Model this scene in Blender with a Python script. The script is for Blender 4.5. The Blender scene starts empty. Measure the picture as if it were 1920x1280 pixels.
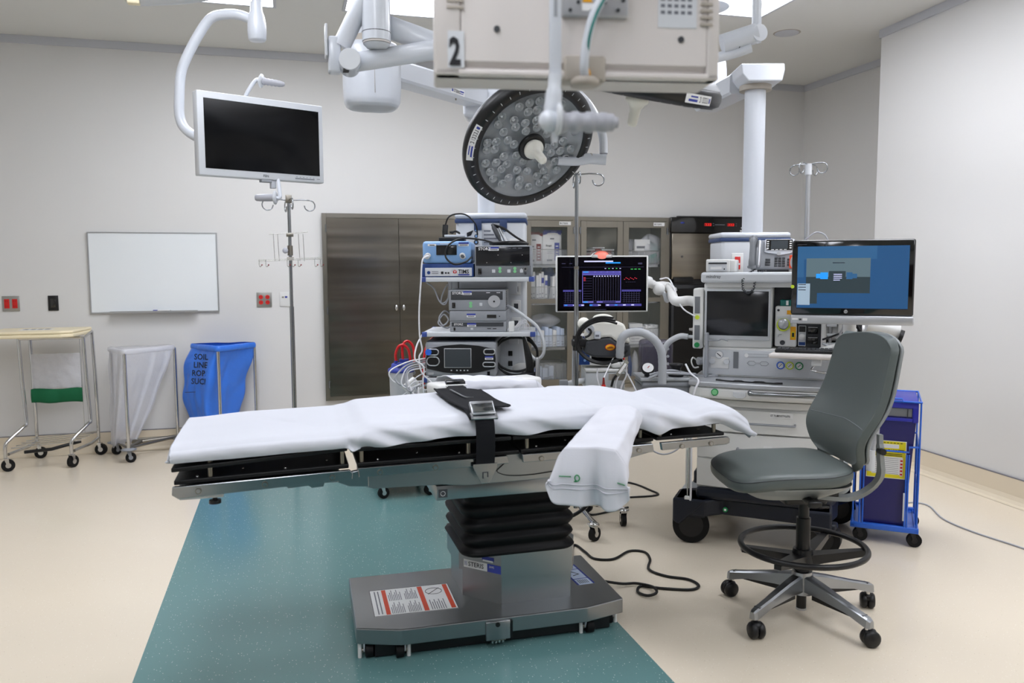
import bpy, bmesh, math, random
from mathutils import Vector, Matrix, noise
from math import sin, cos, pi, radians
random.seed(7)
SC = bpy.context.scene
COL = SC.collection

# ------------------------------------------------------------------ camera, world, exposure
cam_data = bpy.data.cameras.new('camera')
cam_data.sensor_width = 36.0
cam_data.lens = 1522.11 / 1920 * 36
cam_data.clip_start = 0.05
cam_data.dof.use_dof = True
cam_data.dof.focus_distance = 3.9
cam_data.dof.aperture_fstop = 3.2
cam = bpy.data.objects.new('camera', cam_data)
COL.objects.link(cam)
PITCH, ROLL, YAW, CAMZ = 0.0894, -0.0043, 0.2707, 1.3745
fw = Vector((sin(YAW) * cos(PITCH), cos(YAW) * cos(PITCH), -sin(PITCH)))
rt0 = Vector((cos(YAW), -sin(YAW), 0))
up0 = rt0.cross(fw)
rt = rt0 * cos(ROLL) + up0 * sin(ROLL)
up = -rt0 * sin(ROLL) + up0 * cos(ROLL)
cam.matrix_world = Matrix(((rt.x, up.x, -fw.x, 0), (rt.y, up.y, -fw.y, 0), (rt.z, up.z, -fw.z, CAMZ), (0, 0, 0, 1)))
SC.camera = cam

world = bpy.data.worlds.new('world')
SC.world = world
world.use_nodes = True
world.node_tree.nodes['Background'].inputs[0].default_value = (0.8, 0.85, 0.9, 1)
world.node_tree.nodes['Background'].inputs[1].default_value = 0.05
SC.view_settings.view_transform = 'Standard'
SC.view_settings.look = 'None'
SC.view_settings.gamma = 1.0
SC.view_settings.use_curve_mapping = False
SC.view_settings.exposure = 0.86
TROFFER = 7.5          # emission of the ceiling light diffusers

# ------------------------------------------------------------------ materials
MATS = {}
def lin(c):
    c = c.lstrip('#'); r = [int(c[i:i + 2], 16) / 255 for i in (0, 2, 4)]
    return tuple(x / 12.92 if x <= 0.04045 else ((x + 0.055) / 1.055) ** 2.4 for x in r) + (1,)
def mat(name, color, rough=0.5, metal=0.0, emis=None, es=1.0, trans=0.0, alpha=1.0, spec=0.5, coat=0.0, bump=None, mottle=None, aniso=0.0, ior=1.45, sub=0.0):
    m = bpy.data.materials.new(name); m.use_nodes = True
    nt = m.node_tree; b = nt.nodes['Principled BSDF']; I = b.inputs
    I['Base Color'].default_value = lin(color); I['Roughness'].default_value = rough
    I['Metallic'].default_value = metal; I['Transmission Weight'].default_value = trans
    I['Alpha'].default_value = alpha; I['Specular IOR Level'].default_value = spec
    I['Coat Weight'].default_value = coat; I['Coat Roughness'].default_value = 0.08; I['IOR'].default_value = ior
    I['Anisotropic'].default_value = aniso
    if emis: I['Emission Color'].default_value = lin(emis); I['Emission Strength'].default_value = es
    tc = nt.nodes.new('ShaderNodeTexCoord')
    if mottle:      # (scale xyz, amount, second colour)
        mp = nt.nodes.new('ShaderNodeMapping'); mp.inputs['Scale'].default_value = mottle[0]
        nz = nt.nodes.new('ShaderNodeTexNoise'); nz.inputs['Scale'].default_value = 1; nz.inputs['Detail'].default_value = 4
        mx = nt.nodes.new('ShaderNodeMix'); mx.data_type = 'RGBA'
        rp = nt.nodes.new('ShaderNodeMapRange'); rp.inputs[1].default_value = .35; rp.inputs[2].default_value = .65; rp.inputs[4].default_value = mottle[1]
        nt.links.new(tc.outputs['Object'], mp.inputs[0]); nt.links.new(mp.outputs[0], nz.inputs[0])
        nt.links.new(nz.outputs[0], rp.inputs[0]); nt.links.new(rp.outputs[0], mx.inputs[0])
        mx.inputs[6].default_value = lin(color); mx.inputs[7].default_value = lin(mottle[2])
        nt.links.new(mx.outputs[2], I['Base Color'])
    if bump:        # (scale xyz, strength, distance)
        mp = nt.nodes.new('ShaderNodeMapping'); mp.inputs['Scale'].default_value = bump[0]
        nz = nt.nodes.new('ShaderNodeTexNoise'); nz.inputs['Scale'].default_value = 1; nz.inputs['Detail'].default_value = 3
        bp = nt.nodes.new('ShaderNodeBump'); bp.inputs['Strength'].default_value = bump[1]; bp.inputs['Distance'].default_value = bump[2]
        nt.links.new(tc.outputs['Object'], mp.inputs[0]); nt.links.new(mp.outputs[0], nz.inputs[0])
        nt.links.new(nz.outputs[0], bp.inputs['Height']); nt.links.new(bp.outputs[0], I['Normal'])
    MATS[name] = m
    return m
def speckled(name, base, fleck, rough, dark=None):
    m = mat(name, base, rough, spec=0.45); nt = m.node_tree; b = nt.nodes['Principled BSDF']
    tc = nt.nodes.new('ShaderNodeTexCoord'); cur = None
    big = nt.nodes.new('ShaderNodeTexNoise'); big.inputs['Scale'].default_value = 1.3; big.inputs['Detail'].default_value = 5
    nt.links.new(tc.outputs['Object'], big.inputs[0])
    mr = nt.nodes.new('ShaderNodeMapRange'); mr.inputs[3].default_value = rough * .8; mr.inputs[4].default_value = rough * 1.35
    nt.links.new(big.outputs[0], mr.inputs[0]); nt.links.new(mr.outputs[0], b.inputs['Roughness'])
    for sc_, col, thr, seed in ((95, fleck, .13, 0), (60, dark or fleck, .07, 5)):
        v = nt.nodes.new('ShaderNodeTexVoronoi'); v.inputs['Scale'].default_value = sc_
        mp = nt.nodes.new('ShaderNodeMapping'); mp.inputs['Location'].default_value = (seed, seed, 0)
        nt.links.new(tc.outputs['Object'], mp.inputs[0]); nt.links.new(mp.outputs[0], v.inputs['Vector'])
        lt = nt.nodes.new('ShaderNodeMath'); lt.operation = 'LESS_THAN'; lt.inputs[1].default_value = thr
        nt.links.new(v.outputs['Distance'], lt.inputs[0])
        sep = nt.nodes.new('ShaderNodeSeparateColor'); nt.links.new(v.outputs['Color'], sep.inputs[0])
        g = nt.nodes.new('ShaderNodeMath'); g.operation = 'GREATER_THAN'; g.inputs[1].default_value = .55
        nt.links.new(sep.outputs[0], g.inputs[0])
        mu = nt.nodes.new('ShaderNodeMath'); mu.operation = 'MULTIPLY'
        nt.links.new(lt.outputs[0], mu.inputs[0]); nt.links.new(g.outputs[0], mu.inputs[1])
        mx = nt.nodes.new('ShaderNodeMix'); mx.data_type = 'RGBA'
        nt.links.new(mu.outputs[0], mx.inputs[0])
        if cur is None: mx.inputs[6].default_value = lin(base)
        else: nt.links.new(cur, mx.inputs[6])
        mx.inputs[7].default_value = lin(col); cur = mx.outputs[2]
    nt.links.new(cur, b.inputs['Base Color'])
    return m

mat('wall_paint', '#d9d8d6', .55, spec=.3, bump=((60, 60, 60), .05, .002))
mat('ceiling_paint', '#dcdcd9', .8, spec=.2)
mat('ceiling_trim', '#c4c6cc', .6)
mat('cove_vinyl', '#ded1ba', .4)
mat('groove', '#77757a', .6)
speckled('floor_cream', '#e2d6c2', '#f4efe4', .17, '#a99a80')
speckled('floor_teal', '#5f8484', '#e4efe9', .17, '#3f6466')
mat('steel', '#9a9890', .3, 1, bump=((3, 3, 900), .08, .001), mottle=((1.5, 1.5, 6), .5, '#86847c'))
mat('steel_cab', '#8d867b', .22, 1, mottle=((.5, .5, 14), .6, '#726c62'))
mat('added_door_wood', '#3a2417', .35)
mat('steel_frame', '#8a857b', .34, 1)
mat('steel_base', '#989b9d', .30, 1, bump=((3, 400, 3), .05, .001))
mat('steel_polish', '#95989b', .18, 1)
mat('chrome', '#cfcfcf', .08, 1)
mat('alu', '#b9bbbe', .33, 1)
mat('white_paint', '#c9cdd4', .32, coat=.3)
mat('white_plastic', '#dcdcda', .38)
mat('pale_plastic', '#c9ccd0', .4)
mat('beige_plastic', '#cfc9c5', .45)
mat('beige_dark', '#a9a196', .5)
mat('grey_plastic', '#8f9297', .45)
mat('mid_grey', '#6f7276', .45)
mat('dark_grey', '#3a3c40', .45)
mat('black_plastic', '#101012', .38)
mat('black_gloss', '#060607', .07, coat=.6)
mat('black_rubber', '#0d0d0e', .6, spec=.3)
mat('black_webbing', '#15161a', .75, spec=.2, bump=((20, 900, 20), .4, .001))
mat('bellows_rubber', '#08080a', .55, spec=.3)
mat('pad_black', '#0b0b0c', .45, spec=.4)
mat('sheet', '#cdcfd6', .85, spec=.15, bump=((500, 500, 500), .12, .0006))
mat('towel', '#d2d3da', .9, spec=.1, bump=((300, 300, 300), .25, .001))
mat('hem_line', '#c9cad2', .9)
mat('leather', '#575e5c', .42, spec=.45, bump=((700, 700, 700), .12, .0008))
mat('stitch', '#8c9194', .7)
mat('chair_shell', '#868a8a', .4)
mat('cast_alu', '#a3a6aa', .3, 1)
mat('navy', '#101624', .45)
mat('blue_bin', '#151360', .32, coat=.2)
mat('blue_bin_top', '#252a9c', .35)
mat('blue_wire', '#2463cf', .35, coat=.3)
mat('blue_bag', '#3b7be6', .32, spec=.5, bump=((9, 9, 9), .6, .02))
mat('clear_bag', '#dfe0e6', .3, alpha=.42, spec=.6, bump=((14, 14, 14), .8, .02))
mat('blue_cap', '#3b4f94', .4)
mat('blue_trim', '#33456c', .4)
mat('deep_blue', '#173a78', .4)
mat('light_blue', '#7ea5d3', .35)
mat('red', '#c8201c', .35)
mat('red_tube', '#c9131a', .2, coat=.4)
mat('red_led', '#e02020', .4, emis='#ff2a20', es=.7)
mat('dark_red', '#7a1212', .5)
mat('green', '#118a4a', .45)
mat('green_key', '#7fc68c', .5)
mat('green_cloth', '#07603a', .8)
mat('teal_plastic', '#0f6e66', .4)
mat('yellow', '#e3d51e', .5)
mat('lime', '#cfe03a', .5)
mat('orange', '#f04e1e', .5)
mat('amber', '#e8a614', .5)
mat('cream_lid', '#ecdfbd', .4)
mat('paper', '#e6e6e6', .7)
mat('paper_blue', '#c8d6ee', .7)
mat('ink', '#16161a', .7)
mat('ink_grey', '#6c6e76', .7)
mat('label_blue', '#323f98', .5)
mat('label_red', '#cf4a2c', .6)
mat('whiteboard', '#e6eaec', .12, coat=.5)
mat('screen_off', '#040405', .12, spec=.22)
mat('screen_dark', '#1c1d20', .12)
mat('screen_grey', '#3f4448', .2)
mat('silver', '#b9bbbf', .35, .6)
mat('glass', '#aab0aa', .03, alpha=.07, spec=.8)
mat('clear_plastic', '#e4e6ea', .12, alpha=.16, spec=.6)
mat('smoke_plastic', '#55506a', .12, alpha=.45, spec=.6)
mat('milky_plastic', '#d4d4da', .3, alpha=.85)
mat('hose_grey', '#a9acb0', .4)
mat('cable_white', '#dcdce0', .4)
mat('cable_grey', '#a4a6ac', .45)
mat('cable_black', '#0c0c0d', .45)
mat('grip', '#a2a3aa', .35)
mat('sterile_white', '#e9e7de', .4)
mat('lamp_glass', '#a8acb1', .12, coat=.8, spec=.7)
mat('lamp_lens', '#dfe2e5', .05, .35, coat=.8)
mat('cover_glass', '#aab2b8', .03, alpha=.12, spec=.9)
mat('wire_steel', '#a8a6a0', .25, 1)
mat('outlet_steel', '#a5a39e', .35, .8)
mat('plug_grey', '#8b8b80', .5)
mat('diffuser', '#ffffff', .5, emis='#f3f6ff', es=TROFFER)
mat('scr_black', '#020204', .15, emis='#030308', es=.5)
mat('scr_purple', '#201a50', .3, emis='#7a74d0', es=.40)
mat('scr_purple_dim', '#201a50', .3, emis='#4a4794', es=.5)
mat('scr_line', '#202030', .3, emis='#35344e', es=.5)
mat('scr_white', '#a0a0c0', .3, emis='#cfd0ff', es=.45)
mat('scr_cyan', '#1070c0', .3, emis='#2c9cf0', es=.38)
mat('scr_green', '#20a050', .3, emis='#50c060', es=.7)
mat('scr_red', '#a02030', .3, emis='#c03040', es=.7)
mat('scr_blue', '#0b2a4c', .15, emis='#2c6296', es=.30)
mat('scr_blue2', '#0b2a4c', .15, emis='#3f77a8', es=.30)
mat('scr_slate', '#22303a', .15, emis='#7f97a0', es=.26)
mat('scr_slate_dark', '#10181c', .15, emis='#40525a', es=.26)
mat('scr_paper', '#8090a0', .15, emis='#9fb4c4', es=.32)
mat('scr_navy', '#04060c', .15, emis='#0d1a30', es=.5)
mat('alarm_lamp', '#e8897c', .3, emis='#ff8a78', es=.28)
mat('dark_opening', '#08080a', .9)

# ------------------------------------------------------------------ mesh kit
class MB:
    """Collects shapes into one mesh. `world=thing` lets coordinates be given in room coordinates."""
    def __init__(s, world=None):
        s.v = []; s.f = []; s.m = []; s.s = []; s.mats = []
        s.M = world.matrix_basis.inverted() if world else Matrix.Identity(4)
    def mi(s, m):
        if m not in s.mats: s.mats.append(m)
        return s.mats.index(m)
    def add(s, vs, fs, m, smooth=False, M=None):
        T = s.M @ M if M else s.M
        n = len(s.v); s.v += [T @ Vector(v) for v in vs]
        k = s.mi(m)
        for f in fs: s.f.append([n + i for i in f]); s.m.append(k); s.s.append(smooth)
        return s
    def box(s, x0, x1, y0, y1, z0, z1, m, b=0, M=None, seg=2):
        if b <= 0:
            v = [(x, y, z) for x in (x0, x1) for y in (y0, y1) for z in (z0, z1)]
            return s.add(v, [(0, 1, 3, 2), (4, 6, 7, 5), (0, 4, 5, 1), (2, 3, 7, 6), (0, 2, 6, 4), (1, 5, 7, 3)], m, False, M)
        bm = bmesh.new(); bmesh.ops.create_cube(bm, size=1)
        for v in bm.verts: v.co = Vector(((x0 + x1) / 2 + v.co.x * (x1 - x0), (y0 + y1) / 2 + v.co.y * (y1 - y0), (z0 + z1) / 2 + v.co.z * (z1 - z0)))
        bmesh.ops.bevel(bm, geom=bm.edges[:], offset=min(b, .49 * min(abs(x1 - x0), abs(y1 - y0), abs(z1 - z0))), segments=seg, profile=.5, affect='EDGES')
        return s.bm(bm, m, seg > 1, M)
    def bm(s, bm, m, smooth=False, M=None):
        bm.verts.index_update(); bm.normal_update()
        s.add([v.co.copy() for v in bm.verts], [[v.index for v in f.verts] for f in bm.faces], m, smooth, M); bm.free(); return s
    def cyl(s, p0, p1, r, m, r2=None, n=20, caps=True, M=None):
        p0 = Vector(p0); p1 = Vector(p1); r2 = r if r2 is None else r2
        d = (p1 - p0).normalized(); a = d.orthogonal().normalized(); b = d.cross(a)
        vs = [p + (a * cos(2 * pi * i / n) + b * sin(2 * pi * i / n)) * q for p, q in ((p0, r), (p1, r2)) for i in range(n)]
        s.add(vs, [(i, (i + 1) % n, n + (i + 1) % n, n + i) for i in range(n)], m, True, M)
        if caps:
            s.add(vs[:n], [list(range(n))[::-1]], m, False, M); s.add(vs[n:], [list(range(n))], m, False, M)
        return s
    def tube(s, pts, r, m, n=8, closed=False, curve=0, caps=True, M=None):
        P = [Vector(p) for p in pts]
        if curve:
            Q = []; N = len(P); rng = range(N if closed else N - 1)
            for i in rng:
                a = P[(i - 1) % N] if closed or i > 0 else P[0] * 2 - P[1]
                b, c = P[i], P[(i + 1) % N]
                d = P[(i + 2) % N] if closed or i + 2 < N else P[-1] * 2 - P[-2]
                for k in range(curve):
                    t = k / curve
                    Q.append(.5 * ((2 * b) + (c - a) * t + (2 * a - 5 * b + 4 * c - d) * t * t + (3 * b - a - 3 * c + d) * t ** 3))
            if not closed: Q.append(P[-1])
            P = Q
        N = len(P); R = r if isinstance(r, (list, tuple)) else None
        rr = (lambda i: R[min(len(R) - 1, int(i / (N - 1) * (len(R) - 1) + .5))]) if R else (lambda i: r)
        vs = []; prev = None
        for i in range(N):
            if closed: d = P[(i + 1) % N] - P[i - 1]
            else: d = P[min(i + 1, N - 1)] - P[max(i - 1, 0)]
            if d.length < 1e-9: d = Vector((0, 0, 1))
            d.normalize()
            a = d.orthogonal().normalized() if prev is None else (prev - d * prev.dot(d))
            if a.length < 1e-6: a = d.orthogonal()
            a.normalize(); prev = a; b = d.cross(a)
            q = rr(i)
            vs += [P[i] + (a * cos(2 * pi * k / n) + b * sin(2 * pi * k / n)) * q for k in range(n)]
        fs = [(i * n + k, i * n + (k + 1) % n, ((i + 1) % N) * n + (k + 1) % n, ((i + 1) % N) * n + k) for i in range(N if closed else N - 1) for k in range(n)]
        s.add(vs, fs, m, True, M)
        if not closed and caps:
            s.add(vs[:n], [list(range(n))[::-1]], m, False, M); s.add(vs[-n:], [list(range(n))], m, False, M)
        return s
    def lathe(s, prof, c, m, axis=(0, 0, 1), n=28, M=None, smooth=True):
        d = Vector(axis).normalized(); a = d.orthogonal().normalized(); b = d.cross(a); c = Vector(c)
        vs = [c + d * z + (a * cos(2 * pi * i / n) + b * sin(2 * pi * i / n)) * max(r, 1e-5) for r, z in prof for i in range(n)]
        fs = [(j * n + i, j * n + (i + 1) % n, (j + 1) * n + (i + 1) % n, (j + 1) * n + i) for j in range(len(prof) - 1) for i in range(n)]
        return s.add(vs, fs, m, smooth, M)
    def prism(s, poly, a0, a1, m, plane='xy', b=0, M=None):
        """polygon in plane xy / xz / yz, extruded along the third axis from a0 to a1"""
        mk = {'xy': lambda p, t: (p[0], p[1], t), 'xz': lambda p, t: (p[0], t, p[1]), 'yz': lambda p, t: (t, p[0], p[1])}[plane]
        bm = bmesh.new(); lo = [bm.verts.new(mk(p, a0)) for p in poly]; hi = [bm.verts.new(mk(p, a1)) for p in poly]
        n = len(poly); bm.faces.new(lo[::-1]); bm.faces.new(hi)
        for i in range(n): bm.faces.new((lo[i], lo[(i + 1) % n], hi[(i + 1) % n], hi[i]))
        bmesh.ops.recalc_face_normals(bm, faces=bm.faces[:])
        if b: bmesh.ops.bevel(bm, geom=bm.edges[:], offset=b, segments=2, profile=.5, affect='EDGES')
        return s.bm(bm, m, False, M)
    def grid(s, fn, nu, nv, m, smooth=True, M=None, cu=False, cv=False):
        vs = [fn(i / (nu if cu else nu - 1), j / (nv if cv else nv - 1)) for i in range(nu) for j in range(nv)]
        fs = [(i * nv + j, ((i + 1) % nu) * nv + j, ((i + 1) % nu) * nv + (j + 1) % nv, i * nv + (j + 1) % nv)
              for i in range(nu if cu else nu - 1) for j in range(nv if cv else nv - 1)]
        return s.add(vs, fs, m, smooth, M)
    def ball(s, c, r, m, n=14, M=None, sc=(1, 1, 1)):
        c = Vector(c)
        def fn(u, v):
            t = v * pi; a = u * 2 * pi
            return (c.x + r * sc[0] * sin(t) * cos(a), c.y + r * sc[1] * sin(t) * sin(a), c.z + r * sc[2] * cos(t))
        return s.grid(fn, n, n // 2 + 1, m, True, M, cu=True)
    def text(s, txt, size, o, m, x=(1, 0, 0), y=(0, 0, 1), bold=0.0, sx=1.0, lift=.0006, align='LEFT'):
        """lettering as thin mesh: o origin of the baseline, x reading direction, y up direction"""
        cu = bpy.data.curves.new('t', 'FONT'); cu.body = txt; cu.size = size; cu.offset = bold; cu.align_x = align
        cu.resolution_u = 2
        ob = bpy.data.objects.new('t', cu); me = bpy.data.meshes.new_from_object(ob)
        X = Vector(x).normalized(); Y = Vector(y).normalized(); Z = X.cross(Y); O = Vector(o)
        s.add([O + X * v.co.x * sx + Y * v.co.y + Z * lift for v in me.vertices], [list(p.vertices) for p in me.polygons], m)
        bpy.data.objects.remove(ob); bpy.data.curves.remove(cu); bpy.data.meshes.remove(me)
        return s
    def rect(s, x0, x1, z0, z1, y, m, b=.0008, M=None):
        """thin printed patch on a front face (facing -y)"""
        return s.box(x0, x1, y - b, y, z0, z1, m, M=M)
    def build(s, name, parent=None, loc=None, **kw):
        me = bpy.data.meshes.new(name)
        me.from_pydata(s.v, [], s.f); 
        for k in s.mats: me.materials.append(MATS[k])
        me.polygons.foreach_set('material_index', s.m); me.polygons.foreach_set('use_smooth', s.s)
        me.update()
        o = bpy.data.objects.new(name, me); COL.objects.link(o)
        if parent: o.parent = parent
        for k, v in kw.items(): o[k] = v
        return o

def frame(loc, rz=0):
    return Matrix.Translation(Vector(loc)) @ Matrix.Rotation(radians(rz), 4, 'Z')
# the operating table group is scaled about the camera (floor z = 0.093 before scaling)
TABLE_CAM_SCALE = Matrix.Translation((0, 0, -.0997)) @ Matrix.Scale(1.0725, 4)
def cam_scaled(o):
    o.matrix_basis = TABLE_CAM_SCALE @ o.matrix_basis
    return o
def thing(name, label, cat, loc=(0, 0, 0), rz=0, group=None):
    o = bpy.data.objects.new(name, None); o.empty_display_size = .05; COL.objects.link(o)
    o.matrix_basis = frame(loc, rz)
    o['label'] = label; o['category'] = cat
    if group: o['group'] = group
    return o
def tag(o, label, cat, group=None):
    o['label'] = label; o['category'] = cat
    if group: o['group'] = group
    return o
def solo(mb, name, label, cat, loc=(0, 0, 0), rz=0, group=None):
    o = mb.build(name); o.matrix_basis = frame(loc, rz); return tag(o, label, cat, group)
def struct(mb, name):
    o = mb.build(name); o['kind'] = 'structure'; return o
def dup(root, label=None, loc=None, rz=None):
    def cp(o, par):
        c = o.copy(); COL.objects.link(c)
        if par: c.parent = par
        for ch in list(o.children): cp(ch, c)
        return c
    r = cp(root, None)
    if label: r['label'] = label
    if loc is not None: r.matrix_basis = frame(loc, rz or 0)
    return r
def caster(parent, x, y, r=.035, w=.022, mw='black_rubber', mf='chrome', top=None, rot=0, z0=0.0, name='caster'):
    """a swivel caster standing on z0, fork up to `top`"""
    top = top or z0 + 2 * r + .02
    M = Matrix.Translation((x, y, 0)) @ Matrix.Rotation(radians(rot), 4, 'Z')
    mb = MB()
    mb.cyl((.012, -w / 2, z0 + r), (.012, w / 2, z0 + r), r, mw, n=20, M=M)
    mb.cyl((.012, -w / 2 - .003, z0 + r), (.012, w / 2 + .003, z0 + r), r * .42, mf, n=12, M=M)
    for sgn in (-1, 1):
        mb.prism([(-.012, z0 + 2 * r + .008), (.016, z0 + 2 * r + .008), (.019, z0 + r), (.005, z0 + r)], sgn * (w / 2 + .004) - .0012, sgn * (w / 2 + .004) + .0012, mf, 'xz', M=M)
    mb.box(-.013, .018, -w / 2 - .005, w / 2 + .005, z0 + 2 * r + .004, z0 + 2 * r + .009, mf, M=M)
    mb.cyl((0, 0, z0 + 2 * r + .006), (0, 0, top), .008, mf, n=10, M=M)
    return mb.build(name, parent)
# ------------------------------------------------------------------ room
RX, RY, H = 4.69, 6.70, 3.05
CX, CY = 4.13, 5.02                    # corner of the chase that juts out of the right wall
fl = MB()
xs = [-3.3, -.533, 1.21, 4.9]; ys = [-2.7, 5.35, 6.9]
for i in range(3):
    for j in range(2):
        m = 'floor_teal' if (i == 1 and j == 0) else 'floor_cream'
        fl.box(xs[i], xs[i + 1], ys[j], ys[j + 1], -.06, 0, m)
struct(fl, 'floor')
struct(MB().box(-3.3, 4.9, -2.7, 6.9, H, H + .1, 'ceiling_paint'), 'ceiling')
struct(MB().box(-3.3, 4.9, RY, RY + .12, 0, H, 'wall_paint'), 'wall_back')
struct(MB().box(-3.3, -3.2, -2.7, RY, 0, H, 'wall_paint'), 'wall_left')
struct(MB().box(-3.2, 4.9, -2.7, -2.6, 0, H, 'wall_paint'), 'wall_front')
ta = math.tan(.0611)
struct(MB().prism([(CX, CY), (CX - (CY + 2.6) * ta, -2.6), (4.9, -2.6), (4.9, RY), (RX, RY), (RX, CY)], 0, H, 'wall_paint'), 'wall_right')
# dark double door and panel, added unseen behind the viewer for cabinets to reflect
for k_, (xa, xb) in enumerate(((-.60, .48), (.50, 1.58), (1.62, 2.9))):
    d_ = MB(); d_.box(xa, xb, -2.598, -2.55, .02, 2.12, 'added_door_wood', .004)
    if k_ < 2: d_.tube([(.44 if k_ == 0 else .54, -2.55, 1.0), (.44 if k_ == 0 else .54, -2.49, 1.0), (.44 if k_ == 0 else .54, -2.49, 1.3), (.44 if k_ == 0 else .54, -2.55, 1.3)], .012, 'steel_polish')
    struct(d_, 'added_door_%d' % (k_ + 1))
# coved base and ceiling trims
def skirt(pts, name, m='cove_vinyl', z0=.0, z1=.15, t=.012, line=True):
    mb = MB()
    for (a, b) in zip(pts[:-1], pts[1:]):
        A = Vector((a[0], a[1], 0)); B = Vector((b[0], b[1], 0)); d = (B - A).normalized(); nrm = Vector((-d.y, d.x, 0))
        if z0 < .01:    # curved foot
            prof = [(0, z1), (t, z1), (t, .05), (t + .008, .025), (t + .022, .008), (t + .05, .0015), (0, .0015)]
        else:
            prof = [(0, z1), (t, z1), (t, z0), (0, z0)]
        n = len(prof)
        vs = [P + nrm * q + Vector((0, 0, z)) for P in (A, B) for q, z in prof]
        mb.add(vs, [(i, (i + 1) % n, n + (i + 1) % n, n + i) for i in range(n)], m)
        if line:
            vs = [P + nrm * q + Vector((0, 0, z)) for P in (A, B) for q, z in ((0, z1), (t + .001, z1), (t + .001, z1 + .005), (0, z1 + .005))]
            mb.add(vs, [(0, 1, 5, 4), (1, 2, 6, 5), (2, 3, 7, 6)], 'groove')
    return struct(mb, name)
skirt([(RX, RY), (-3.2, RY)], 'baseboard_back')
skirt([(CX - (CY + 2.6) * ta, -2.6), (CX, CY), (RX, CY), (RX, RY)], 'baseboard_right')
skirt([(RX, RY), (-3.2, RY)], 'trim_1', 'ceiling_trim', H - .055, H - .001, .02, False)
skirt([(CX - (CY + 2.6) * ta, -2.6), (CX, CY), (RX, CY), (RX, RY)], 'trim_2', 'ceiling_trim', H - .055, H - .001, .02, False)

# recessed ceiling lights
def troffer(x0, x1, y0, y1, label):
    t = thing('ceiling_light', label, 'ceiling light', ((x0 + x1) / 2, (y0 + y1) / 2, H), 0, 'recessed ceiling lights')
    f = MB(t); g = .02
    for a in ((x0 - g, x0, y0 - g, y1 + g), (x1, x1 + g, y0 - g, y1 + g), (x0, x1, y0 - g, y0), (x0, x1, y1, y1 + g)):
        f.box(*a, H - .012, H - .001, 'ceiling_trim')
    f.build('frame', t)
    MB(t).box(x0, x1, y0, y1, H - .008, H - .003, 'diffuser').build('diffuser', t)
LIGHTS = [(-.63, -.03, 4.35, 5.55, 'bright ceiling light whose corner shows above the wall-side monitor arm'),
          (.42, 1.02, 4.30, 5.50, 'bright ceiling light behind the white joints, left of the big beige housing'),
          (2.50, 3.10, 3.75, 4.95, 'bright ceiling light to the right of the big beige housing')]
for a in LIGHTS: troffer(*a)
for x0, x1 in ((-.63, -.03), (2.5, 3.1)):
    for y0, y1 in ((2.3, 3.5), (.3, 1.5), (-1.6, -.4)):
        troffer(x0, x1, y0, y1, 'bright ceiling light above the near half of the room, out of the picture')
sp = thing('ceiling_speaker', 'round speaker grille flush in the ceiling over the right-hand column', 'speaker', (3.514, 5.25, H))
MB().lathe([(.0, -.008), (.075, -.008), (.085, -.004), (.085, 0)], (0, 0, 0), 'ceiling_trim').build('grille', sp)
MB().lathe([(.085, -.002), (.092, -.002), (.095, .0)], (0, 0, 0), 'beige_dark').build('ring', sp)

# things on the back wall
W = RY - .001
t = thing('whiteboard', 'thin-framed white marker board hanging on the back wall', 'whiteboard', (-.958, W, 1.36))
mb = MB(t); mb.box(-1.405, -.511, W - .014, W, 1.06, 1.655, 'whiteboard'); mb.build('board', t)
mb = MB(t)
mb.box(-1.413, -.503, W - .018, W, 1.652, 1.660, 'alu').box(-1.413, -.503, W - .018, W, 1.052, 1.062, 'alu')
mb.box(-1.413, -1.404, W - .018, W, 1.062, 1.652, 'alu').box(-.512, -.503, W - .018, W, 1.062, 1.652, 'alu'); mb.build('frame', t)
mb = MB(t); mb.box(-1.27, -.655, W - .075, W - .018, 1.056, 1.061, 'alu').box(-1.27, -.655, W - .078, W - .074, 1.056, 1.070, 'alu'); mb.build('pen_tray', t)
mb = MB(); mb.cyl((0, 0, 0), (.032, 0, 0), .007, 'label_blue', n=10).cyl((.032, 0, 0), (.12, 0, 0), .0068, 'white_plastic', n=10).cyl((.12, 0, 0), (.125, 0, 0), .004, 'ink', n=8)
solo(mb, 'marker_pen', 'blue-capped white marker lying on the whiteboard tray', 'marker', (-.975, W - .05, 1.068))

def plate(name, label, x0, x1, z0, z1, pm, fill, cat):
    t = thing(name, label, cat, ((x0 + x1) / 2, W, (z0 + z1) / 2))
    MB(t).box(x0, x1, W - .007, W, z0, z1, pm, .002).build('cover_plate', t)
    fill(t, (x0 + x1) / 2, (z0 + z1) / 2)
def f_red2(t, x, z):
    for dx in (-.026, .026):
        mb = MB(t); mb.box(x + dx - .017, x + dx + .017, W - .012, W - .006, z - .034, z + .034, 'red', .002)
        for dz in (-.018, .018):
            for ex in (-.006, .006): mb.box(x + dx + ex - .001, x + dx + ex + .001, W - .0125, W - .0118, z + dz - .004, z + dz + .004, 'ink')
        mb.build('socket', t)
plate('power_outlet', 'steel plate with two tall red sockets at the far left of the wall', -1.995, -1.883, 1.08, 1.191, 'outlet_steel', f_red2, 'outlet')
def f_blk(t, x, z):
    MB(t).box(x - .018, x + .018, W - .011, W - .006, z - .034, z + .034, 'black_gloss', .002).build('switch', t)
plate('wall_switch', 'black plate on the wall between the red sockets and the whiteboard', -1.696, -1.627, 1.08, 1.191, 'black_plastic', f_blk, 'switch')
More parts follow.
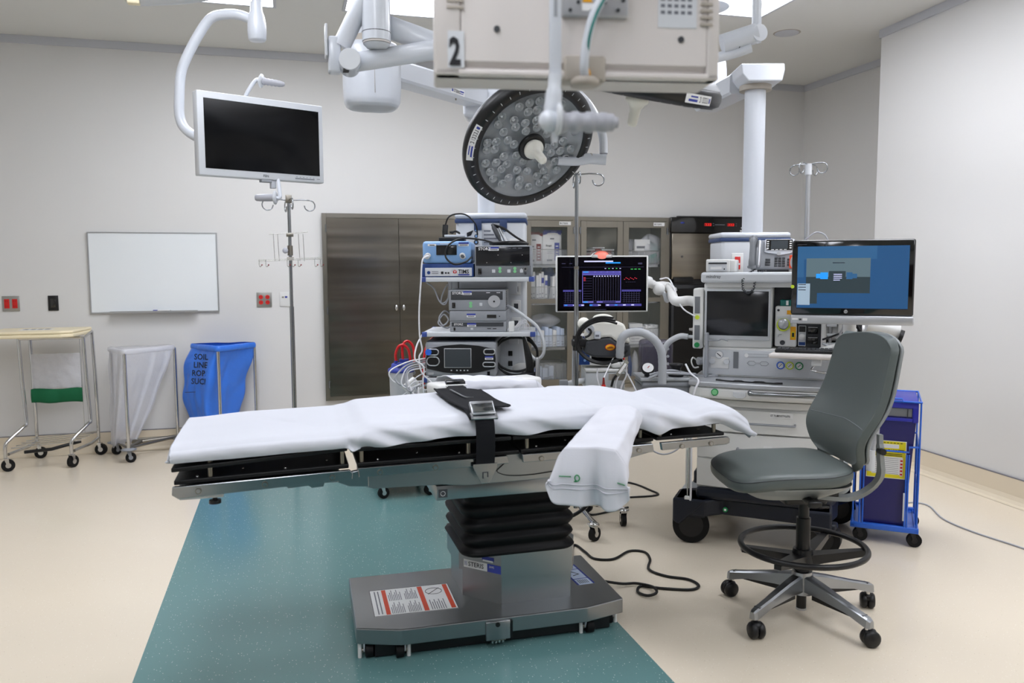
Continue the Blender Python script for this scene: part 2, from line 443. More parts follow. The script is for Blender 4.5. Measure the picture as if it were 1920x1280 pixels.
def f_quad(t, x, z):
    for dx in (-.025, .025):
        for dz in (-.021, .021):
            mb = MB(t); mb.cyl((x + dx, W - .011, z + dz), (x + dx, W - .006, z + dz), .0165, 'red', n=20)
            for ex in (-.005, .005): mb.box(x + dx + ex - .001, x + dx + ex + .001, W - .0118, W - .0108, z + dz - .002, z + dz + .006, 'ink')
            mb.build('socket', t)
plate('power_outlet', 'steel plate with four round red sockets beside the tall cabinet', -.225, -.111, 1.082, 1.197, 'outlet_steel', f_quad, 'outlet')
def f_data(t, x, z):
    MB(t).box(x - .02, x - .004, W - .010, W - .006, z + .010, z + .022, 'plug_grey', .001).build('jack', t)
    MB(t).box(x + .004, x + .022, W - .010, W - .006, z + .010, z + .024, 'label_blue', .001).build('jack', t)
plate('data_outlet', 'white wall plate with a yellow and a blue jack', -.051, .023, 1.084, 1.199, 'white_plastic', f_data, 'outlet')
# ------------------------------------------------------------------ operating table
TB = thing('operating_table', 'steel operating table on a pedestal with a black bellows column', 'operating table', (.67, 2.81, 0))
mb = MB(TB)
plan = [(.19, 2.616), (.333, 2.565), (.98, 2.563), (1.13, 2.602), (1.14, 3.06), (.20, 3.07)]
mb.prism(plan, .146, .200, 'steel_base', 'xy', .004)
mb.build('base_plate', TB)
mb = MB(TB)   # printed warnings on the plate
def on_plate(x0, y0, x1, y1, m, z=.2006): mb.box(x0, x1, y0, y1, z - .0004, z, m)
Mz = Matrix.Translation((.405, 2.80, 0)) @ Matrix.Rotation(radians(-1), 4, 'Z')
mb.box(-.145, .145, -.115, .115, .1998, .2006, 'paper', M=Mz)
for a in ((-.145, .145, -.115, -.113), (-.145, .145, .113, .115), (-.145, -.1435, -.115, .115), (.1435, .145, -.115, .115)): mb.box(*a, .2005, .2009, 'ink', M=Mz)
for k, (a, b) in enumerate(((-.103, -.088), (.028, .045), (.122, .138))): mb.box(a, b, -.108, .108, .2005, .2010, 'label_red', M=Mz)
for x0, x1 in ((-.082, -.034), (-.024, .022)):
    for yy in (-.105, .005):
        for k in range(8):
            xx = x0 + k * (x1 - x0) / 8
            mb.box(xx, xx + .0025, yy, yy + .075 + .02 * ((k * 7) % 3 - 1), .2005, .2009, 'ink_grey', M=Mz)
for k in range(7): mb.box(.055 + k * .008, .058 + k * .008, -.105, -.02 - .02 * (k % 2), .2005, .2009, 'ink_grey', M=Mz)
for k in range(2): mb.box(-.13 + k * .012, -.126 + k * .012, -.1, .1, .2005, .2009, 'ink_grey', M=Mz)
mb.tube([(.083 + .03 * cos(t * .35), .055 + .028 * sin(t * .35), .2008) for t in range(18)], .0012, 'ink', 4, True, M=Mz)
mb.tube([(.06, .03, .2008), (.105, .08, .2008)], .0012, 'ink', 4, M=Mz)
mb.build('warning_label', TB, label='white warning label with orange bars')
mb = MB(TB)
Mz = Matrix.Translation((1.045, 2.86, 0)) @ Matrix.Rotation(radians(3), 4, 'Z')
mb.box(-.035, .035, -.10, .10, .1998, .2006, 'paper_blue', M=Mz)
for a in ((-.035, -.028, -.1, .1), (.028, .035, -.1, .1), (-.035, .035, .05, .054), (-.035, .035, -.045, -.041)): mb.box(*a, .2005, .2010, 'label_blue', M=Mz)
for k in range(6): mb.box(-.02 + k * .007, -.017 + k * .007, -.09, -.055, .2005, .2009, 'ink_grey', M=Mz)
mb.tube([(-.015, -.01, .2009), (.012, .0, .2009), (-.008, .03, .2009)], .0015, 'ink', 4, M=Mz)
mb.box(-.018, .016, .065, .085, .2005, .2009, 'ink_grey', M=Mz)
mb.build('instruction_label', TB, label='blue and white instruction label')
mb = MB(TB)   # underbody
mb.prism([(.25, 2.61), (1.08, 2.605), (1.10, 2.66), (1.10, 3.03), (.24, 3.03), (.24, 2.64)], .098, .147, 'black_plastic', 'xy')
mb.build('underbody', TB)
mb = MB(TB)
mb.box(.615, .70, 2.556, 2.566, .128, .192, 'steel_base', .002).box(.70, .708, 2.556, 2.575, .13, .19, 'black_plastic')
mb.cyl((.655, 2.552, .182), (.655, 2.557, .182), .008, 'black_plastic', n=14)
mb.box(.635, .685, 2.56, 2.60, .122, .13, 'steel_frame', .002)
for k in range(4): mb.cyl((.642 + k * .012, 2.575, .110), (.642 + k * .012, 2.575, .122), .004, 'chrome', n=8)
mb.build('pedal_bracket', TB)
for (x, y, s) in ((.232, 2.63, -1), (.33, 2.60, 1), (1.0, 2.60, -1), (1.09, 2.65, 1), (.25, 3.03, -1), (1.09, 3.02, 1)):
    mb = MB(TB)
    mb.cyl((x - .012, y, .117), (x + .012, y, .117), .024, 'black_rubber', n=24)
    mb.prism([(y - .022, .148), (y + .022, .148), (y + .008, .115), (y - .008, .115)], x + s * .017 - .002, x + s * .017 + .002, 'white_paint', 'yz')
    mb.cyl((x + s * .014, y, .117), (x + s * .024, y, .117), .008, 'steel_frame', n=12)
    mb.cyl((x + s * .030, y, .0935), (x + s * .030, y, .148), .007, 'white_plastic', n=12)
    mb.build('caster', TB)
# pedestal
mb = MB(TB)
oct_lo = [(.585, 2.79), (.70, 2.672), (.955, 2.672), (.985, 2.75), (.985, 3.0), (.585, 3.0)]
oct_hi = [(.572, 2.79), (.695, 2.66), (.957, 2.66), (.992, 2.74), (.992, 3.01), (.572, 3.01)]
def loft(m, A, za, B, zb, mm, cap=True):
    n = len(A); vs = [(x, y, za) for x, y in A] + [(x, y, zb) for x, y in B]
    m.add(vs, [(i, (i + 1) % n, n + (i + 1) % n, n + i) for i in range(n)], mm)
    if cap: m.add(vs[n:], [list(range(n))], mm)
loft(mb, oct_lo, .199, oct_lo, .300, 'steel_base')
loft(mb, oct_hi, .300, oct_hi, .400, 'steel_base')
mb.build('column_cover', TB)
mb = MB(TB)
A = Vector((.572, 2.79)); B = Vector((.695, 2.66)); d = (B - A).normalized(); X = (d.x, d.y, 0)
def lab(u0, u1, z0, z1, m, off=.0012):
    n = Vector((d.y, -d.x)); p = [A + d * u + n * off for u in (u0, u1)]
    mb.add([(p[0].x, p[0].y, z0), (p[1].x, p[1].y, z0), (p[1].x, p[1].y, z1), (p[0].x, p[0].y, z1)], [(0, 1, 2, 3)], m)
lab(.022, .122, .312, .341, 'paper'); lab(.123, .179, .312, .341, 'label_blue'); lab(.10, .150, .352, .366, 'label_blue'); lab(.104, .146, .3475, .3535, 'paper', .0014)
n2 = Vector((d.y, -d.x)); P0 = A + d * .042 + n2 * .0016
mb.text('STERIS', .023, (P0.x, P0.y, .319), 'ink', X, (0, 0, 1), .0002)
P1 = A + d * .027 + n2 * .0016
for k in range(3): mb.box(0, .0025, -.0004, .0004, .3185 , .334, 'label_blue', M=Matrix.Translation((P1.x + d.x * k * .004, P1.y + d.y * k * .004, 0)))
P2 = A + d * .13 + n2 * .0016
mb.text('5095', .011, (P2.x, P2.y, .328), 'paper', X)
mb.build('maker_label', TB, label='white and blue maker label')
# bellows: stacked soft folds
def rrect(cx, cy, hx, hy, r, n=6):
    out = []
    for qx, qy, a0 in ((1, 1, 0), (-1, 1, 90), (-1, -1, 180), (1, -1, 270)):
        for k in range(n + 1):
            a = radians(a0 + 90 * k / n); out.append((cx + qx * (hx - r) + r * cos(a), cy + qy * (hy - r) + r * sin(a)))
    return out
mb = MB(TB)
prof = [(.392, .216), (.388, .224), (.396, .230), (.402, .226), (.412, .205), (.420, .210), (.436, .222), (.444, .226), (.452, .222), (.458, .205), (.464, .203), (.472, .216), (.488, .226), (.497, .228), (.506, .222),
        (.512, .204), (.518, .203), (.526, .216), (.545, .226), (.555, .226), (.562, .218), (.568, .203), (.575, .205), (.60, .214), (.628, .214)]
rings = []
for z, hx in prof: rings.append([(x, y + .0, z + .003 * sin(x * 30) * (.3 if z < .41 else 1)) for x, y in rrect(.765, 2.83, hx * .915, hx * .85, .065)])
n = len(rings[0]); vs = [p for r in rings for p in r]
mb.add(vs, [(j * n + i, j * n + (i + 1) % n, (j + 1) * n + (i + 1) % n, (j + 1) * n + i) for j in range(len(rings) - 1) for i in range(n)], 'bellows_rubber', True)
for k, x in enumerate((.63, .74, .90)): mb.ball((x, 2.645 if x > .7 else 2.70, .397), .004, 'chrome', 8)
mb.build('bellows', TB)
# upper frame
mb = MB(TB); mb.box(.455, 1.0, 2.575, 3.05, .618, .668, 'steel_base', .003)
mb.box(.462, .492, 2.5735, 2.5745, .628, .655, 'dark_grey').tube([(.477 + .008 * cos(t), 2.573, .641 + .008 * sin(t)) for t in [k * pi / 4 for k in range(8)]], .0008, 'paper', 4, True)
mb.build('lower_beam', TB)
mb = MB(TB)
side = [(.20, .757), (.60, .763), (.985, .770), (.985, .73), (.94, .70), (.92, .672), (.55, .667), (.47, .676), (.25, .680), (.218, .69), (.20, .72)]
mb.prism(side, 2.556, 2.572, 'steel_base', 'xz', .002).prism(side, 3.05, 3.066, 'steel_base', 'xz')
mb.box(.24, .95, 2.572, 3.05, .70, .752, 'dark_grey')
mb.build('seat_side_panel', TB)
mb = MB(TB)
back = [(.745, .765), (1.215, .772), (1.215, .735), (1.05, .70), (.99, .672), (.76, .668)]
mb.prism(back, 2.560, 2.575, 'steel_base', 'xz', .002).prism(back, 3.05, 3.065, 'steel_base', 'xz')
mb.tube([(.69, 2.553, .742), (.668, 2.553, .722), (.655, 2.553, .71), (.665, 2.553, .70), (.70, 2.553, .69), (.78, 2.553, .688), (.92, 2.553, .70)], .0014, 'cable_black', 5, curve=4)
mb.build('back_side_panel', TB)
def rail(poly, name='side_rail', ys=((2.528, 2.543), (3.08, 3.095))):
    for y0, y1 in ys:
        mb = MB(TB); mb.prism(poly, y0, y1, 'steel_polish', 'xz', .002)
        xs_ = [p[0] for p in poly]; a, b = min(xs_), max(xs_)
        for t in (.14, .5, .88) if b - a > .35 else (.3, .72):
            x = a + (b - a) * t; zz = [p[1] for p in poly]
            # rail height at x
            top = poly[0][1] + (poly[1][1] - poly[0][1]) * (x - poly[0][0]) / (poly[1][0] - poly[0][0])
            yy = y0 if y0 < 2.8 else y1; s_ = -1 if y0 < 2.8 else 1
            mb.cyl((x, yy, top - .018), (x, yy + s_ * .003, top - .018), .009, 'steel_frame', n=16).cyl((x, yy + s_ * .003, top - .018), (x, yy + s_ * .0042, top - .018), .0065, 'steel_polish', n=16)
            mb.cyl((x, y1 if s_ < 0 else y0 - .03, top - .018), (x, y1 + .03 if s_ < 0 else y0, top - .018), .008, 'steel_frame', n=10)
        mb.build(name, TB)
rail([(-.34, .737), (.175, .752), (.185, .742), (.183, .722), (-.325, .700), (-.342, .712)])
rail([(.20, .756), (.685, .763), (.69, .738), (.203, .726)])
rail([(.735, .764), (1.205, .771), (1.21, .742), (.738, .737)])
rail([(1.235, .772), (1.495, .778), (1.503, .770), (1.502, .756), (1.49, .751), (1.24, .745)])
# lower shells of the leg section
mb = MB(TB)
mb.box(-.33, .15, 2.548, 3.078, .712, .722, 'steel_base').prism([(-.02, .713), (.10, .718), (.095, .702), (.06, .700), (.05, .708), (-.01, .704)], 2.545, 2.56, 'steel_polish', 'xz')
mb.prism([(.13, .735), (.235, .748), (.235, .69), (.175, .695), (.14, .71)], 2.546, 2.565, 'steel_polish', 'xz', .002)
mb.box(-.325, -.20, 2.55, 2.575, .690, .704, 'white_plastic', .003)
mb.build('leg_section_frame', TB)
mb = MB(TB); mb.cyl((-.225, 2.56, .672), (-.225, 2.56, .682), .018, 'black_plastic', n=12).cyl((-.225, 2.56, .68), (-.225, 2.56, .70), .007, 'black_plastic', n=10); mb.build('clamp_knob', TB)
def slab(x0, z0, x1, z1, th, name, m='pad_black', y0=2.545, y1=3.08, studs=True):
    mb = MB(TB); mb.prism([(x0, z0), (x1, z1), (x1, z1 - th), (x0, z0 - th)], y0, y1, m, 'xz', .003)
    if studs:
        k = max(2, int((x1 - x0) / .11))
        for i in range(k):
            x = x0 + (x1 - x0) * (i + .5) / k; z = z0 + (z1 - z0) * (i + .5) / k
            mb.ball((x, y0 + .02 + .05 * (i % 2), z + .0015), .0045, 'chrome', 8)
    return mb.build(name, TB)
slab(-.337, .752, .174, .768, .014, 'lower_board'); slab(.20, .769, .73, .776, .014, 'lower_board'); slab(.735, .777, 1.215, .790, .014, 'lower_board'); slab(1.225, .789, 1.49, .792, .012, 'lower_board')
slab(-.342, .792, .170, .824, .013, 'mattress_board', y0=2.535, y1=3.09, studs=False); slab(.192, .820, .70, .826, .013, 'mattress_board', y0=2.535, y1=3.09, studs=False)
slab(.705, .826, 1.215, .832, .013, 'mattress_board', y0=2.535, y1=3.09, studs=False); slab(1.222, .832, 1.477, .838, .013, 'mattress_board', y0=2.535, y1=3.09, studs=False)
for x, zb in ((-.235, .756), (.155, .766), (.215, .768), (.56, .774), (.76, .777), (1.17, .788), (1.245, .789), (1.455, .791)):
    for y in (2.56, 3.06):
        mb = MB(TB); mb.cyl((x, y, zb - .002), (x, y, zb + .05), .0075, 'steel_frame', n=12); mb.build('spacer_post', TB)
# mattress under the sheet
mb = MB(TB); mb.box(-.32, .17, 2.56, 3.06, .822, .852, 'pad_black', .01).box(.20, 1.21, 2.56, 3.06, .832, .880, 'pad_black', .012).box(1.23, 1.50, 2.56, 3.06, .839, .858, 'pad_black', .008)
mb.build('mattress', TB)

# ------------------------------------------------------------------ sheet
def lerp(tab, x):
    if x <= tab[0][0]: return tab[0][1]
    for (a, p), (b, q) in zip(tab[:-1], tab[1:]):
        if x <= b:
            t = (x - a) / (b - a); t = t * t * (3 - 2 * t) * .6 + t * .4; return p + (q - p) * t
    return tab[-1][1]
TOP = [(-.35, .853), (-.1, .866), (.15, .872), (.19, .878), (.24, .892), (.6, .904), (.8, .903), (1.06, .903), (1.18, .905), (1.28, .885), (1.355, .868), (1.44, .884), (1.52, .880), (1.60, .85)]
HEM = [(-.35, .808), (-.2, .812), (.12, .822), (.165, .824), (.185, .812), (.22, .818), (.35, .825), (.45, .836), (.6, .838), (.75, .830), (.86, .842), (1.0, .838), (1.1, .84), (1.15, .83), (1.22, .806), (1.27, .822), (1.35, .826), (1.46, .828), (1.53, .806), (1.60, .80)]
def nz(x, y, z, s=1.0): return noise.noise(Vector((x * s, y * s, z * s)))
def sheet(u, v):
    x = -.345 + 1.925 * u
    endr = max(0, (x - 1.47) / .11); endl = max(0, (-.33 - x) / .015)
    zt = lerp(TOP, x); zh = lerp(HEM, x); W = .283
    yc = 2.812
    # profile: v 0 front hem, .22 front crease, .78 back crease, 1 back hem
    if v < .25:
        t = v / .25; y = yc - W - .008 * sin(t * pi) + .0; z = zh + (zt - .012 - zh) * t
        if t > .75: k = (t - .75) / .25; y += .010 * k * k
        wr = nz(x * 4.5, z * 9, 3) * .016 * (1 - t * .55) + nz(x * 13 + z * 30, z * 12, 7) * .006
        if x > .17: wr += .015 * sin((x * 1.0 + z * 2.2) * 34 + 2.5 * nz(x * 2, z * 5, 1)) * (1 - t) * (.4 + .9 * max(0, nz(x * 2.5, 4, 4) + .3))
        else: wr *= .35
        # gathered folds at the break of the leg section and beside the arm board
        for cx_, w_, a_ in ((.205, .022, .012), (1.215, .03, .022), (1.30, .05, .014)):
            wr += a_ * math.exp(-((x - cx_ - (1 - t) * -.015) / w_) ** 2) * (1 - .3 * t)
        y -= wr
    elif v < .75:
        t = (v - .25) / .5; y = yc - W + .010 + (2 * W - .02) * t
        z = zt - .012 + .012 * min(1, min(t, 1 - t) / .07) ** .5
        z += .0035 * nz(x * 3, y * 3, 0) + .0022 * nz(x * 7 + y * 3, y * 9, 5)
        z += -.007 * math.exp(-((x - (-.02 + (t - .5) * -.35)) / .02) ** 2) * math.exp(-((t - .55) / .22) ** 2) * (1 if x < .2 else 0)
        if x > 1.0: z += .006 * nz(x * 8 + y * 6, y * 4, 9)
    else:
        t = (v - .75) / .25; y = yc + W - .001 + .006 * sin(t * pi); z = zt - .012 + (zh - zt + .012) * t
    if endr > 0:
        z -= .022 * endr ** 2; 
        if v > .25: z = z
        x += .06 * max(0, min(1, (y - 2.53) / .55)) * min(1, endr)
    return (x, y, z)
SH = MB(); SH.grid(sheet, 260, 90, 'sheet')
# end drops
def endL(u, v):
    p = sheet(0, v); zh = .808
    k = u
    return (p[0] - .008 * sin(k * pi * .5) - .004 * sin(v * 25) * k, p[1] + (.01 * k if v < .1 else 0), p[2] + (min(p[2], zh + .006 * sin(v * 9)) - p[2]) * k)
SH.grid(endL, 10, 90, 'sheet')
def endR(u, v):
    p = sheet(1, v); k = u; f = .5 + .5 * math.cos((v - .12) * 6)
    zh = .792 - .02 * f + .010 * sin(v * 17)
    return (p[0] + .016 * sin(k * pi * .5) + .010 * k * sin(v * 21), p[1], p[2] + (min(p[2], zh) - p[2]) * k)
SH.grid(endR, 12, 90, 'sheet')
sh = cam_scaled(solo(SH, 'bed_sheet', 'white fitted sheet covering the operating table mattress', 'sheet'))
md = sh.modifiers.new('w', 'WELD'); md.merge_threshold = .0006
md = sh.modifiers.new('t', 'SOLIDIFY'); md.thickness = .002; md.offset = 1

# ------------------------------------------------------------------ strap
ST = thing('safety_strap', 'black webbing safety strap with metal buckle across the sheet', 'strap', (.6, 2.8, .92))
def ribbon(mb, path, w, m, side=None, th=.002, curve=5):
    P = [Vector(p) for p in path]; Q = []
    for i in range(len(P) - 1):
        a = P[i - 1] if i else P[0] * 2 - P[1]; b = P[i]; c = P[i + 1]; d = P[i + 2] if i + 2 < len(P) else P[-1] * 2 - P[-2]
        for k in range(curve):
            t = k / curve; Q.append(.5 * ((2 * b) + (c - a) * t + (2 * a - 5 * b + 4 * c - d) * t * t + (3 * b - a - 3 * c + d) * t ** 3))
    Q.append(P[-1]); N = len(Q); vs = []
    for i in range(N):
        d = (Q[min(i + 1, N - 1)] - Q[max(i - 1, 0)]).normalized(); s_ = Vector(side).normalized() if side else Vector((1, 0, 0))
        n = d.cross(s_).normalized(); ww = w[min(len(w) - 1, int(i / (N - 1) * (len(w) - 1) + .5))] if isinstance(w, (list, tuple)) else w
        for a, b in ((-1, -1), (1, -1), (1, 1), (-1, 1)): vs.append(Q[i] + s_ * a * ww / 2 + n * b * th / 2)
    mb.add(vs, [(i * 4 + k, i * 4 + (k + 1) % 4, (i + 1) * 4 + (k + 1) % 4, (i + 1) * 4 + k) for i in range(N - 1) for k in range(4)] + [(0, 1, 2, 3), tuple(range(4 * N - 4, 4 * N))], m, False)
    return mb
mb = MB(ST)
ribbon(mb, [(.598, 2.60, .918), (.600, 2.548, .917), (.602, 2.515, .903), (.603, 2.498, .87), (.604, 2.497, .82), (.605, 2.505, .775), (.605, 2.512, .745)], .062, 'black_webbing', th=.003)
mb.build('webbing', ST)
mb = MB(ST)
ribbon(mb, [(.625, 3.13, .86), (.622, 3.11, .905), (.62, 3.06, .925), (.615, 2.98, .922), (.612, 2.86, .921), (.603, 2.70, .920), (.598, 2.60, .920)], [.055, .055, .06, .07, .07, .07, .064], 'black_webbing', th=.003)
mb.build('webbing', ST)
def padf(u, v):
    q = [(.530, 3.03), (.70, 2.96), (.690, 2.575), (.553, 2.50)]
    L = Vector(q[0]).lerp(Vector(q[3]), v); R_ = Vector(q[1]).lerp(Vector(q[2]), v)
    L.x -= .012 * sin(v * pi); R_.x += .025 * max(0, v - .6) * 2
    p = L.lerp(R_, u)
    return (p.x, p.y, .912 + .0022 + .007 * sin(u * pi) + .004 * nz(p.x * 14, p.y * 8, 2) + (.010 if u < .06 or u > .94 else 0) * .4 - max(0, (2.545 - p.y)) * .55)
mb = MB(ST); mb.grid(padf, 16, 30, 'black_webbing'); pd = mb.build('pad', ST)
m_ = pd.modifiers.new('s', 'SOLIDIFY'); m_.thickness = .005; m_.offset = -1
mb = MB(ST)
bk = Matrix.Translation((.601, 2.535, .922)) @ Matrix.Rotation(radians(38), 4, 'X')
mb.box(-.040, .040, -.030, .026, -.004, .012, 'alu', .004, M=bk).box(-.036, .036, -.026, .012, .012, .016, 'steel_polish', .002, M=bk).box(-.044, .044, -.046, -.034, -.002, .006, 'alu', .002, M=bk)
mb.box(-.044, -.036, -.046, -.02, -.002, .006, 'alu', M=bk).box(.036, .044, -.046, -.02, -.002, .006, 'alu', M=bk)
mb.build('buckle', ST, label='brushed metal lift buckle')
mb = MB(ST)
bk = Matrix.Translation((.622, 3.075, .930)) @ Matrix.Rotation(radians(8), 4, 'X')
mb.box(-.038, .038, -.02, .02, .0, .014, 'black_gloss', .003, M=bk).box(-.042, .042, -.030, -.022, -.003, .004, 'paper', .001, M=bk)
mb.build('buckle', ST, label='black buckle with white slot')
mb = MB(ST); ribbon(mb, [(.575, 2.93, .930), (.583, 2.84, .929), (.588, 2.76, .930), (.600, 2.735, .930), (.615, 2.733, .930)], .007, 'alu', th=.003); mb.build('adjuster_bar', ST)
mb = MB(ST)
hk = [(-.040, .012), (.040, .012), (.040, .0), (.018, -.045), (.012, -.052), (-.012, -.052), (-.018, -.045), (-.040, .0)]
bm = bmesh.new(); inner = [(-.012, -.010), (.012, -.010), (.012, -.022), (.004, -.036), (-.012, -.036)]
mb.prism([(x + .605, z + .735) for x, z in hk], 2.509, 2.513, 'steel_polish', 'xz', .001)
mb.tube([(.605 + x, 2.508, .735 + z) for x, z in [(.008, -.032), (.008, -.016), (-.008, -.016), (-.008, -.036)]], .0022, 'dark_grey', 6)
bm.free(); mb.build('rail_hook', ST, label='triangular metal rail hook')

# ------------------------------------------------------------------ covered arm boards
def armcover(A, B, wA, wB, zA, zB, dropA, dropB, name, label, logo=True, flare=.032, hang=.075):
    """towelling tube over an arm board from A (table end) to B (free end)"""
    A = Vector((A[0], A[1], 0)); B = Vector((B[0], B[1], 0)); d = (B - A).normalized(); sd = Vector((-d.y, d.x, 0))
    mb = MB()
    def fn(u, v):
        w = wA + (wB - wA) * u; z = zA + (zB - zA) * u; dr = dropA + (dropB - dropA) * u ** 1.4; c = A.lerp(B, u)
        fl_ = flare * u ** 2
        if v < .33:
            t = 1 - v / .33; q = -w / 2 - fl_ * t; zz = z - dr * t; q -= .012 * sin(t * pi)
        elif v < .67:
            t = (v - .33) / .34; q = -w / 2 + w * t; zz = z + .006 * sin(t * pi)
        else:
            t = (v - .67) / .33; q = w / 2 + fl_ * t; zz = z - dr * t; q += .012 * sin(t * pi)
        e = .006 * nz(u * 5, v * 8, zA * 9)
        return c + sd * (q + e) + Vector((0, 0, zz + e + .004 * nz(u * 9, v * 7, 2)))
    mb.grid(fn, 50, 50, 'towel')
    # free end: cloth continues down past the board end
    def fe(u, v):
        p = Vector(fn(1, v)); c = 2 * abs(v - .5)
        b = B + Vector((0, 0, p.z)); q = (p - b).dot(sd)
        k = u
        zdn = zB - dropB - hang * (1 - c ** 2) 
        pinch = (.050 * math.exp(-((v - .54) / .05) ** 2) + .012 * nz(v * 7, 3, k)) * k
        z = p.z + (min(p.z, zdn + .012 * nz(v * 5, zA * 30, 2) + .004 * sin(v * 19)) - p.z) * k
        return b + sd * q * (1 + .10 * k) + d * (.030 * sin(min(1, k * 1.6) * pi * .5) - pinch - .012 * k * (v - .5) * 2) + Vector((0, 0, z - p.z))
    mb.grid(fe, 30, 61, 'towel')
    # double hem line
    ln = [Vector(fe(.62, v / 60)) + d * .0015 for v in range(2, 59)]
    mb.tube(ln, .0016, 'hem_line', 5)
    ln = [Vector(fe(.70, v / 60)) + d * .0015 for v in range(2, 59)]
    mb.tube(ln, .0016, 'hem_line', 5)
    if logo:
        pc = Vector(fe(.50, .44)) + d * .003
        mb.tube([pc + sd * (.007 * cos(t)) + Vector((0, 0, .009 * sin(t))) for t in [k * pi / 5 for k in range(10)]], .0018, 'green', 5, True)
        mb.tube([pc + sd * .010 * k_ + Vector((0, 0, -.010)) for k_ in (-.1, -.9)], .0018, 'green', 5)
        q1, q2 = Vector(fe(.46, .30)) + d * .003, Vector(fe(.48, .40)) + d * .003
        for k in range(9):
            a_ = q1.lerp(q2, k / 9); b_ = q1.lerp(q2, (k + .6) / 9); mb.tube([a_, b_], .0011, 'green', 4)
        q1, q2 = Vector(fe(.50, .70)) + d * .003, Vector(fe(.52, .80)) + d * .003
        for k in range(8):
            a_ = q1.lerp(q2, k / 8); b_ = q1.lerp(q2, (k + .6) / 8); mb.tube([a_, b_], .001, 'green', 4)
    o = cam_scaled(solo(mb, name, label, 'arm board cover'))
    s_ = o.modifiers.new('s', 'SOLIDIFY'); s_.thickness = .003; s_.offset = -1
    return o
armcover((1.085, 2.535), (.822, 2.135), .125, .150, .905, .862, .075, .095, 'arm_board_cover', 'white towelling cover over the arm board that points toward the viewer')
AB = thing('arm_board', 'padded arm board clamped to the near rail under the white towelling cover', 'arm board', (.95, 2.33, .85))
mb = MB(AB); dd = Vector((.822 - 1.085, 2.135 - 2.535, 0)); ang = math.atan2(dd.y, dd.x)
Mz = Matrix.Translation((.95, 2.33, .865)) @ Matrix.Rotation(ang, 4, 'Z') @ Matrix.Rotation(radians(5), 4, 'Y')
mb.box(-.21, .19, -.05, .05, -.022, .006, 'pad_black', .008, M=Mz); mb.build('pad', AB)
mb = MB(AB); mb.box(-.22, .16, -.035, .035, -.035, -.022, 'steel_frame', .002, M=Mz)
mb.prism([(2.44, .84), (2.524, .84), (2.524, .735), (2.505, .735), (2.49, .80)], 1.03, 1.07, 'steel_frame', 'yz'); mb.build('rail_clamp', AB)
armcover((.62, 3.22), (.99, 3.32), .20, .14, .935, .905, .05, .05, 'arm_board_cover', 'white cloth cover over the far arm board, behind the strap', False, .01, .0)
BA = thing('arm_board', 'pale arm board end poking out behind the table near the strap', 'arm board', (.62, 3.21, .85))
mb = MB(BA); Mz = frame((.64, 3.225, 0), 15)
mb.box(-.09, .40, -.06, .06, .865, .915, 'white_plastic', .012, M=Mz); mb.build('pad', BA)
mb = MB(BA); mb.box(-.05, .05, -.05, .05, .80, .865, 'white_plastic', .01, M=Mz); mb.cyl((-.07, -.06, .895), (-.07, -.064, .895), .005, 'dark_grey', n=10, M=Mz)
mb.prism([(3.096, .83), (3.20, .83), (3.20, .80), (3.12, .74), (3.096, .74)], .60, .66, 'steel_frame', 'yz'); mb.build('rail_clamp', BA)
for o in (TB, ST, AB, BA): cam_scaled(o)
# ------------------------------------------------------------------ drafting stool
CH = thing('drafting_chair', 'grey upholstered swivel stool with a foot ring on five black casters', 'chair', (1.93, 2.69, 0), 168)
def L2(a): return radians(a - 168)
mb = MB()
for k, a in enumerate((121, 202, 284, 357, 50)):
    t = L2(a); M = Matrix.Rotation(t, 4, 'Z')
    # tapering cast arm
    sec = []
    for r_, zt, zb, w in ((.03, .175, .115, .030), (.10, .160, .112, .026), (.22, .128, .098, .021), (.305, .108, .072, .018), (.318, .100, .072, .012)):
        sec.append([(r_, -w, zb), (r_, -w * .8, zt - .006), (r_, -w * .5, zt), (r_, w * .5, zt), (r_, w * .8, zt - .006), (r_, w, zb)])
    n = 6; vs = [p for q in sec for p in q]
    mb.add(vs, [(i * n + j, i * n + (j + 1) % n, (i + 1) * n + (j + 1) % n, (i + 1) * n + j) for i in range(4) for j in range(n)] + [tuple(range(24, 30))], 'cast_alu', False, M)
    mb.box(.06, .29, -.012, .012, .088, .112, 'black_plastic', M=M)
mb.cyl((0, 0, .10), (0, 0, .185), .05, 'cast_alu', r2=.038)
mb.build('base', CH)
mb = MB(); mb.cyl((0, 0, .035), (0, 0, .12), .019, 'black_plastic').cyl((0, 0, .028), (0, 0, .036), .020, 'silver').build('gas_cylinder', CH)
for a in (121, 202, 284, 357, 50):
    t = L2(a); mb = MB(); c = Vector((.300 * cos(t), .300 * sin(t), 0)); q = t + 1.1
    M = Matrix.Translation(c) @ Matrix.Rotation(q, 4, 'Z')
    for s_ in (-1, 1):
        mb.lathe([(0, -.012), (.026, -.012), (.0315, -.006), (.0315, .006), (.025, .013), (0, .015)], (.012, s_ * .0135, .0315), 'black_plastic', (0, s_, 0), 20, M=M)
    mb.box(-.014, .034, -.020, .020, .026, .066, 'black_plastic', .016, M=M).cyl((0, 0, .05), (0, 0, .08), .008, 'chrome', n=10, M=M)
    mb.build('caster', CH)
mb = MB(); mb.cyl((0, 0, .18), (0, 0, .40), .027, 'black_plastic').cyl((0, 0, .40), (0, 0, .51), .020, 'black_plastic').build('post', CH)
mb = MB()
R_ = .236; zr = .285
mb.tube([(R_ * cos(2 * pi * k / 64), R_ * sin(2 * pi * k / 64), zr) for k in range(64)], .0115, 'black_plastic', 12, True)
mb.cyl((0, 0, .20), (0, 0, .275), .05, 'black_plastic', r2=.036)
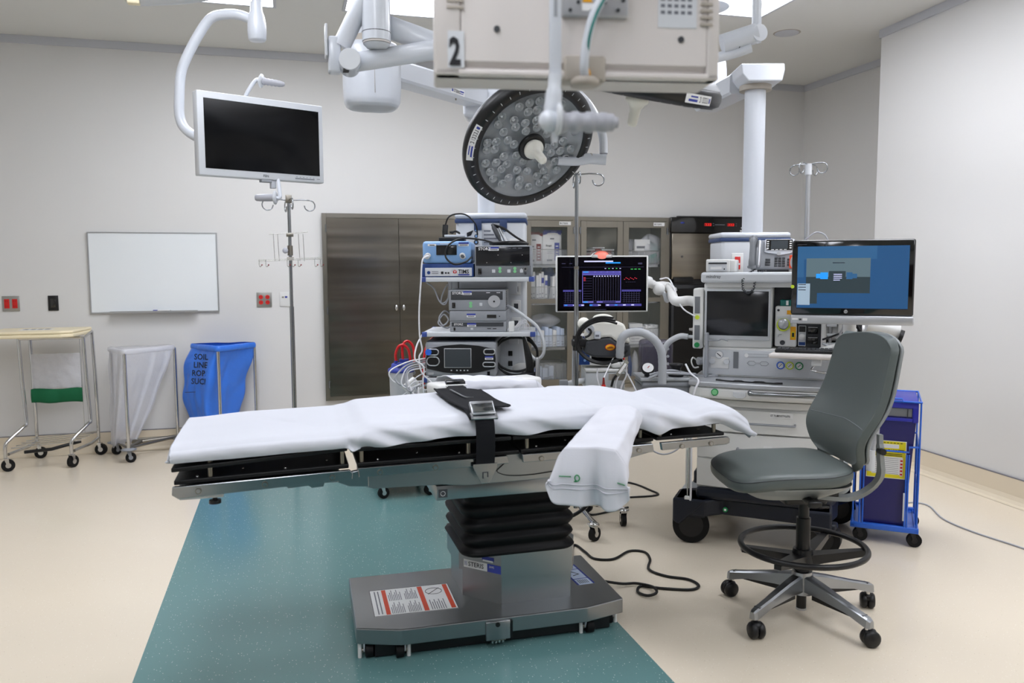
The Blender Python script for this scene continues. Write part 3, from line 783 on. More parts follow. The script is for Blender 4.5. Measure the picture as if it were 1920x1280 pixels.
for a in (25, 150, 205, 330):
    t = L2(a + 8); M = Matrix.Rotation(t, 4, 'Z')
    mb.add([(.02, -.03, .215), (.02, .03, .215), (.02, .03, .255), (.02, -.03, .255), (R_, -.014, zr - .03), (R_, .014, zr - .03), (R_, .014, zr - .005), (R_, -.014, zr - .005)],
           [(0, 1, 5, 4), (1, 2, 6, 5), (2, 3, 7, 6), (3, 0, 4, 7), (4, 5, 6, 7)], 'black_plastic', False, M)
mb.build('foot_ring', CH)
# seat (local +x is the way the chair faces)
def super_outline(hx, hy, p, a):
    c, s_ = cos(a), sin(a); k = (abs(c) ** p + abs(s_) ** p) ** (-1 / p); return hx * c * k, hy * s_ * k
def seat(u, v, hx=.232, hy=.236, z=.628, th=.060):
    a = 2 * pi * u
    prof = [(0, 1.0), (.45, 1.0), (.78, .99), (.90, .95), (.96, .86), (.99, .70), (1.0, .50), (.995, .25), (.97, .08), (.93, .0)]
    k = v * (len(prof) - 1); i = min(int(k), len(prof) - 2); f = k - i
    r = prof[i][0] + (prof[i + 1][0] - prof[i][0]) * f; h = prof[i][1] + (prof[i + 1][1] - prof[i][1]) * f
    x, y = super_outline(hx, hy, 4.2, a); x *= r; y *= r
    zz = z - th + th * h
    zz -= max(0, x / hx) ** 2.5 * .030 - (y / hy) ** 2 * .004 + .006 * math.exp(-(x * x + y * y) / .02)
    zz += .018 * max(0, -x / hx) ** 3
    return (x + .105, y, zz)
mb = MB(); mb.grid(seat, 72, 30, 'leather', cu=True)
st = [seat(k / 72, .56) for k in range(72)]; mb.tube([Vector(p) + Vector((0, 0, .002)) for p in st], .0016, 'dark_grey', 5, True)
mb.build('seat', CH)
mb = MB()
def pan(u, v):
    a = 2 * pi * u; x, y = super_outline(.226, .230, 4.0, a); k = [(0, 0), (.42, 0), (.60, .008), (.84, .04), (.985, .066), (1, .072)]
    t = v * 5; i = min(int(t), 4); f = t - i; r = k[i][0] + (k[i + 1][0] - k[i][0]) * f; h = k[i][1] + (k[i + 1][1] - k[i][1]) * f
    return (x * r + .10, y * r, .502 + h)
mb.grid(pan, 60, 24, 'chair_shell', cu=True); mb.build('seat_pan', CH)
mb = MB(); mb.box(-.07, .10, -.06, .06, .464, .51, 'black_plastic', .012).box(-.11, .01, -.07, .07, .477, .532, 'black_plastic', .012)
mb.cyl((.06, .15, .519), (.06, .235, .519), .014, 'black_plastic', n=14).box(.035, .085, .215, .24, .507, .532, 'black_plastic', .006)
mb.box(.01, .05, .05, .24, .506, .514, 'black_plastic', .002)
mb.build('tilt_mechanism', CH)
# backrest support: curved bar from under the seat up behind the back
mb = MB()
path = [(.02, 0, .505), (-.11, 0, .490), (-.175, 0, .492), (-.215, 0, .53), (-.222, 0, .60), (-.208, 0, .69), (-.205, 0, .76)]
for s_ in (-1, 1):
    P = [(x, s_ * (.045 + .125 * min(1, max(0, (z - .49) / .13))) if x < -.16 else s_ * (.045 + .10 * max(0, -x - .05)), z) for x, y, z in path]
    ribbon(mb, P, [.05, .05, .045, .04, .035, .03, .02], 'chair_shell', side=(0, 1, 0), th=.016, curve=6)
mb.build('back_support', CH)
def backf(u, v):
    # u across -1..1, v up 0..1 ; closed sheet handled by solidify
    y = (u * 2 - 1); z = .620 + .505 * v
    w = .238 * (.80 + .20 * sin(min(1, v * 2.2) * pi / 2)) * (1 - .10 * max(0, v - .45) / .55)
    rr = 1
    if v > .93: w *= 1 - .18 * ((v - .93) / .07) ** 2
    if v < .06: w *= 1 - .25 * ((.06 - v) / .06) ** 2
    x = -.172 + .050 * math.exp(-((v - .22) / .22) ** 2) - .072 * v ** 1.35
    x += .040 * y * y * (1 - .3 * v)
    zz = z - .022 * (y * y) * (1 if v > .5 else -1) * abs(v - .5) * 2
    return (x, y * w, zz)
mb = MB(); mb.grid(backf, 30, 44, 'leather'); bk_ = mb.build('backrest', CH)
m_ = bk_.modifiers.new('s', 'SOLIDIFY'); m_.thickness = .030; m_.offset = -1
m_ = bk_.modifiers.new('b', 'BEVEL'); m_.width = .012; m_.segments = 4; m_.limit_method = 'ANGLE'; m_.angle_limit = radians(50)
mb = MB()
ln = [Vector(backf(k / 29, .34 - .05 * abs(k / 29 - .5))) + Vector((.0014, 0, 0)) for k in range(1, 29)]
mb.tube(ln, .0011, 'stitch', 4)
mb.build('seam', bk_)
mb = MB()
def shell(u, v):
    p = Vector(backf(u, v)); return (p.x - .040 - .004 * sin(v * pi), p.y * 1.03, p.z)
mb.grid(shell, 20, 30, 'chair_shell'); sh_ = mb.build('back_shell', CH); m_ = sh_.modifiers.new('s', 'SOLIDIFY'); m_.thickness = .010; m_.offset = 0
mb = MB(); mb.cyl((-.205, -.17, .70), (-.205, -.20, .70), .012, 'black_plastic', n=14).cyl((-.205, .17, .70), (-.205, .20, .70), .012, 'black_plastic', n=14); mb.build('pivot_knob', CH)
# ------------------------------------------------------------------ wall cabinets (steel), built into the back wall
YF = 6.655                       # front plane of the cabinets; they are set into niches of the wall
def cab_shell(name, label, x0, x1, z0=.316, z1=1.82, stile=.035, glass=False):
    t = thing(name, label, 'cabinet', ((x0 + x1) / 2, YF, z0))
    mb = MB(t)
    for a in ((x0, x0 + stile, z0, z1), (x1 - stile, x1, z0, z1), (x0 + stile, x1 - stile, z1 - .035, z1), (x0 + stile, x1 - stile, z0, z0 + .035)):
        mb.box(a[0], a[1], YF, YF + .022, a[2], a[3], 'steel_frame', .001, seg=1)
    mb.build('face_frame', t)
    return t
def niche(t, x0, x1, z0, z1, yb):
    mb = MB(t)
    mb.box(x0, x1, yb - .01, yb, z0, z1, 'steel_frame').box(x0, x0 + .008, YF + .02, yb, z0, z1, 'steel_frame').box(x1 - .008, x1, YF + .02, yb, z0, z1, 'steel_frame')
    mb.box(x0, x1, YF + .02, yb, z0, z0 + .008, 'steel_frame').box(x0, x1, YF + .02, yb, z1 - .008, z1, 'steel_frame')
    mb.build('carcass', t)
def hinge(par, T_, x, z):
    mb = MB(T_); mb.cyl((x, YF - .006, z - .03), (x, YF - .006, z + .03), .005, 'steel_polish', n=8).box(x - .004, x + .012, YF - .004, YF - .001, z - .03, z + .03, 'steel_polish'); mb.build('hinge', par)
# solid double-door cabinet
t = cab_shell('steel_cabinet', 'tall stainless cabinet with two solid brushed doors', .286, 1.50)
niche(t, .30, 1.485, .33, 1.805, YF + .035)
for x0, x1, hx in ((.322, .892, .868), (.896, 1.466, .920)):
    mb = MB(); mb.box(x0, x1, YF - .001, YF + .012, .353, 1.783, 'steel_cab')
    mb.grid(lambda u, v: (x0 + (x1 - x0) * u, YF - .005 - .004 * min(1, 12 * min(v, 1 - v)) * (nz(0.5 * u + hx, v * 8, hx * 3) + .22 * nz(.8 * u, v * 25, 2)), .353 + 1.43 * v), 12, 160, 'steel_cab')
    for q in ((x0, x0 + .001, .353, 1.783), (x1 - .001, x1, .353, 1.783), (x0, x1, 1.782, 1.783), (x0, x1, .353, .354)): mb.box(q[0], q[1], YF - .0042, YF, q[2], q[3], 'steel_frame')
    d = mb.build('door', t); d.location = (-(.286 + 1.50) / 2, -YF, -.316)
    mb = MB(t); hz = 1.066
    mb.cyl((hx, YF - .004, hz), (hx, YF - .020, hz), .008, 'steel_polish', n=12)
    s_ = 1 if hx > .89 else -1
    mb.ball((hx + s_ * .004, YF - .024, hz - .004), .022, 'chrome', 14, sc=(.55, .35, 1.1)); h = mb.build('handle', d)
    h.matrix_parent_inverse = d.matrix_basis.inverted()
    for z in (1.70, 1.045, .45):
        if hx < .89: hinge(t, t, .316, z)
mb = MB(t); mb.box(1.40, 1.455, YF - .0055, YF - .004, 1.742, 1.765, 'paper').text('STERIS', .013, (1.408, YF - .0055, 1.748), 'ink', bold=.0001); mb.build('name_plate', t)

def glass_cab(label, x0, xm, x1, depth=.33):
    t = cab_shell('glass_cabinet', label, x0, x1)
    return t
def cut_wall_box():     # opaque inside of the glass cabinets: they stand proud of the wall inside a deep niche
    pass
def glass_door(t, x0, x1, hin, plate_):
    z0, z1 = .353, 1.783; off = Vector(t.location)
    s = .052; mb = MB()
    for a in ((x0, x0 + s, z0, z1), (x1 - s, x1, z0, z1), (x0 + s, x1 - s, z1 - .055, z1), (x0 + s, x1 - s, z0, z0 + .06), (x0 + s, x1 - s, 1.075, 1.115)):
        mb.box(a[0], a[1], YF - .006, YF + .014, a[2], a[3], 'steel_frame', .001, seg=1)
    d = mb.build('door', t); d.location = -off
    for a in ((z0 + .06, 1.075), (1.115, z1 - .055)):
        for q in ((x0 + s, x0 + s + .004, a[0], a[1]), (x1 - s - .004, x1 - s, a[0], a[1]), (x0 + s, x1 - s, a[0], a[0] + .004)):
            pass
        g = MB(t); g.box(x0 + s, x1 - s, YF + .002, YF + .006, a[0], a[1], 'glass'); o = g.build('pane', d); o.matrix_parent_inverse = d.matrix_basis.inverted()
    if plate_:
        g = MB(t); xa = x1 - .125; g.box(xa, xa + .105, YF - .0075, YF - .006, 1.745, 1.775, 'paper').text('STERIS', .019, (xa + .022, YF - .0076, 1.753), 'ink', bold=.0002)
        for k in range(3): g.box(xa + .007 + k * .004, xa + .0095 + k * .004, YF - .0082, YF - .0075, 1.753, 1.767, 'ink')
        o = g.build('name_plate', d); o.matrix_parent_inverse = d.matrix_basis.inverted()
    for z in (1.70, .45): hinge(t, t, hin, z)
YB = 7.02
def interior(t, x0, x1):
    mb = MB(t)
    mb.box(x0, x1, YB - .008, YB, .33, 1.805, 'steel_frame').box(x0, x0 + .006, YF + .022, YB, .33, 1.805, 'steel_frame').box(x1 - .006, x1, YF + .022, YB, .33, 1.805, 'steel_frame')
    mb.box(x0, x1, YF + .022, YB, .33, .352, 'steel_frame').box(x0, x1, YF + .022, YB, 1.797, 1.805, 'steel_frame')
    mb.build('carcass', t)
    for z in (1.405, 1.085, .69):
        mb = MB(t); mb.box(x0 + .006, x1 - .006, YF + .03, YB - .01, z - .012, z, 'steel_frame').box(x0 + .006, x1 - .006, YF + .028, YF + .032, z - .022, z + .001, 'steel_polish'); mb.build('shelf', t)
GB = glass_cab('stainless cabinet with glass doors, half hidden behind the video equipment shelves', 1.50, 1.96, 2.43)
interior(GB, 1.515, 2.415)
glass_door(GB, 1.54, 1.962, 1.53, False); glass_door(GB, 1.966, 2.395, 2.402, True)
GC = glass_cab('stainless cabinet with glass doors next to the black warming cabinet', 2.43, 2.86, 3.312)
interior(GC, 2.445, 3.297)
glass_door(GC, 2.468, 2.86, 2.458, False); glass_door(GC, 2.864, 3.276, 3.284, True)

# niche in the wall: replace the wall with one that has the opening
for o in list(COL.objects):
    if o.name == 'wall_back': bpy.data.objects.remove(o)
wb = MB()
N0, N1, NZ0, NZ1 = .29, 4.10, .32, 1.815
wb.box(-3.3, N0, RY, RY + .5, 0, H, 'wall_paint').box(N1, 4.9, RY, RY + .5, 0, H, 'wall_paint').box(N0, N1, RY, RY + .5, 0, NZ0, 'wall_paint').box(N0, N1, RY, RY + .5, NZ1, H, 'wall_paint').box(N0, N1, RY + .45, RY + .5, NZ0, NZ1, 'wall_paint')
struct(wb, 'wall_back')

# warming cabinet
WC = thing('warming_cabinet', 'black-topped warming cabinet with red digits beside the glass cabinets', 'cabinet', (3.71, YF, .30))
x0, x1 = 3.317, 4.10
mb = MB(WC); mb.box(x0, x1, YF + .0, RY + .3, .325, 1.70, 'black_plastic', .003); mb.build('body', WC)
mb = MB(WC); mb.box(x0 - .01, x1, YF - .035, YF, 1.69, 1.825, 'black_gloss', .004).box(x0 + .05, x1 - .08, YF - .045, YF - .01, 1.822, 1.835, 'black_plastic', .003)
mb.ball((x0 + .10, YF - .036, 1.775), .022, 'label_blue', 12, sc=(1, .12, .35))
for k, x in enumerate((3.63, 3.86)):
    mb.box(x, x + .075, YF - .037, YF - .034, 1.748, 1.775, 'dark_red')
    for j in range(3):
        mb.box(x + .008 + j * .022, x + .024 + j * .022, YF - .0385, YF - .0365, 1.752, 1.754, 'red_led').box(x + .008 + j * .022, x + .024 + j * .022, YF - .0385, YF - .0365, 1.769, 1.771, 'red_led').box(x + .022 + j * .022, x + .0245 + j * .022, YF - .0385, YF - .0365, 1.752, 1.771, 'red_led')
    for j in range(2): mb.box(x + .09, x + .10, YF - .037, YF - .035, 1.75 + j * .018, 1.756 + j * .018, 'ink_grey')
mb.box(3.74, 3.84, YF - .037, YF - .035, 1.758, 1.764, 'ink_grey')
mb.cyl((4.01, YF - .036, 1.735), (4.01, YF - .032, 1.735), .006, 'paper', n=8).box(3.995, 4.02, YF - .037, YF - .034, 1.70, 1.715, 'paper')
mb.build('control_panel', WC)
mb = MB(WC); mb.box(x0 + .005, x1 - .01, YF - .028, YF, 1.275, 1.682, 'steel_cab', .003); d = mb.build('door', WC)
mb = MB(WC); mb.cyl((3.42, YF - .032, 1.475), (3.42, YF - .026, 1.475), .010, 'steel_polish', n=14); mb.build('lock', d)
mb = MB(WC); mb.box(3.335, 3.53, YF - .05, YF - .026, 1.245, 1.29, 'black_plastic', .006); mb.build('handle', d)
mb = MB(WC); mb.box(x0 + .005, x1 - .01, YF - .028, YF, .32, 1.225, 'screen_dark', .003).box(x0 + .03, x1 - .04, YF - .030, YF - .027, .36, 1.19, 'black_gloss'); mb.build('door', WC)

# ---- contents of the glass cabinets
def packet(name, label, x, y, z, w, h, stripe, group, rz=0, lean=0, word='Biogel', cat='packet'):
    """glossy glove packet standing on its end"""
    mb = MB(); 
    def fn(u, v): return (-w / 2 + w * u, -.012 * sin(u * pi) * sin(v * pi) ** .5 if 0 < v < 1 else 0, h * v)
    mb.grid(fn, 8, 8, 'paper'); 
    mb.box(-w / 2, w / 2, .0, .010, 0, h, 'paper'); mb.box(-w / 2, w / 2, -.002, .0, h * .90, h, stripe)
    mb.box(w * .12, w * .38, -.0150, -.0128, h * .12, h * .66, stripe)
    for k in range(5): mb.box(w * .18, w * .32, -.0156, -.0149, h * (.18 + .09 * k), h * (.21 + .09 * k), 'paper')
    mb.text(word, .022, (-w * .36, -.0135, h * .55), 'ink', bold=.0004)
    mb.box(-w * .30, w * .05, -.0135, -.0125, h * .40, h * .41, 'ink_grey').box(-w * .30, 0, -.0135, -.0125, h * .34, h * .35, 'ink_grey').box(-w * .12, w * .1, -.011, -.010, h * .76, h * .80, 'ink_grey')
    mb.box(-w * .3, 0, -.012, -.011, h * .10, h * .16, 'ink_grey')
    o = solo(mb, name, label, cat, (x, y, z), rz, group); return o
def rack(x0, x1, z0, h, y0=YF + .05, y1=YF + .26, name='wire_basket', label='', group='clear baskets in the glass cabinets', m='clear_plastic'):
    mb = MB(); mb.box(0, x1 - x0, 0, .003, 0, h, m).box(0, x1 - x0, y1 - y0 - .003, y1 - y0, 0, h, m).box(0, .003, 0, y1 - y0, 0, h, m).box(x1 - x0 - .003, x1 - x0, 0, y1 - y0, 0, h, m).box(0, x1 - x0, 0, y1 - y0, 0, .003, m)
    mb.tube([(0, 0, h), (x1 - x0, 0, h), (x1 - x0, y1 - y0, h), (0, y1 - y0, h)], .003, 'alu', 6, True)
    for k in range(1, 6): mb.cyl(((x1 - x0) * k / 6, -.001, 0), ((x1 - x0) * k / 6, -.001, h), .0012, 'alu', n=5, caps=False)
    return solo(mb, name, label, 'basket', (x0, y0, z0), 0, group)
packet('glove_packet', 'white glove packet with a dark red stripe on the top cabinet shelf', 2.075, YF + .10, 1.409, .155, .27, 'dark_red', None)
packet('glove_packet', 'white glove packet with a violet stripe, in front of its twin', 2.235, YF + .09, 1.409, .165, .285, 'label_blue', None)
packet('glove_packet', 'glove packet with a violet top edge peeking over the front one', 2.255, YF + .125, 1.409, .165, .30, 'label_blue', None)
packet('glove_packet', 'glove packet with a red top edge, behind the red-striped packet', 2.06, YF + .135, 1.409, .16, .283, 'dark_red', None)
rack(2.00, 2.385, 1.409, .13, YF + .045, YF + .24, label='clear basket holding glove packets on the top shelf behind glass')
def paperbox(x, y, z, w, d, h, label, m='paper', stripe=None, name='supply_box', group=None, rz=0, cat='box', lines=3):
    mb = MB(); mb.box(0, w, 0, d, 0, h, m, .002, seg=1)
    if stripe: mb.box(0, w, -.001, 0, h * .62, h * .80, stripe)
    for k in range(lines): mb.box(w * .15, w * (.85 - .1 * (k % 2)), -.0012, 0, h * (.12 + .14 * k), h * (.155 + .14 * k), 'ink_grey')
    return solo(mb, name, label, cat, (x, y, z), rz, group)
# second shelf, unit B
g = 'sterile packs upright in the middle cabinet'
for k in range(7):
    paperbox(2.01 + k * .026, YF + .07 + .01 * (k % 3), 1.087, .022, .16, .23 + .015 * (k % 3), 'upright white sterile pack left of the blue bundle behind glass', 'paper', 'label_blue' if k > 4 else None, 'sterile_pack', g + ' left', cat='pack', lines=2)
for k in range(5):
    paperbox(2.235 + k * .026, YF + .07 + .008 * (k % 2), 1.087, .022, .16, .22 + .012 * (k % 3), 'upright white sterile pack right of the blue bundle behind glass', 'paper', None, 'sterile_pack', g + ' right', cat='pack', lines=2)
mb = MB(); mb.grid(lambda u, v: (.085 * cos(2 * pi * u) * sin(pi * v) * (1 + .1 * sin(u * 31)), .07 * sin(2 * pi * u) * sin(pi * v), .16 + .15 * -cos(pi * v) * (1 + .12 * sin(u * 19 + 3))), 40, 20, 'deep_blue', cu=True)
solo(mb, 'wrapped_bundle', 'blue wrapped bundle between white packs in the glass cabinet', 'bundle', (2.222, YF + .20, 1.09))
rack(2.0, 2.385, 1.087, .13, label='clear basket of sterile packs on the middle cabinet shelf')
# third shelf, unit B
for k in range(9):
    paperbox(2.02 + k * .036, YF + .06 + .01 * (k % 2), .692, .032, .17, .145 + .014 * ((k * 5) % 3), 'pale blue packet in the row below the divider of the glass cabinet', 'paper_blue' if k % 3 else 'paper', None, 'dressing_packet', 'pale packets in the lower glass cabinet', cat='packet', lines=2)
rack(2.0, 2.385, .692, .10, label='clear basket of pale packets in the lower part of the cabinet')
mb = MB(); mb.grid(lambda u, v: (.15 * cos(2 * pi * u) * sin(pi * v), .08 * sin(2 * pi * u) * sin(pi * v), .05 - .05 * cos(pi * v) * (1 + .3 * sin(u * 17))), 30, 12, 'clear_bag', cu=True)
solo(mb, 'plastic_wrap', 'clear crumpled plastic bag lying over the pale packets', 'bag', (2.19, YF + .17, .865))
# bottom, unit B
for k in range(4): paperbox(2.06 + k * .055, YF + .16, .352, .05, .12, .14 + .02 * (k % 2), 'small pale carton at the bottom of the glass cabinet', 'paper_blue', None, 'supply_box', 'cartons at the cabinet bottom')
mb = MB(); mb.cyl((0, 0, .03), (.05, 0, .03), .03, 'scr_cyan' if 0 else 'light_blue', n=18).cyl((.05, 0, .03), (.15, .01, .03), .022, 'clear_plastic', n=16).tube([(.1, 0, .05), (.17, .01, .06), (.22, 0, .03), (.26, 0, .02)], .012, 'clear_plastic', 8, curve=4)
solo(mb, 'breathing_filter', 'clear tube with a bright blue cap at the cabinet bottom', 'tube', (2.05, YF + .08, .352))
rack(2.0, 2.385, .352, .20, YF + .045, YF + .26, label='clear basket at the bottom of the middle cabinet')
# unit C upper shelf
for k in range(5):
    paperbox(2.54 + k * .05, YF + .08, 1.407, .046, .18, .10 + .02 * (k % 3), 'dark red packet in the basket on the top right shelf', 'dark_red', None, 'suture_packet', 'red packets in the right glass cabinet', cat='packet', lines=1)
for k in range(3):
    mb = MB(); mb.box(0, .11, 0, .16, 0, .012, 'paper', .002).box(.01, .10, .0, .001, .004, .008, 'ink_grey')
    solo(mb, 'gauze_pack', 'white flat pack lying on the red packets', 'pack', (2.53 + .085 * k, YF + .09, 1.53 + .018 * (k % 2)), 4 - 7 * k, 'white packs on the red packets')
rack(2.53, 2.80, 1.407, .11, label='clear basket of red packets on the top shelf')
for k, (x, s_, mm, lb) in enumerate(((2.96, .10, 'clear_bag', 'clear wrapped mask bag on the left of the teal item'), (3.13, .12, 'clear_bag', 'clear wrapped mask bag leaning to the right'), (3.15, .085, 'teal_plastic', 'teal folded item under the clear bags'))):
    mb = MB(); mb.grid(lambda u, v: (s_ * 1.2 * cos(2 * pi * u) * sin(pi * v) * (1 + .18 * sin(u * 25 + k)), .06 * sin(2 * pi * u) * sin(pi * v), s_ * (1 - cos(pi * v)) * (1 + .14 * sin(u * 19 + k * 2))), 36, 14, mm, cu=True)
    solo(mb, 'wrapped_mask' if k < 2 else 'folded_drape', lb, 'bag' if k < 2 else 'drape', (x + .03, YF + .11 + .05 * (k == 0), 1.409))
mb = MB(); mb.box(0, .15, 0, .03, 0, .11, 'paper', .004).box(.02, .10, -.001, 0, .03, .05, 'ink_grey')
solo(mb, 'gauze_pack', 'tilted white pack lying over the wrapped mask bags', 'pack', (3.0, YF + .06, 1.52), 0)
rack(2.93, 3.25, 1.407, .12, label='clear basket of wrapped masks on the top shelf at right')
# unit C lower
paperbox(2.955, YF + .06, .692, .13, .18, .185, 'white and blue carton on the lower shelf behind glass', 'paper', 'label_blue')
for k in range(6): paperbox(3.09 + k * .026, YF + .07, .692, .023, .15, .16 + .01 * (k % 2), 'upright white sachet beside the white and blue carton', 'paper', None, 'sachet', 'sachets beside the carton', cat='packet', lines=2)
rack(2.945, 3.255, .692, .14, YF + .04, YF + .27, label='clear basket around the carton on the lower right shelf')
for k in range(2):
    mb = MB(); mb.grid(lambda u, v: (.035 * cos(2 * pi * u) * sin(pi * v), .04 * sin(2 * pi * u) * sin(pi * v), .13 * (1 - cos(pi * v)) * (1 + .1 * sin(u * 19 + k * 2))), 20, 12, 'clear_bag' if k else 'deep_blue', cu=True)
    solo(mb, 'wrapped_bottle', 'blue wrapped bottle behind the lower glass pane' if k == 0 else 'clear wrapped bottle beside the blue wrapped one', 'bottle', (2.965 + k * .06, YF + .10, .352))
paperbox(2.53, YF + .06, .352, .28, .18, .16, 'low white box with a green edge at the bottom behind the left pane', 'paper', 'green')
# ------------------------------------------------------------------ left equipment boom
def hub(T_, x, y, z0, z1, w=.135, spindle=True):
    mb = MB()
    def fn(u, v):
        a = 2 * pi * u; px, py = super_outline(w, w * .95, 3.0, a)
        prof = [(0, 0), (.80, 0), (.90, .03), (.97, .10), (1.0, .35), (.99, .7), (.95, .90), (.86, .985), (.7, 1), (0, 1)]
        k = v * 9; i = min(int(k), 8); f = k - i; r = prof[i][0] + (prof[i + 1][0] - prof[i][0]) * f; h = prof[i][1] + (prof[i + 1][1] - prof[i][1]) * f
        return (x + px * r, y + py * r, z0 + (z1 - z0) * h)
    mb.M = T_.matrix_basis.inverted(); mb.grid(fn, 40, 36, 'white_paint', cu=True)
    mb.box(x - .0008, x + .0008, y - w * .96, y - w * .93, z0 + .05, z1 - .05, 'beige_dark')
    mb.build('hub', T_)
    mb = MB(T_); mb.cyl((x, y, z1 - .01), (x, y, 3.04), .085, 'white_paint').cyl((x, y, z1 - .005), (x, y, z1 + .03), .10, 'beige_dark').cyl((x, y, 3.0), (x, y, 3.045), .16, 'white_paint', n=32); mb.build('ceiling_mount', T_)
def armbeam(T_, A, B, w, z0, z1, name='arm', lbl=None, z0b=None, z1b=None):
    A = Vector((A[0], A[1], 0)); B = Vector((B[0], B[1], 0)); d = (B - A).normalized(); L = (B - A).length
    z0b = z0 if z0b is None else z0b; z1b = z1 if z1b is None else z1b
    M = Matrix.Translation(A) @ Matrix.Rotation(math.atan2(d.y, d.x), 4, 'Z')
    mb = MB(T_); vs = []
    sec = lambda x, a, b, w: [(x, -w, a + .012), (x, -w + .012, a), (x, w - .012, a), (x, w, a + .012), (x, w, b - .012), (x, w - .012, b), (x, -w + .012, b), (x, -w, b - .012)]
    vs = sec(0, z0, z1, w) + sec(L, z0b, z1b, w)
    mb.add(vs, [(i, (i + 1) % 8, 8 + (i + 1) % 8, 8 + i) for i in range(8)] + [tuple(range(8))[::-1], tuple(range(8, 16))], 'white_paint', False, M)
    if lbl:
        x, s_ = lbl; y = -w - .0006; zc = (z0 + z1) / 2
        Mx = M
        def q(x0, x1, a, b, m): mb.box(x0, x1, y - .0004, y, a, b, m, M=Mx)
        q(x, x + .16 * s_, zc - .018 * s_, zc + .018 * s_, 'paper')
        for k in range(3): mb.box(x + .008 + k * .006, x + .012 + k * .006, y - .0012, y - .0005, zc - .008, zc + .010, 'label_blue', M=Mx)
        o = Mx @ Vector((x + .028, y - .0010, zc - .009)); mb.text('STERIS', .026 * s_, o, 'ink', (d.x, d.y, 0), bold=.0003)
        mb.box(x + .108 * s_, x + .152 * s_, y - .0012, y - .0005, zc + .001, zc + .009, 'label_blue', M=Mx).box(x + .108 * s_, x + .145 * s_, y - .0012, y - .0005, zc - .008, zc - .004, 'label_blue', M=Mx)
        mb.cyl(Mx @ Vector((x + .05, y - .003, zc - .045)), Mx @ Vector((x + .05, y + .001, zc - .045)), .006, 'steel_frame', n=12)
    mb.build(name, T_)
LB = thing('equipment_boom', 'white ceiling boom carrying three shelves of video equipment', 'boom', (1.08, 4.46, .70), -18)
OL = Vector((.989, 4.252, 0)); ML = frame(OL, -18); HL = frame((1.163, 4.648, 0), -18)
hub(LB, .420, 3.98, 2.135, 2.43)
armbeam(LB, (.46, 4.02), (1.18, 4.80), .065, 2.285, 2.385, lbl=(.55, .9), z0b=2.32, z1b=2.435)
mb = MB(LB); mb.box(-.13, .13, -.10, .12, 2.26, 2.44, 'white_paint', .02, M=frame((1.175, 4.78, 0), -18)); mb.build('arm_end', LB)
mb = MB(LB); mb.cyl((1.175, 4.80, 1.67), (1.175, 4.80, 2.27), .052, 'white_paint', n=28); mb.build('column', LB)
mb = MB(LB)
mb.box(-.205, .205, 0, .30, .72, 1.655, 'pale_plastic', .02, M=HL)
mb.box(-.212, .212, -.006, .306, 1.665, 1.70, 'white_paint', .016, M=HL).box(-.210, .210, -.004, .304, 1.642, 1.666, 'blue_trim', .004, M=HL)
for x in (-.075, .075): mb.box(x - .022, x + .022, -.008, .0, 1.60, 1.655, 'blue_trim', .002, M=HL)
mb.box(-.05, .05, -.003, 0, 1.46, 1.63, 'silver', .001, M=HL)
for k in range(6): mb.box(-.04, .04 - .02 * (k % 3), -.004, -.003, 1.48 + k * .022, 1.489 + k * .022, 'ink_grey', M=HL)
for x in (-.085, .083):
    for k, z in enumerate((1.60, 1.565, 1.53)):
        if x > 0 and k: continue
        mb.cyl((x, -.006, z), (x, .002, z), .011 + .003 * (k == 2), 'dark_grey', n=16, M=HL).cyl((x, -.0075, z), (x, -.006, z), .007, 'light_blue', n=12, M=HL)
mb.box(.11, .185, -.004, 0, 1.43, 1.55, 'white_plastic', .002, M=HL).cyl((.15, -.006, 1.50), (.15, -.003, 1.50), .008, 'ink', n=10, M=HL)
mb.add([(-.14, -.003, 1.585), (-.10, -.003, 1.60), (-.115, -.003, 1.57), (-.14, -.003, 1.56)], [(0, 1, 2, 3)], 'ink', M=HL)
# right-hand sockets of the boom body
for z in (.86, .80): mb.box(.10, .125, -.004, 0, z, z + .03, 'black_plastic', .002, M=HL)
for z in (1.22, 1.12, 1.02): mb.box(.12, .175, -.004, 0, z, z + .07, 'white_plastic', .002, M=HL).box(.135, .16, -.006, -.003, z + .02, z + .05, 'dark_grey', M=HL)
mb.build('service_head', LB)
def shelf(x0, x1, zt, dep=.42, th=.024, yoff=0.0):
    mb = MB(LB); mb.box(x0, x1, yoff, dep, zt - th, zt, 'pale_plastic', .003, M=ML)
    mb.box(x0 - .004, x0 + .024, yoff - .004, yoff + .03, zt - th - .001, zt + .001, 'blue_cap', .003, M=ML).box(x1 - .024, x1 + .004, yoff - .004, yoff + .03, zt - th - .001, zt + .001, 'blue_cap', .003, M=ML)
    mb.box(x0 - .004, x0 + .02, dep - .03, dep + .002, zt - th - .001, zt + .001, 'blue_cap', .003, M=ML).box(x1 - .02, x1 + .004, dep - .03, dep + .002, zt - th - .001, zt + .001, 'blue_cap', .003, M=ML)
    mb.box(x0 + .1, x0 + .16, dep - .06, dep + .0, zt - .10, zt - th, 'pale_plastic', .004, M=ML).box(x1 - .16, x1 - .1, dep - .06, dep, zt - .10, zt - th, 'pale_plastic', .004, M=ML)
    mb.build('shelf', LB)
shelf(-.302, .300, 1.330); shelf(-.300, .306, 1.034)
shelf(-.302, .30, .785)
mb = MB(LB); mb.box(.245, .30, .02, .40, .735, .775, 'alu', .004, M=ML)
for k in range(8): mb.box(.25 , .301, .03 + k * .045, .055 + k * .045, .742, .765, 'dark_grey', M=ML)
mb.box(.31, .335, -.01, .02, .70, .90, 'alu', .008, M=ML)
mb.build('drawer', LB)

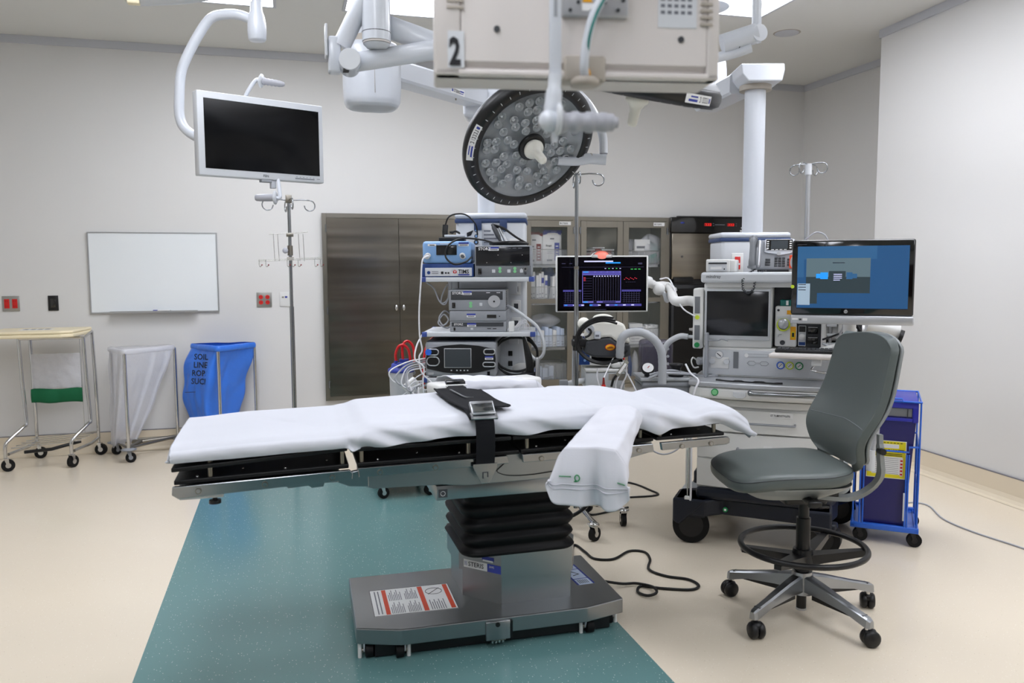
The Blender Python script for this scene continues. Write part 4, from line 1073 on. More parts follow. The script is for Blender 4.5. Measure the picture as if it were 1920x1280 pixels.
def dev(name, label, cat, x0, x1, y0, y1, z0, z1, fill, body='grey_plastic', b=.004, group=None):
    c = ML @ Vector(((x0 + x1) / 2, (y0 + y1) / 2, z0)); t = thing(name, label, cat, c, -18, group)
    w, d, h = (x1 - x0) / 2, (y1 - y0) / 2, z1 - z0
    mb = MB(); mb.box(-w, w, -d, d, 0, h, body, b); mb.build('housing', t); fill(t, w, d, h); return t
def asset(mb, x, z, y, w=.055):
    mb.box(x, x + w, y - .001, y, z, z + .020, 'paper').box(x, x + w, y - .0015, y - .0008, z + .011, z + .020, 'label_blue').box(x + .006, x + w - .006, y - .0015, y - .0008, z + .003, z + .008, 'ink_grey')
def f_tims(t, w, d, h):
    mb = MB(); y = -d - .001; mb.box(-w + .018, w - .008, y - .004, y + .002, .005, h - .022, 'pale_plastic', .002)
    y -= .0045
    mb.cyl((-w + .038, y - .002, .024), (-w + .038, y, .024), .009, 'deep_blue', n=18)
    mb.box(-.035, -.022, y - .002, y, .016, .030, 'ink').cyl((-.009, y - .002, .022), (-.009, y, .022), .005, 'ink', n=12).cyl((.005, y - .002, .022), (.005, y, .022), .005, 'ink', n=12)
    for k in range(2): mb.box(-w + .055, -w + .09, y - .001, y, .018 + k * .01, .021 + k * .01, 'ink_grey')
    mb.cyl((.040, y - .001, .028), (.040, y, .028), .010, 'red', n=18).box(.038, .042, y - .002, y - .001, .020, .034, 'paper').box(.034, .046, y - .002, y - .001, .030, .033, 'paper')
    mb.text('TIMS', .030, (.058, y - .001, .019), 'ink', bold=.0006, sx=.92).box(.058, .118, y - .001, y, .009, .016, 'label_blue'); mb.build('front_panel', t)
dev('video_recorder', 'blue box lettered TIMS with a white front, at the left of the top shelf', 'video recorder', -.301, -.022, .015, .30, 1.331, 1.403, f_tims, 'deep_blue')
def f_ins(t, w, d, h):
    mb = MB(); y = -d - .002
    mb.box(-.055, .055, y - .003, y + .002, .045, .098, 'screen_dark', .002)
    for x in (-w + .03, w - .045): mb.cyl((x, y - .012, .038), (x, y, .042), .016, 'white_plastic', n=20).cyl((x, y - .016, .038), (x, y - .01, .038), .010, 'cable_white' if x < 0 else 'dark_grey', n=14)
    mb.box(-w + .03, -w + .075, y - .001, y, .093, .104, 'paper').box(-w + .04, -w + .066, y - .002, y - .001, .096, .100, 'ink')
    mb.box(-.035, .03, y - .001, y, .103, .107, 'white_plastic'); asset(mb, .065, .092, y - .001)
    mb.build('front_panel', t)
T_ = dev('insufflator', 'light blue sloping device with a small dark screen on the TIMS box', 'medical device', -.296, -.035, .01, .28, 1.404, 1.405 + .118, f_ins, 'light_blue', .016)
# flare the blue housing a little toward its foot
for v in T_.children[0].data.vertices:
    if v.co.z < .04: v.co.x *= 1.04; v.co.y -= .004
def f_storz(t, w, d, h):
    mb = MB(); y = -d - .0005
    mb.box(-w + .006, w - .012, y - .003, y, h * .36, h - .006, 'screen_dark', .001).box(-w + .006, w - .006, y - .002, y, .004, h * .34, 'mid_grey', .001)
    y -= .003
    mb.text('STORZ', .021, (-w + .02, y - .001, h - .024), 'paper', bold=.0004); asset(mb, -w + .075, h - .027, y)
    mb.box(-w + .018, -w + .036, y - .006, y, .012, .046, 'black_gloss', .002)
    for k, x in enumerate((-.052, -.018, .030, .062, .098)):
        if k in (1, 3):
            for sg in (0, 1):
                z = .026 + .016 * sg
                mb.cyl((x, y - .0015, z + .003), (x, y, z + .003), .0085, 'green_key', n=3 if 0 else 16)
        else: mb.box(x - .009, x + .009, y - .0015, y, .022, .040, 'pale_plastic', .002)
    mb.cyl((w - .035, y - .006, .042), (w - .035, y, .042), .012, 'steel_polish', n=18).cyl((w - .035, y - .007, .042), (w - .035, y - .005, .042), .006, 'ink', n=12).cyl((w - .035, y - .004, .018), (w - .035, y, .018), .007, 'dark_grey', n=12)
    mb.add([(w - .058, y - .001, .020), (w - .048, y - .001, .033), (w - .058, y - .001, .046)], [(0, 1, 2)], 'paper')
    for k, x in enumerate((-.09, -.03, .04, .10)): mb.box(x, x + .003, y - .001, y, .075 + .04 * (k % 2), .078 + .04 * (k % 2), 'paper')
    for k in range(3): mb.box(.02 + k * .03, .04 + k * .03, y - .001, y, h - .016, h - .013, 'ink_grey')
    mb.build('front_panel', t)
dev('video_processor', 'large dark-fronted grey box with green keys at the right of the top shelf', 'medical device', -.015, .292, .02, .34, 1.331, 1.498, f_storz)
def f_light(t, w, d, h):
    mb = MB(); y = -d - .0005
    mb.box(-w + .012, w - .016, y - .002, y, h * .52, h - .008, 'dark_grey', .001)
    mb.text('STORZ', .019, (-w + .020, y - .003, h - .024), 'paper', bold=.0004); asset(mb, -w + .075, h - .027, y - .002, .05)
    mb.box(-w + .018, -w + .036, y - .006, y, .014, .044, 'black_gloss', .002)
    for z in (.024, .040): mb.cyl((-.035, y - .0015, z), (-.035, y, z), .009, 'green_key', n=16)
    mb.box(.012, .028, y - .0015, y, .025, .042, 'pale_plastic', .002)
    mb.cyl((.092, y - .006, h * .44), (.092, y - .001, h * .44), .033, 'silver', n=32).cyl((.092, y - .008, h * .44), (.092, y - .005, h * .44), .005, 'ink', n=10)
    for k in range(2): mb.box(.05 + .055 * k, .07 + .055 * k, y - .003, y - .002, h - .017, h - .014, 'paper')
    for r in range(9):
        for c in range(6): mb.cyl((w - .0005, -d + .05 + c * .012, .02 + r * .010), (w + .0008, -d + .05 + c * .012, .02 + r * .010), .0035, 'dark_grey', n=6)
    mb.build('front_panel', t)
dev('light_source', 'grey box with a round silver dial, topmost of the middle-shelf stack', 'light source', -.158, .150, .02, .36, 1.150, 1.262, f_light)
def f_c1(t, w, d, h):
    mb = MB(); y = -d - .0005; asset(mb, -.06, .022, y, .048); mb.box(.05, .10, y - .002, y, .018, .036, 'black_gloss').box(.115, .12, y - .002, y, .024, .03, 'ink').build('front_panel', t)
dev('camera_control_unit', 'plain grey unit with a small dark window, middle of the stack', 'medical device', -.155, .153, .02, .36, 1.092, 1.148, f_c1)
def f_c2(t, w, d, h):
    mb = MB(); y = -d - .0005; mb.box(-w + .01, w - .014, y - .002, y, .03, h - .004, 'dark_grey')
    mb.text('STORZ', .016, (-w + .022, y - .003, h - .020), 'paper', bold=.0003); asset(mb, -.058, .028, y - .002, .048)
    mb.box(-w + .02, -w + .03, y - .004, y, .008, .024, 'black_gloss').box(-.04, -.026, y - .0015, y, .012, .022, 'pale_plastic')
    for x in (.05, .08): mb.box(x, x + .02, y - .002, y, .016, .020, 'ink')
    mb.build('front_panel', t)
dev('camera_control_unit', 'low grey unit with a dark strip, bottom of the middle-shelf stack', 'medical device', -.153, .152, .02, .36, 1.0345, 1.0905, f_c2)
def f_esu(t, w, d, h):
    mb = MB(); y = -d - .001
    po = [(-w + .01, .045), (-w + .004, .10), (-w + .012, h - .04), (-w * .5, h - .022), (0, h - .014), (w * .5, h - .022), (w - .012, h - .04), (w - .004, .10), (w - .01, .045), (w * .5, .026), (0, .016), (-w * .5, .026)]
    mb.prism(po, y - .004, y + .002, 'black_plastic', 'xz', .001); y -= .0045
    mb.box(-.090, .058, y - .002, y, .050, h - .036, 'silver', .001).box(-.086, .054, y - .003, y, .054, h - .040, 'screen_grey')
    def port(cx, cz, hx, hz):
        pts = [(cx + (hx - hz) * (1 if cos(a) > 0 else -1) + hz * cos(a), y - .001, cz + hz * sin(a)) for a in [2 * pi * k / 20 + .01 for k in range(20)]]
        mb.tube(pts, .0035, 'silver', 8, True)
    port(-w + .043, .135, .030, .016); port(-w + .043, .085, .034, .024); port(w - .038, .137, .030, .014); port(w - .040, .068, .033, .012)
    mb.cyl((-w + .022, y - .025, .137), (-w + .022, y, .137), .017, 'scr_cyan' if 0 else 'blue_wire', r2=.014, n=20)
    asset(mb, w - .062, .094, y, .045)
    for k, x in enumerate((-.055, -.025, -.005, .015, .033)): mb.box(x, x + .008, y - .001, y, .033, .039, 'pale_plastic')
    mb.box(-w + .015, -w + .045, -d - .003, -d, .012, .024, 'silver').box(w - .05, w - .036, -d - .003, -d, .008, .030, 'black_gloss')
    mb.build('front_panel', t)
ES = dev('electrosurgical_unit', 'big grey generator with a wide dark touchscreen on the bottom shelf', 'medical device', -.287, .100, .0, .40, .792, .984, f_esu, 'grey_plastic', .018)
mb = MB(); mb.box(-.185, .185, -.19, .195, .187, .195, 'navy', .004).build('top_cover', ES)
# small box + cables on the insufflator
mb = MB(); mb.box(-.07, .07, -.05, .05, 0, .022, 'black_plastic', .003).box(-.04, .075, -.045, .05, .023, .036, 'pale_plastic', .003)
mb.tube([(-.04, 0, .02), (-.042, 0, .05), (-.04, .01, .09)], .016, 'black_plastic', 10).tube([(-.04, .01, .09), (-.025, .01, .13), (.01, .02, .15), (.07, .04, .148), (.12, .06, .10), (.13, .09, .04)], .0045, 'cable_black', 8, curve=6)
mb.tube([(0, -.02, .045), (.02, -.04, .055), (.04, -.02, .045), (.02, .0, .055), (-.01, -.03, .05)], .006, 'cable_black', 6, curve=5)
solo(mb, 'camera_adapter', 'black adapter with an arched cable standing on the light blue device', 'adapter', ML @ Vector((-.145, .12, 1.5235)), -18)
mb = MB()
mb.tube([(.0, .0, .012), (.10, -.02, .016), (.16, .03, .012), (.05, .07, .012), (-.04, .04, .014), (.02, -.02, .018), (.13, .0, .02)], .008, 'cable_black', 8, curve=7)
mb.tube([(.02, .02, .02), (-.01, .04, .08), (-.03, .06, .12)], [.008, .013, .013, .009], 'dark_grey', 10, curve=4).tube([(.05, .02, .02), (.03, .03, .06), (.01, .05, .10)], [.011, .009, .007], 'alu', 10, curve=4)
mb.tube([(-.03, .06, .12), (.03, .04, .10), (.10, .03, .05), (.17, .05, .01)], .006, 'cable_black', 8, curve=6).tube([(-.02, .06, .11), (.05, .05, .085), (.13, .06, .03)], .005, 'cable_black', 8, curve=6)
solo(mb, 'camera_cable', 'coiled black camera head cable lying on the top right box', 'cable', ML @ Vector((.10, .12, 1.499)), -18)
def cable(name, label, pts, r, m, M=None, curve=6, n=7, cat='cable', group=None):
    mb = MB(); P = [M @ Vector(p) if M else Vector(p) for p in pts]; c = P[0].copy()
    mb.tube([p - c for p in P], r, m, n, curve=curve); return solo(mb, name, label, cat, c, 0, group)
cable('patch_cable', 'black cable looping down in front of the light blue device', [(-.03, -.005, 1.437), (-.06, -.04, 1.41), (-.12, -.05, 1.40), (-.165, -.04, 1.44), (-.15, -.03, 1.50), (-.08, -.02, 1.535), (.02, .03, 1.53), (.08, .06, 1.515)], .005, 'cable_black', ML)
cable('power_cable', 'long white cable hanging down the left edge of the shelves', [(-.265, -.012, 1.442), (-.290, -.03, 1.42), (-.300, -.03, 1.30), (-.313, -.02, 1.15), (-.312, -.02, 1.02), (-.30, -.02, .94), (-.315, -.03, .90), (-.30, -.04, .82), (-.24, -.04, .75), (-.225, -.03, .62)], .0045, 'cable_white', ML)
cable('power_cable', 'white cable crossing the other one left of the generator', [(-.30, .03, 1.03), (-.33, -.02, .96), (-.335, -.04, .89), (-.29, -.04, .85), (-.295, -.04, .76), (-.285, -.03, .62)], .0045, 'cable_white', ML)
for k in range(5):
    cable('lead_bundle', 'grey-white lead sweeping left from the generator toward the suction canister', [(-.29, .02, .89 - .012 * k), (-.38, -.02, .875 - .015 * k), (-.47 + .03 * k, -.05, .83 - .03 * k), (-.46 + .035 * k, -.05, .78 - .02 * k), (-.40 + .02 * k, -.04, .74), (-.35 + .01 * k, -.04, .66)], .004 + .001 * (k % 2), 'cable_grey' if k % 2 else 'cable_white', ML, group='leads left of the generator')
cable('red_tube', 'red tube arching behind the left corner of the generator', [(-.22, .38, .985), (-.25, .30, .995), (-.30, .25, .96), (-.325, .22, .88), (-.33, .20, .70)], .008, 'red_tube', ML, n=10)
cable('patch_cable', 'grey coiled cable hanging under the left of the top shelf', [(-.29, .1, 1.30), (-.25, .1, 1.27), (-.22, .1, 1.20), (-.19, .1, 1.18), (-.17, .1, 1.22), (-.17, .1, 1.29), (-.20, .1, 1.24), (-.21, .1, 1.19), (-.18, .1, 1.20), (-.155, .1, 1.26), (-.15, .1, 1.302)], .004, 'cable_grey', ML)
cable('patch_cable', 'tangle of grey cable left of the middle-shelf stack', [(-.16, .25, 1.10), (-.20, .2, 1.14), (-.235, .2, 1.10), (-.21, .18, 1.06), (-.18, .18, 1.09), (-.21, .2, 1.12), (-.24, .2, 1.07), (-.19, .2, 1.043), (-.17, .22, 1.06)], .0045, 'cable_grey', ML)
cable('endoscope_cable', 'pale grey hose looping out at the right of the middle shelf', [(.155, .12, 1.17), (.20, .08, 1.15), (.26, .05, 1.11), (.32, .03, 1.06), (.355, .02, .98), (.35, .02, .91), (.31, .03, .885), (.27, .05, .93), (.25, .08, 1.0)], .009, 'pale_plastic', ML, n=10)
for k in range(2):
    cable('coiled_cable', 'thick black coiled cable hanging right of the generator', [(.20 + .12 * cos(a), .12 + .015 * k, .90 + (.115 - .02 * k) * sin(a)) for a in [2 * pi * j / 12 + .3 + k for j in range(14)]], .007, 'cable_black', ML, group='black coils by the generator')
mb = MB()
for k in range(4): mb.tube([(0, .01 * k, 0), (.01 + .008 * k, .01, -.08), (.02 + .01 * k, 0, -.16), (.015 + .012 * k, 0, -.20)], .0065, 'cable_black', 7, curve=4)
mb.box(-.01, .07, -.01, .03, -.235, -.19, 'black_plastic', .006)
for k in range(3): mb.cyl((.005 + .025 * k, 0, -.275), (.005 + .025 * k, 0, -.235), .004, 'black_plastic', n=8)
solo(mb, 'cable_plug', 'black plug with prongs hanging below the middle shelf corner', 'plug', ML @ Vector((.245, .02, 1.005)), -18)
mb = MB(); mb.box(0, .03, 0, .06, 0, .055, 'white_plastic', .004)
for k in range(7): mb.tube([(.03, .01, .02), (.06 + .006 * k, .0, .05 + .008 * (k % 3)), (.05 + .012 * k, .02, .01)], .002, 'cable_white', 5, curve=3)
solo(mb, 'cable_connector', 'white connector block with thin wires right of the stack', 'connector', ML @ Vector((.165, .02, 1.0345)), -18)
mb = MB(); mb.grid(lambda u, v: (.06 * cos(2 * pi * u) * sin(pi * v), .03 * sin(2 * pi * u) * sin(pi * v), .03 * (1 - cos(pi * v))), 20, 10, 'white_plastic', cu=True)
solo(mb, 'mouse', 'white rounded plastic piece on the lowest shelf at right', 'plastic piece', ML @ Vector((.235, .20, .786)), -18)

# ------------------------------------------------------------------ right equipment boom
RB = thing('equipment_boom', 'white ceiling boom with a thick column behind the anaesthesia machine', 'boom', (2.497, 4.0, 1.30), -16)
RM = frame((2.497, 3.96, 0), -16)
mb = MB(RB); mb.cyl((-.011, .06, 1.56), (-.011, .06, 2.36), .056, 'white_paint', n=30, M=RM).cyl((-.011, .06, 2.335), (-.011, .06, 2.362), .085, 'beige_dark', n=30, M=RM); mb.build('column', RB)
mb = MB(RB)
mb.prism([(-.125, 2.452), (.105, 2.452), (.108, 2.42), (.095, 2.362), (-.085, 2.362), (-.118, 2.40)], -.07, .20, 'white_paint', 'xz', .006, M=RM); mb.build('arm_end', RB)
e = RM @ Vector((-.06, .14, 0))
armbeam(RB, (e.x + .0, e.y + .0), (2.535, 4.62), .075, 2.335, 2.445, z0b=2.335, z1b=2.445)
mb = MB(RB)
Aq = Vector((2.535, 4.62)); Bq = Vector((e.x, e.y)); dq = (Bq - Aq).normalized(); L_ = (Bq - Aq).length
Mq = Matrix.Translation((Aq.x, Aq.y, 0)) @ Matrix.Rotation(math.atan2(dq.y, dq.x), 4, 'Z')
mb.box(L_ - .34, L_ - .18, -.0765, -.0758, 2.375, 2.41, 'paper', M=Mq).box(L_ - .27, L_ - .19, -.0772, -.0764, 2.38, 2.388, 'label_blue', M=Mq)
for k in range(5): mb.box(L_ - .335 + k * .012, L_ - .328 + k * .012, -.0772, -.0764, 2.385, 2.402, 'ink', M=Mq)
mb.build('label', RB)
hub(RB, 2.58, 4.76, 2.405, 2.69, .14)
mb = MB(RB); mb.cyl((2.60, 4.70, 2.392), (2.60, 4.70, 2.408), .045, 'label_blue', n=24); mb.build('bottom_cap', RB)
mb = MB(RB)
mb.box(-.195, .18, .0, .28, 1.32, 1.528, 'pale_plastic', .02, M=RM).box(-.204, .186, -.006, .286, 1.536, 1.568, 'white_paint', .015, M=RM).box(-.202, .184, -.004, .284, 1.518, 1.538, 'blue_trim', .004, M=RM)
mb.box(-.14, -.075, -.006, .0, 1.35, 1.455, 'white_plastic', .003, M=RM).box(-.122, -.092, -.010, -.005, 1.365, 1.435, 'red', .002, M=RM).box(-.115, -.095, -.012, -.009, 1.39, 1.40, 'paper', M=RM)
mb.build('service_head', RB)
# ------------------------------------------------------------------ anaesthesia machine
AA = -37.5
AM = thing('anaesthesia_machine', 'white anaesthesia machine with drawers, gauges and dark navy wheelbase', 'anaesthesia machine', (2.17, 3.385, 0), AA)
def P7(name, mb, par=None, **k): return mb.build(name, par or AM, **k)
mb = MB()   # wheelbase
mb.prism([(-.40, -.03), (-.40, .16), (-.30, .22), (-.30, .50), (-.40, .56), (-.40, .72), (-.22, .72), (-.14, .60), (.22, .60), (.30, .72), (.42, .72), (.42, .50), (.36, .40), (.36, .20), (.335, .10), (.335, -.03), (.24, -.03), (.17, .02), (-.17, .04), (-.25, -.03)], .150, .235, 'navy', 'xy', .012)
mb.prism([(-.30, .0), (.30, .0), (.30, .60), (-.30, .60)], .23, .29, 'navy', 'xy', .02)
mb.prism([(-.405, .235), (-.405, .12), (-.375, .10), (-.28, .19), (-.24, .235)], -.035, .15, 'navy', 'xz', .01)
mb.prism([(.335, .235), (.335, .12), (.30, .10), (.22, .17), (.18, .235)], -.035, .12, 'navy', 'xz', .01)
P7('wheelbase', mb)
mb = MB(); mb.cyl((-.155, .025, .185), (-.155, .018, .185), .012, 'green', n=18).box(-.160, -.150, .016, .0185, .180, .190, 'paper'); P7('brake_light', mb)
for x, y, a in ((-.325, .035, 12), (.29, .045, -8), (-.34, .62, 5), (.36, .62, 0)):
    mb = MB(); M = Matrix.Translation((x, y, 0)) @ Matrix.Rotation(radians(a), 4, 'Z')
    mb.cyl((0, -.030, .092), (0, .030, .092), .090, 'black_rubber', n=36, M=M).cyl((0, -.032, .092), (0, .032, .092), .060, 'black_plastic', n=30, M=M)
    mb.box(-.07, .07, -.036, .036, .13, .17, 'navy', .01, M=M); P7('wheel', mb)
mb = MB(); mb.box(-.298, .33, .03, .58, .285, .745, 'white_plastic', .006); P7('cabinet_body', mb)
def drawer(z0, z1, hz=None, label=None, x0=-.298, x1=.33, bow=.022):
    mb = MB()
    def fn(u, v): x = x0 + (x1 - x0) * u; return (x, .028 - bow * (1 - (2 * u - 1) ** 2), z0 + .003 + (z1 - z0 - .006) * v)
    mb.grid(fn, 20, 2, 'white_plastic')
    a = [fn(k / 19, 1) for k in range(20)]; b = [fn(k / 19, 0) for k in range(20)]
    mb.add([*a, *[(p[0], .034, p[2]) for p in a]], [(k, k + 1, 21 + k, 20 + k) for k in range(19)], 'white_plastic'); mb.add([*b, *[(p[0], .034, p[2]) for p in b]], [(k, k + 1, 21 + k, 20 + k) for k in range(19)], 'white_plastic')
    if label:
        mb.box(.045, .150, .0048, .0062, label - .012, label + .012, 'paper').text('ET TUBES/STYLETS', .0125, (.049, .0045, label - .005), 'ink', bold=.0002, sx=.86)
    d = P7('drawer', mb)
    if hz:
        mb = MB(); mb.tube([(-.10, .008, hz), (-.10, -.022, hz), (-.085, -.028, hz), (.145, -.028, hz), (.16, -.022, hz), (.16, .008, hz)], .006, 'grey_plastic', 8); P7('handle', mb, d)
    return d
drawer(.575, .69, .63, .672); drawer(.44, .572, .50); drawer(.295, .437, .345); drawer(.70, .735)
MB().box(.02, .06, .0045, .006, .50, .52, 'paper').build('tag', AM)
mb = MB()   # worktop with bowed front
wt = [(-.335, .0), (-.28, -.035), (-.1, -.055), (.1, -.055), (.28, -.035), (.345, .0), (.35, .40), (-.335, .40)]
mb.prism(wt, .745, .800, 'white_plastic', 'xy', .012); P7('worktop_drawer', mb)
wt2 = [(x * 1.02, y - .006 if y < .1 else y) for x, y in wt]
mb = MB(); mb.prism(wt2, .800, .826, 'silver', 'xy', .006); P7('worktop', mb)
mb = MB(); mb.cyl((-.207, -.050, .778), (-.207, -.040, .778), .017, 'green', n=24).cyl((-.207, -.0515, .778), (-.207, -.049, .778), .013, 'green_key', n=20); P7('round_button', mb, label='round green button')
mb = MB(); mb.tube([(-.045, -.045, .785), (-.04, -.082, .785), (-.02, -.088, .785), (.30, -.080, .785), (.32, -.07, .785), (.325, -.03, .785)], .011, 'steel_polish', 12); P7('push_handle', mb, label='brushed metal push handle')
mb = MB(); mb.prism([(-.12, .785), (-.06, .785), (-.06, .765), (-.075, .755), (-.105, .755), (-.12, .765)], -.060, -.050, 'pale_plastic', 'xz', .002); P7('latch', mb)
mb = MB(); mb.tube([(-.21, .02, .829), (-.14, -.01, .8295), (-.10, .0, .829), (-.05, -.015, .8295), (.0, -.005, .829), (.05, -.02, .8295), (.10, -.01, .829)], [.006, .004, .007, .004, .008, .004, .006], 'black_plastic', 6, curve=4); P7('cable_strip', mb)
# upper body
mb = MB()
mb.box(-.30, .36, .18, .44, .825, .975, 'white_plastic', .008).box(-.30, .032, .18, .44, .975, 1.30, 'white_plastic', .008)
mb.box(.032, .36, .30, .44, .975, 1.30, 'dark_grey').box(.335, .36, .18, .44, .975, 1.30, 'white_plastic', .004)
P7('upper_body', mb)
mb = MB(); mb.prism([(-.312, .14), (.37, .14), (.37, .46), (-.312, .46)], 1.30, 1.352, 'pale_plastic', 'xy', .012); mb.box(-.285, .34, .17, .44, 1.278, 1.302, 'white_plastic')
mb.text('mindray', .022, (-.285, .1385, 1.324), 'mid_grey', bold=.0004); P7('top_shelf', mb)
mb = MB(); mb.box(-.292, .024, .168, .182, 1.015, 1.268, 'pale_plastic', .004).box(-.284, .015, .166, .170, 1.036, 1.258, 'screen_dark', .002); P7('screen', mb)
mb = MB(); mb.box(-.300, .36, .172, .182, .835, .963, 'pale_plastic', .003); y = .171
mb.cyl((-.218, y - .008, .938), (-.218, y, .938), .021, 'silver', n=24).cyl((-.218, y - .009, .938), (-.218, y - .007, .938), .017, 'paper', n=24).tube([(-.228, y - .0105, .946), (-.208, y - .0105, .93)], .002, 'ink', 5)
mb.box(-.26, -.17, y - .003, y + .001, .868, .925, 'white_plastic', .002)
for x in (-.25, -.18): mb.cyl((x, y - .016, .905), (x, y, .905), .014, 'pale_plastic', n=18)
mb.box(-.148, -.124, y - .004, y, .872, .955, 'mid_grey')
mb.box(-.092, .020, y - .002, y, .930, .948, 'silver').box(-.088, .016, y - .003, y - .001, .934, .944, 'pale_plastic').cyl((-.085, y - .004, .939), (-.085, y, .939), .010, 'paper', n=18)
for x in (-.06, .0): mb.tube([(x + .022 * cos(a), y - .001, .90 + .012 * sin(a)) for a in [k * pi / 3 for k in range(6)]], .0012, 'grey_plastic', 5, True)
mb.box(-.04, -.02, y - .003, y, .896, .904, 'silver')
P7('control_strip', mb)
for x, m in ((.078, 'blue_wire'), (.121, 'lime'), (.165, 'green')):
    mb = MB(); mb.tube([(x + .0165 * cos(a), .169, .895 + .0165 * sin(a)) for a in [k * pi / 12 for k in range(24)]], .003, m, 6, True).cyl((x, .168, .895), (x, .172, .895), .015, 'paper', n=22).tube([(x - .007, .166, .888), (x + .007, .166, .902)], .0012, 'ink', 5)
    for k in range(5):
        a = pi * (k / 4); mb.box(-.0007, .0007, -.001, 0, .010, .013, 'ink', M=Matrix.Translation((x, .168, .895)) @ Matrix.Rotation(a - pi / 2, 4, 'Y'))
    P7('gauge', mb, label={'blue_wire': 'blue-ringed gauge', 'lime': 'yellow-ringed gauge', 'green': 'green-ringed gauge'}[m])
# flow column at the left edge
mb = MB(); mb.box(-.352, -.302, .16, .30, .965, 1.272, 'white_plastic', .01)
mb.box(-.342, -.316, .156, .161, 1.145, 1.23, 'mid_grey', .001).box(-.342, -.316, .156, .161, 1.01, 1.085, 'mid_grey', .001)
mb.cyl((-.328, .15, 1.125), (-.328, .161, 1.125), .011, 'lime', n=18).cyl((-.328, .15, .985), (-.328, .161, .985), .013, 'green', n=18)
mb.cyl((-.362, .2, 1.060), (-.352, .2, 1.060), .010, 'chrome', n=12).cyl((-.375, .2, 1.060), (-.36, .2, 1.060), .007, 'chrome', n=12)
mb.cyl((-.352, .22, 1.02), (-.385, .22, 1.02), .009, 'pale_plastic', n=12)
P7('flow_column', mb)
mb = MB(); mb.cyl((-.30, .2, .90), (-.325, .18, .90), .02, 'silver', n=16).tube([(-.325, .18, .90), (-.345, .15, .92), (-.352, .14, .90), (-.34, .15, .87), (-.32, .17, .87)], .004, 'white_plastic', 6, curve=4); P7('outlet_valve', mb)
mb = MB(); mb.box(-.282, -.268, .10, .16, .826, 1.05, 'grey_plastic', .004).tube([(-.268, .13, 1.012), (-.22, .12, 1.014), (-.20, .115, 1.022), (-.17, .12, 1.014)], .004, 'grey_plastic', 6, curve=3).box(-.26, -.21, .11, .15, 1.012, 1.018, 'grey_plastic'); P7('tube_holder', mb)
mb = MB(); mb.tube([(-.385, .22, 1.02), (-.43, .22, 1.02), (-.49, .22, .98), (-.52, .24, .90), (-.525, .26, .83), (-.50, .28, .76)], .015, 'pale_plastic', 14, curve=6)
P7('corrugated_hose', mb)
# vaporiser and dark bay
mb = MB(); mb.box(.045, .148, .20, .30, .985, 1.185, 'white_plastic', .008)
mb.lathe([(0, .0), (.024, .0), (.026, .012), (.022, .022), (0, .022)], (.085, .172, 1.100), 'silver', (0, 1, 0), 24).lathe([(.025, .0), (.032, .0), (.032, .010), (.025, .010)], (.085, .185, 1.094), 'lime', (0, 1, 0), 24)
mb.box(.055, .115, .196, .201, 1.112, 1.136, 'pale_plastic', .004).box(.118, .144, .1975, .200, 1.02, 1.085, 'amber').box(.124, .138, .1965, .198, 1.03, 1.06, 'yellow').box(.126, .136, .1955, .197, 1.035, 1.055, 'ink')
mb.box(.100, .148, .1975, .200, 1.145, 1.165, 'amber').box(.065, .10, .1985, .200, 1.064, 1.068, 'ink').cyl((.06, .197, 1.165), (.06, .20, 1.165), .006, 'dark_grey', n=12).cyl((.082, .196, 1.005), (.082, .20, 1.005), .012, 'dark_grey', n=16)
mb.tube([(.060, .196, 1.035), (.066, .190, 1.045), (.078, .190, 1.048)], .002, 'silver', 5)
P7('vaporiser', mb, label='white vaporiser with a yellow-ringed dial')
mb = MB(); mb.box(.065, .15, .22, .29, 1.185, 1.215, 'teal_plastic', .004); mb.cyl((.10, .21, 1.19), (.10, .21, 1.212), .006, 'paper', n=8); P7('vaporiser_lock', mb)
mb = MB(); mb.box(.152, .262, .22, .30, .985, 1.21, 'dark_grey', .003)
for k in range(4): mb.box(.198, .245, .215, .222, 1.0 + k * .05, 1.035 + k * .05, 'black_gloss', .002).box(.200, .243, .213, .216, 1.031 + k * .05, 1.034 + k * .05, 'silver')
mb.box(.155, .190, .205, .222, .99, 1.09, 'pale_plastic', .003).box(.158, .188, .200, .206, 1.06, 1.088, 'black_plastic').box(.158, .188, .200, .206, .995, 1.01, 'deep_blue').ball((.173, .20, 1.035), .016, 'white_plastic', 12)
mb.box(.198, .245, .212, .2145, 1.14, 1.150, 'deep_blue')
P7('gas_module', mb)
mb = MB(); mb.cyl((.272, .18, .98), (.272, .18, 1.23), .012, 'white_plastic', n=16).cyl((.30, .20, .98), (.30, .20, 1.22), .009, 'silver', n=14)
for k in range(5): mb.box(.285, .33, .17, .22, 1.0 + k * .045, 1.012 + k * .045, 'pale_plastic', .002)
mb.tube([(.27, .15, 1.01), (.30, .12, 1.0), (.33, .10, .97)], .007, 'silver', 8, curve=3).tube([(.27, .15, 1.03), (.31, .10, 1.05), (.36, .12, 1.07)], .005, 'cable_black', 8, curve=3)
P7('absorber_arm', mb)
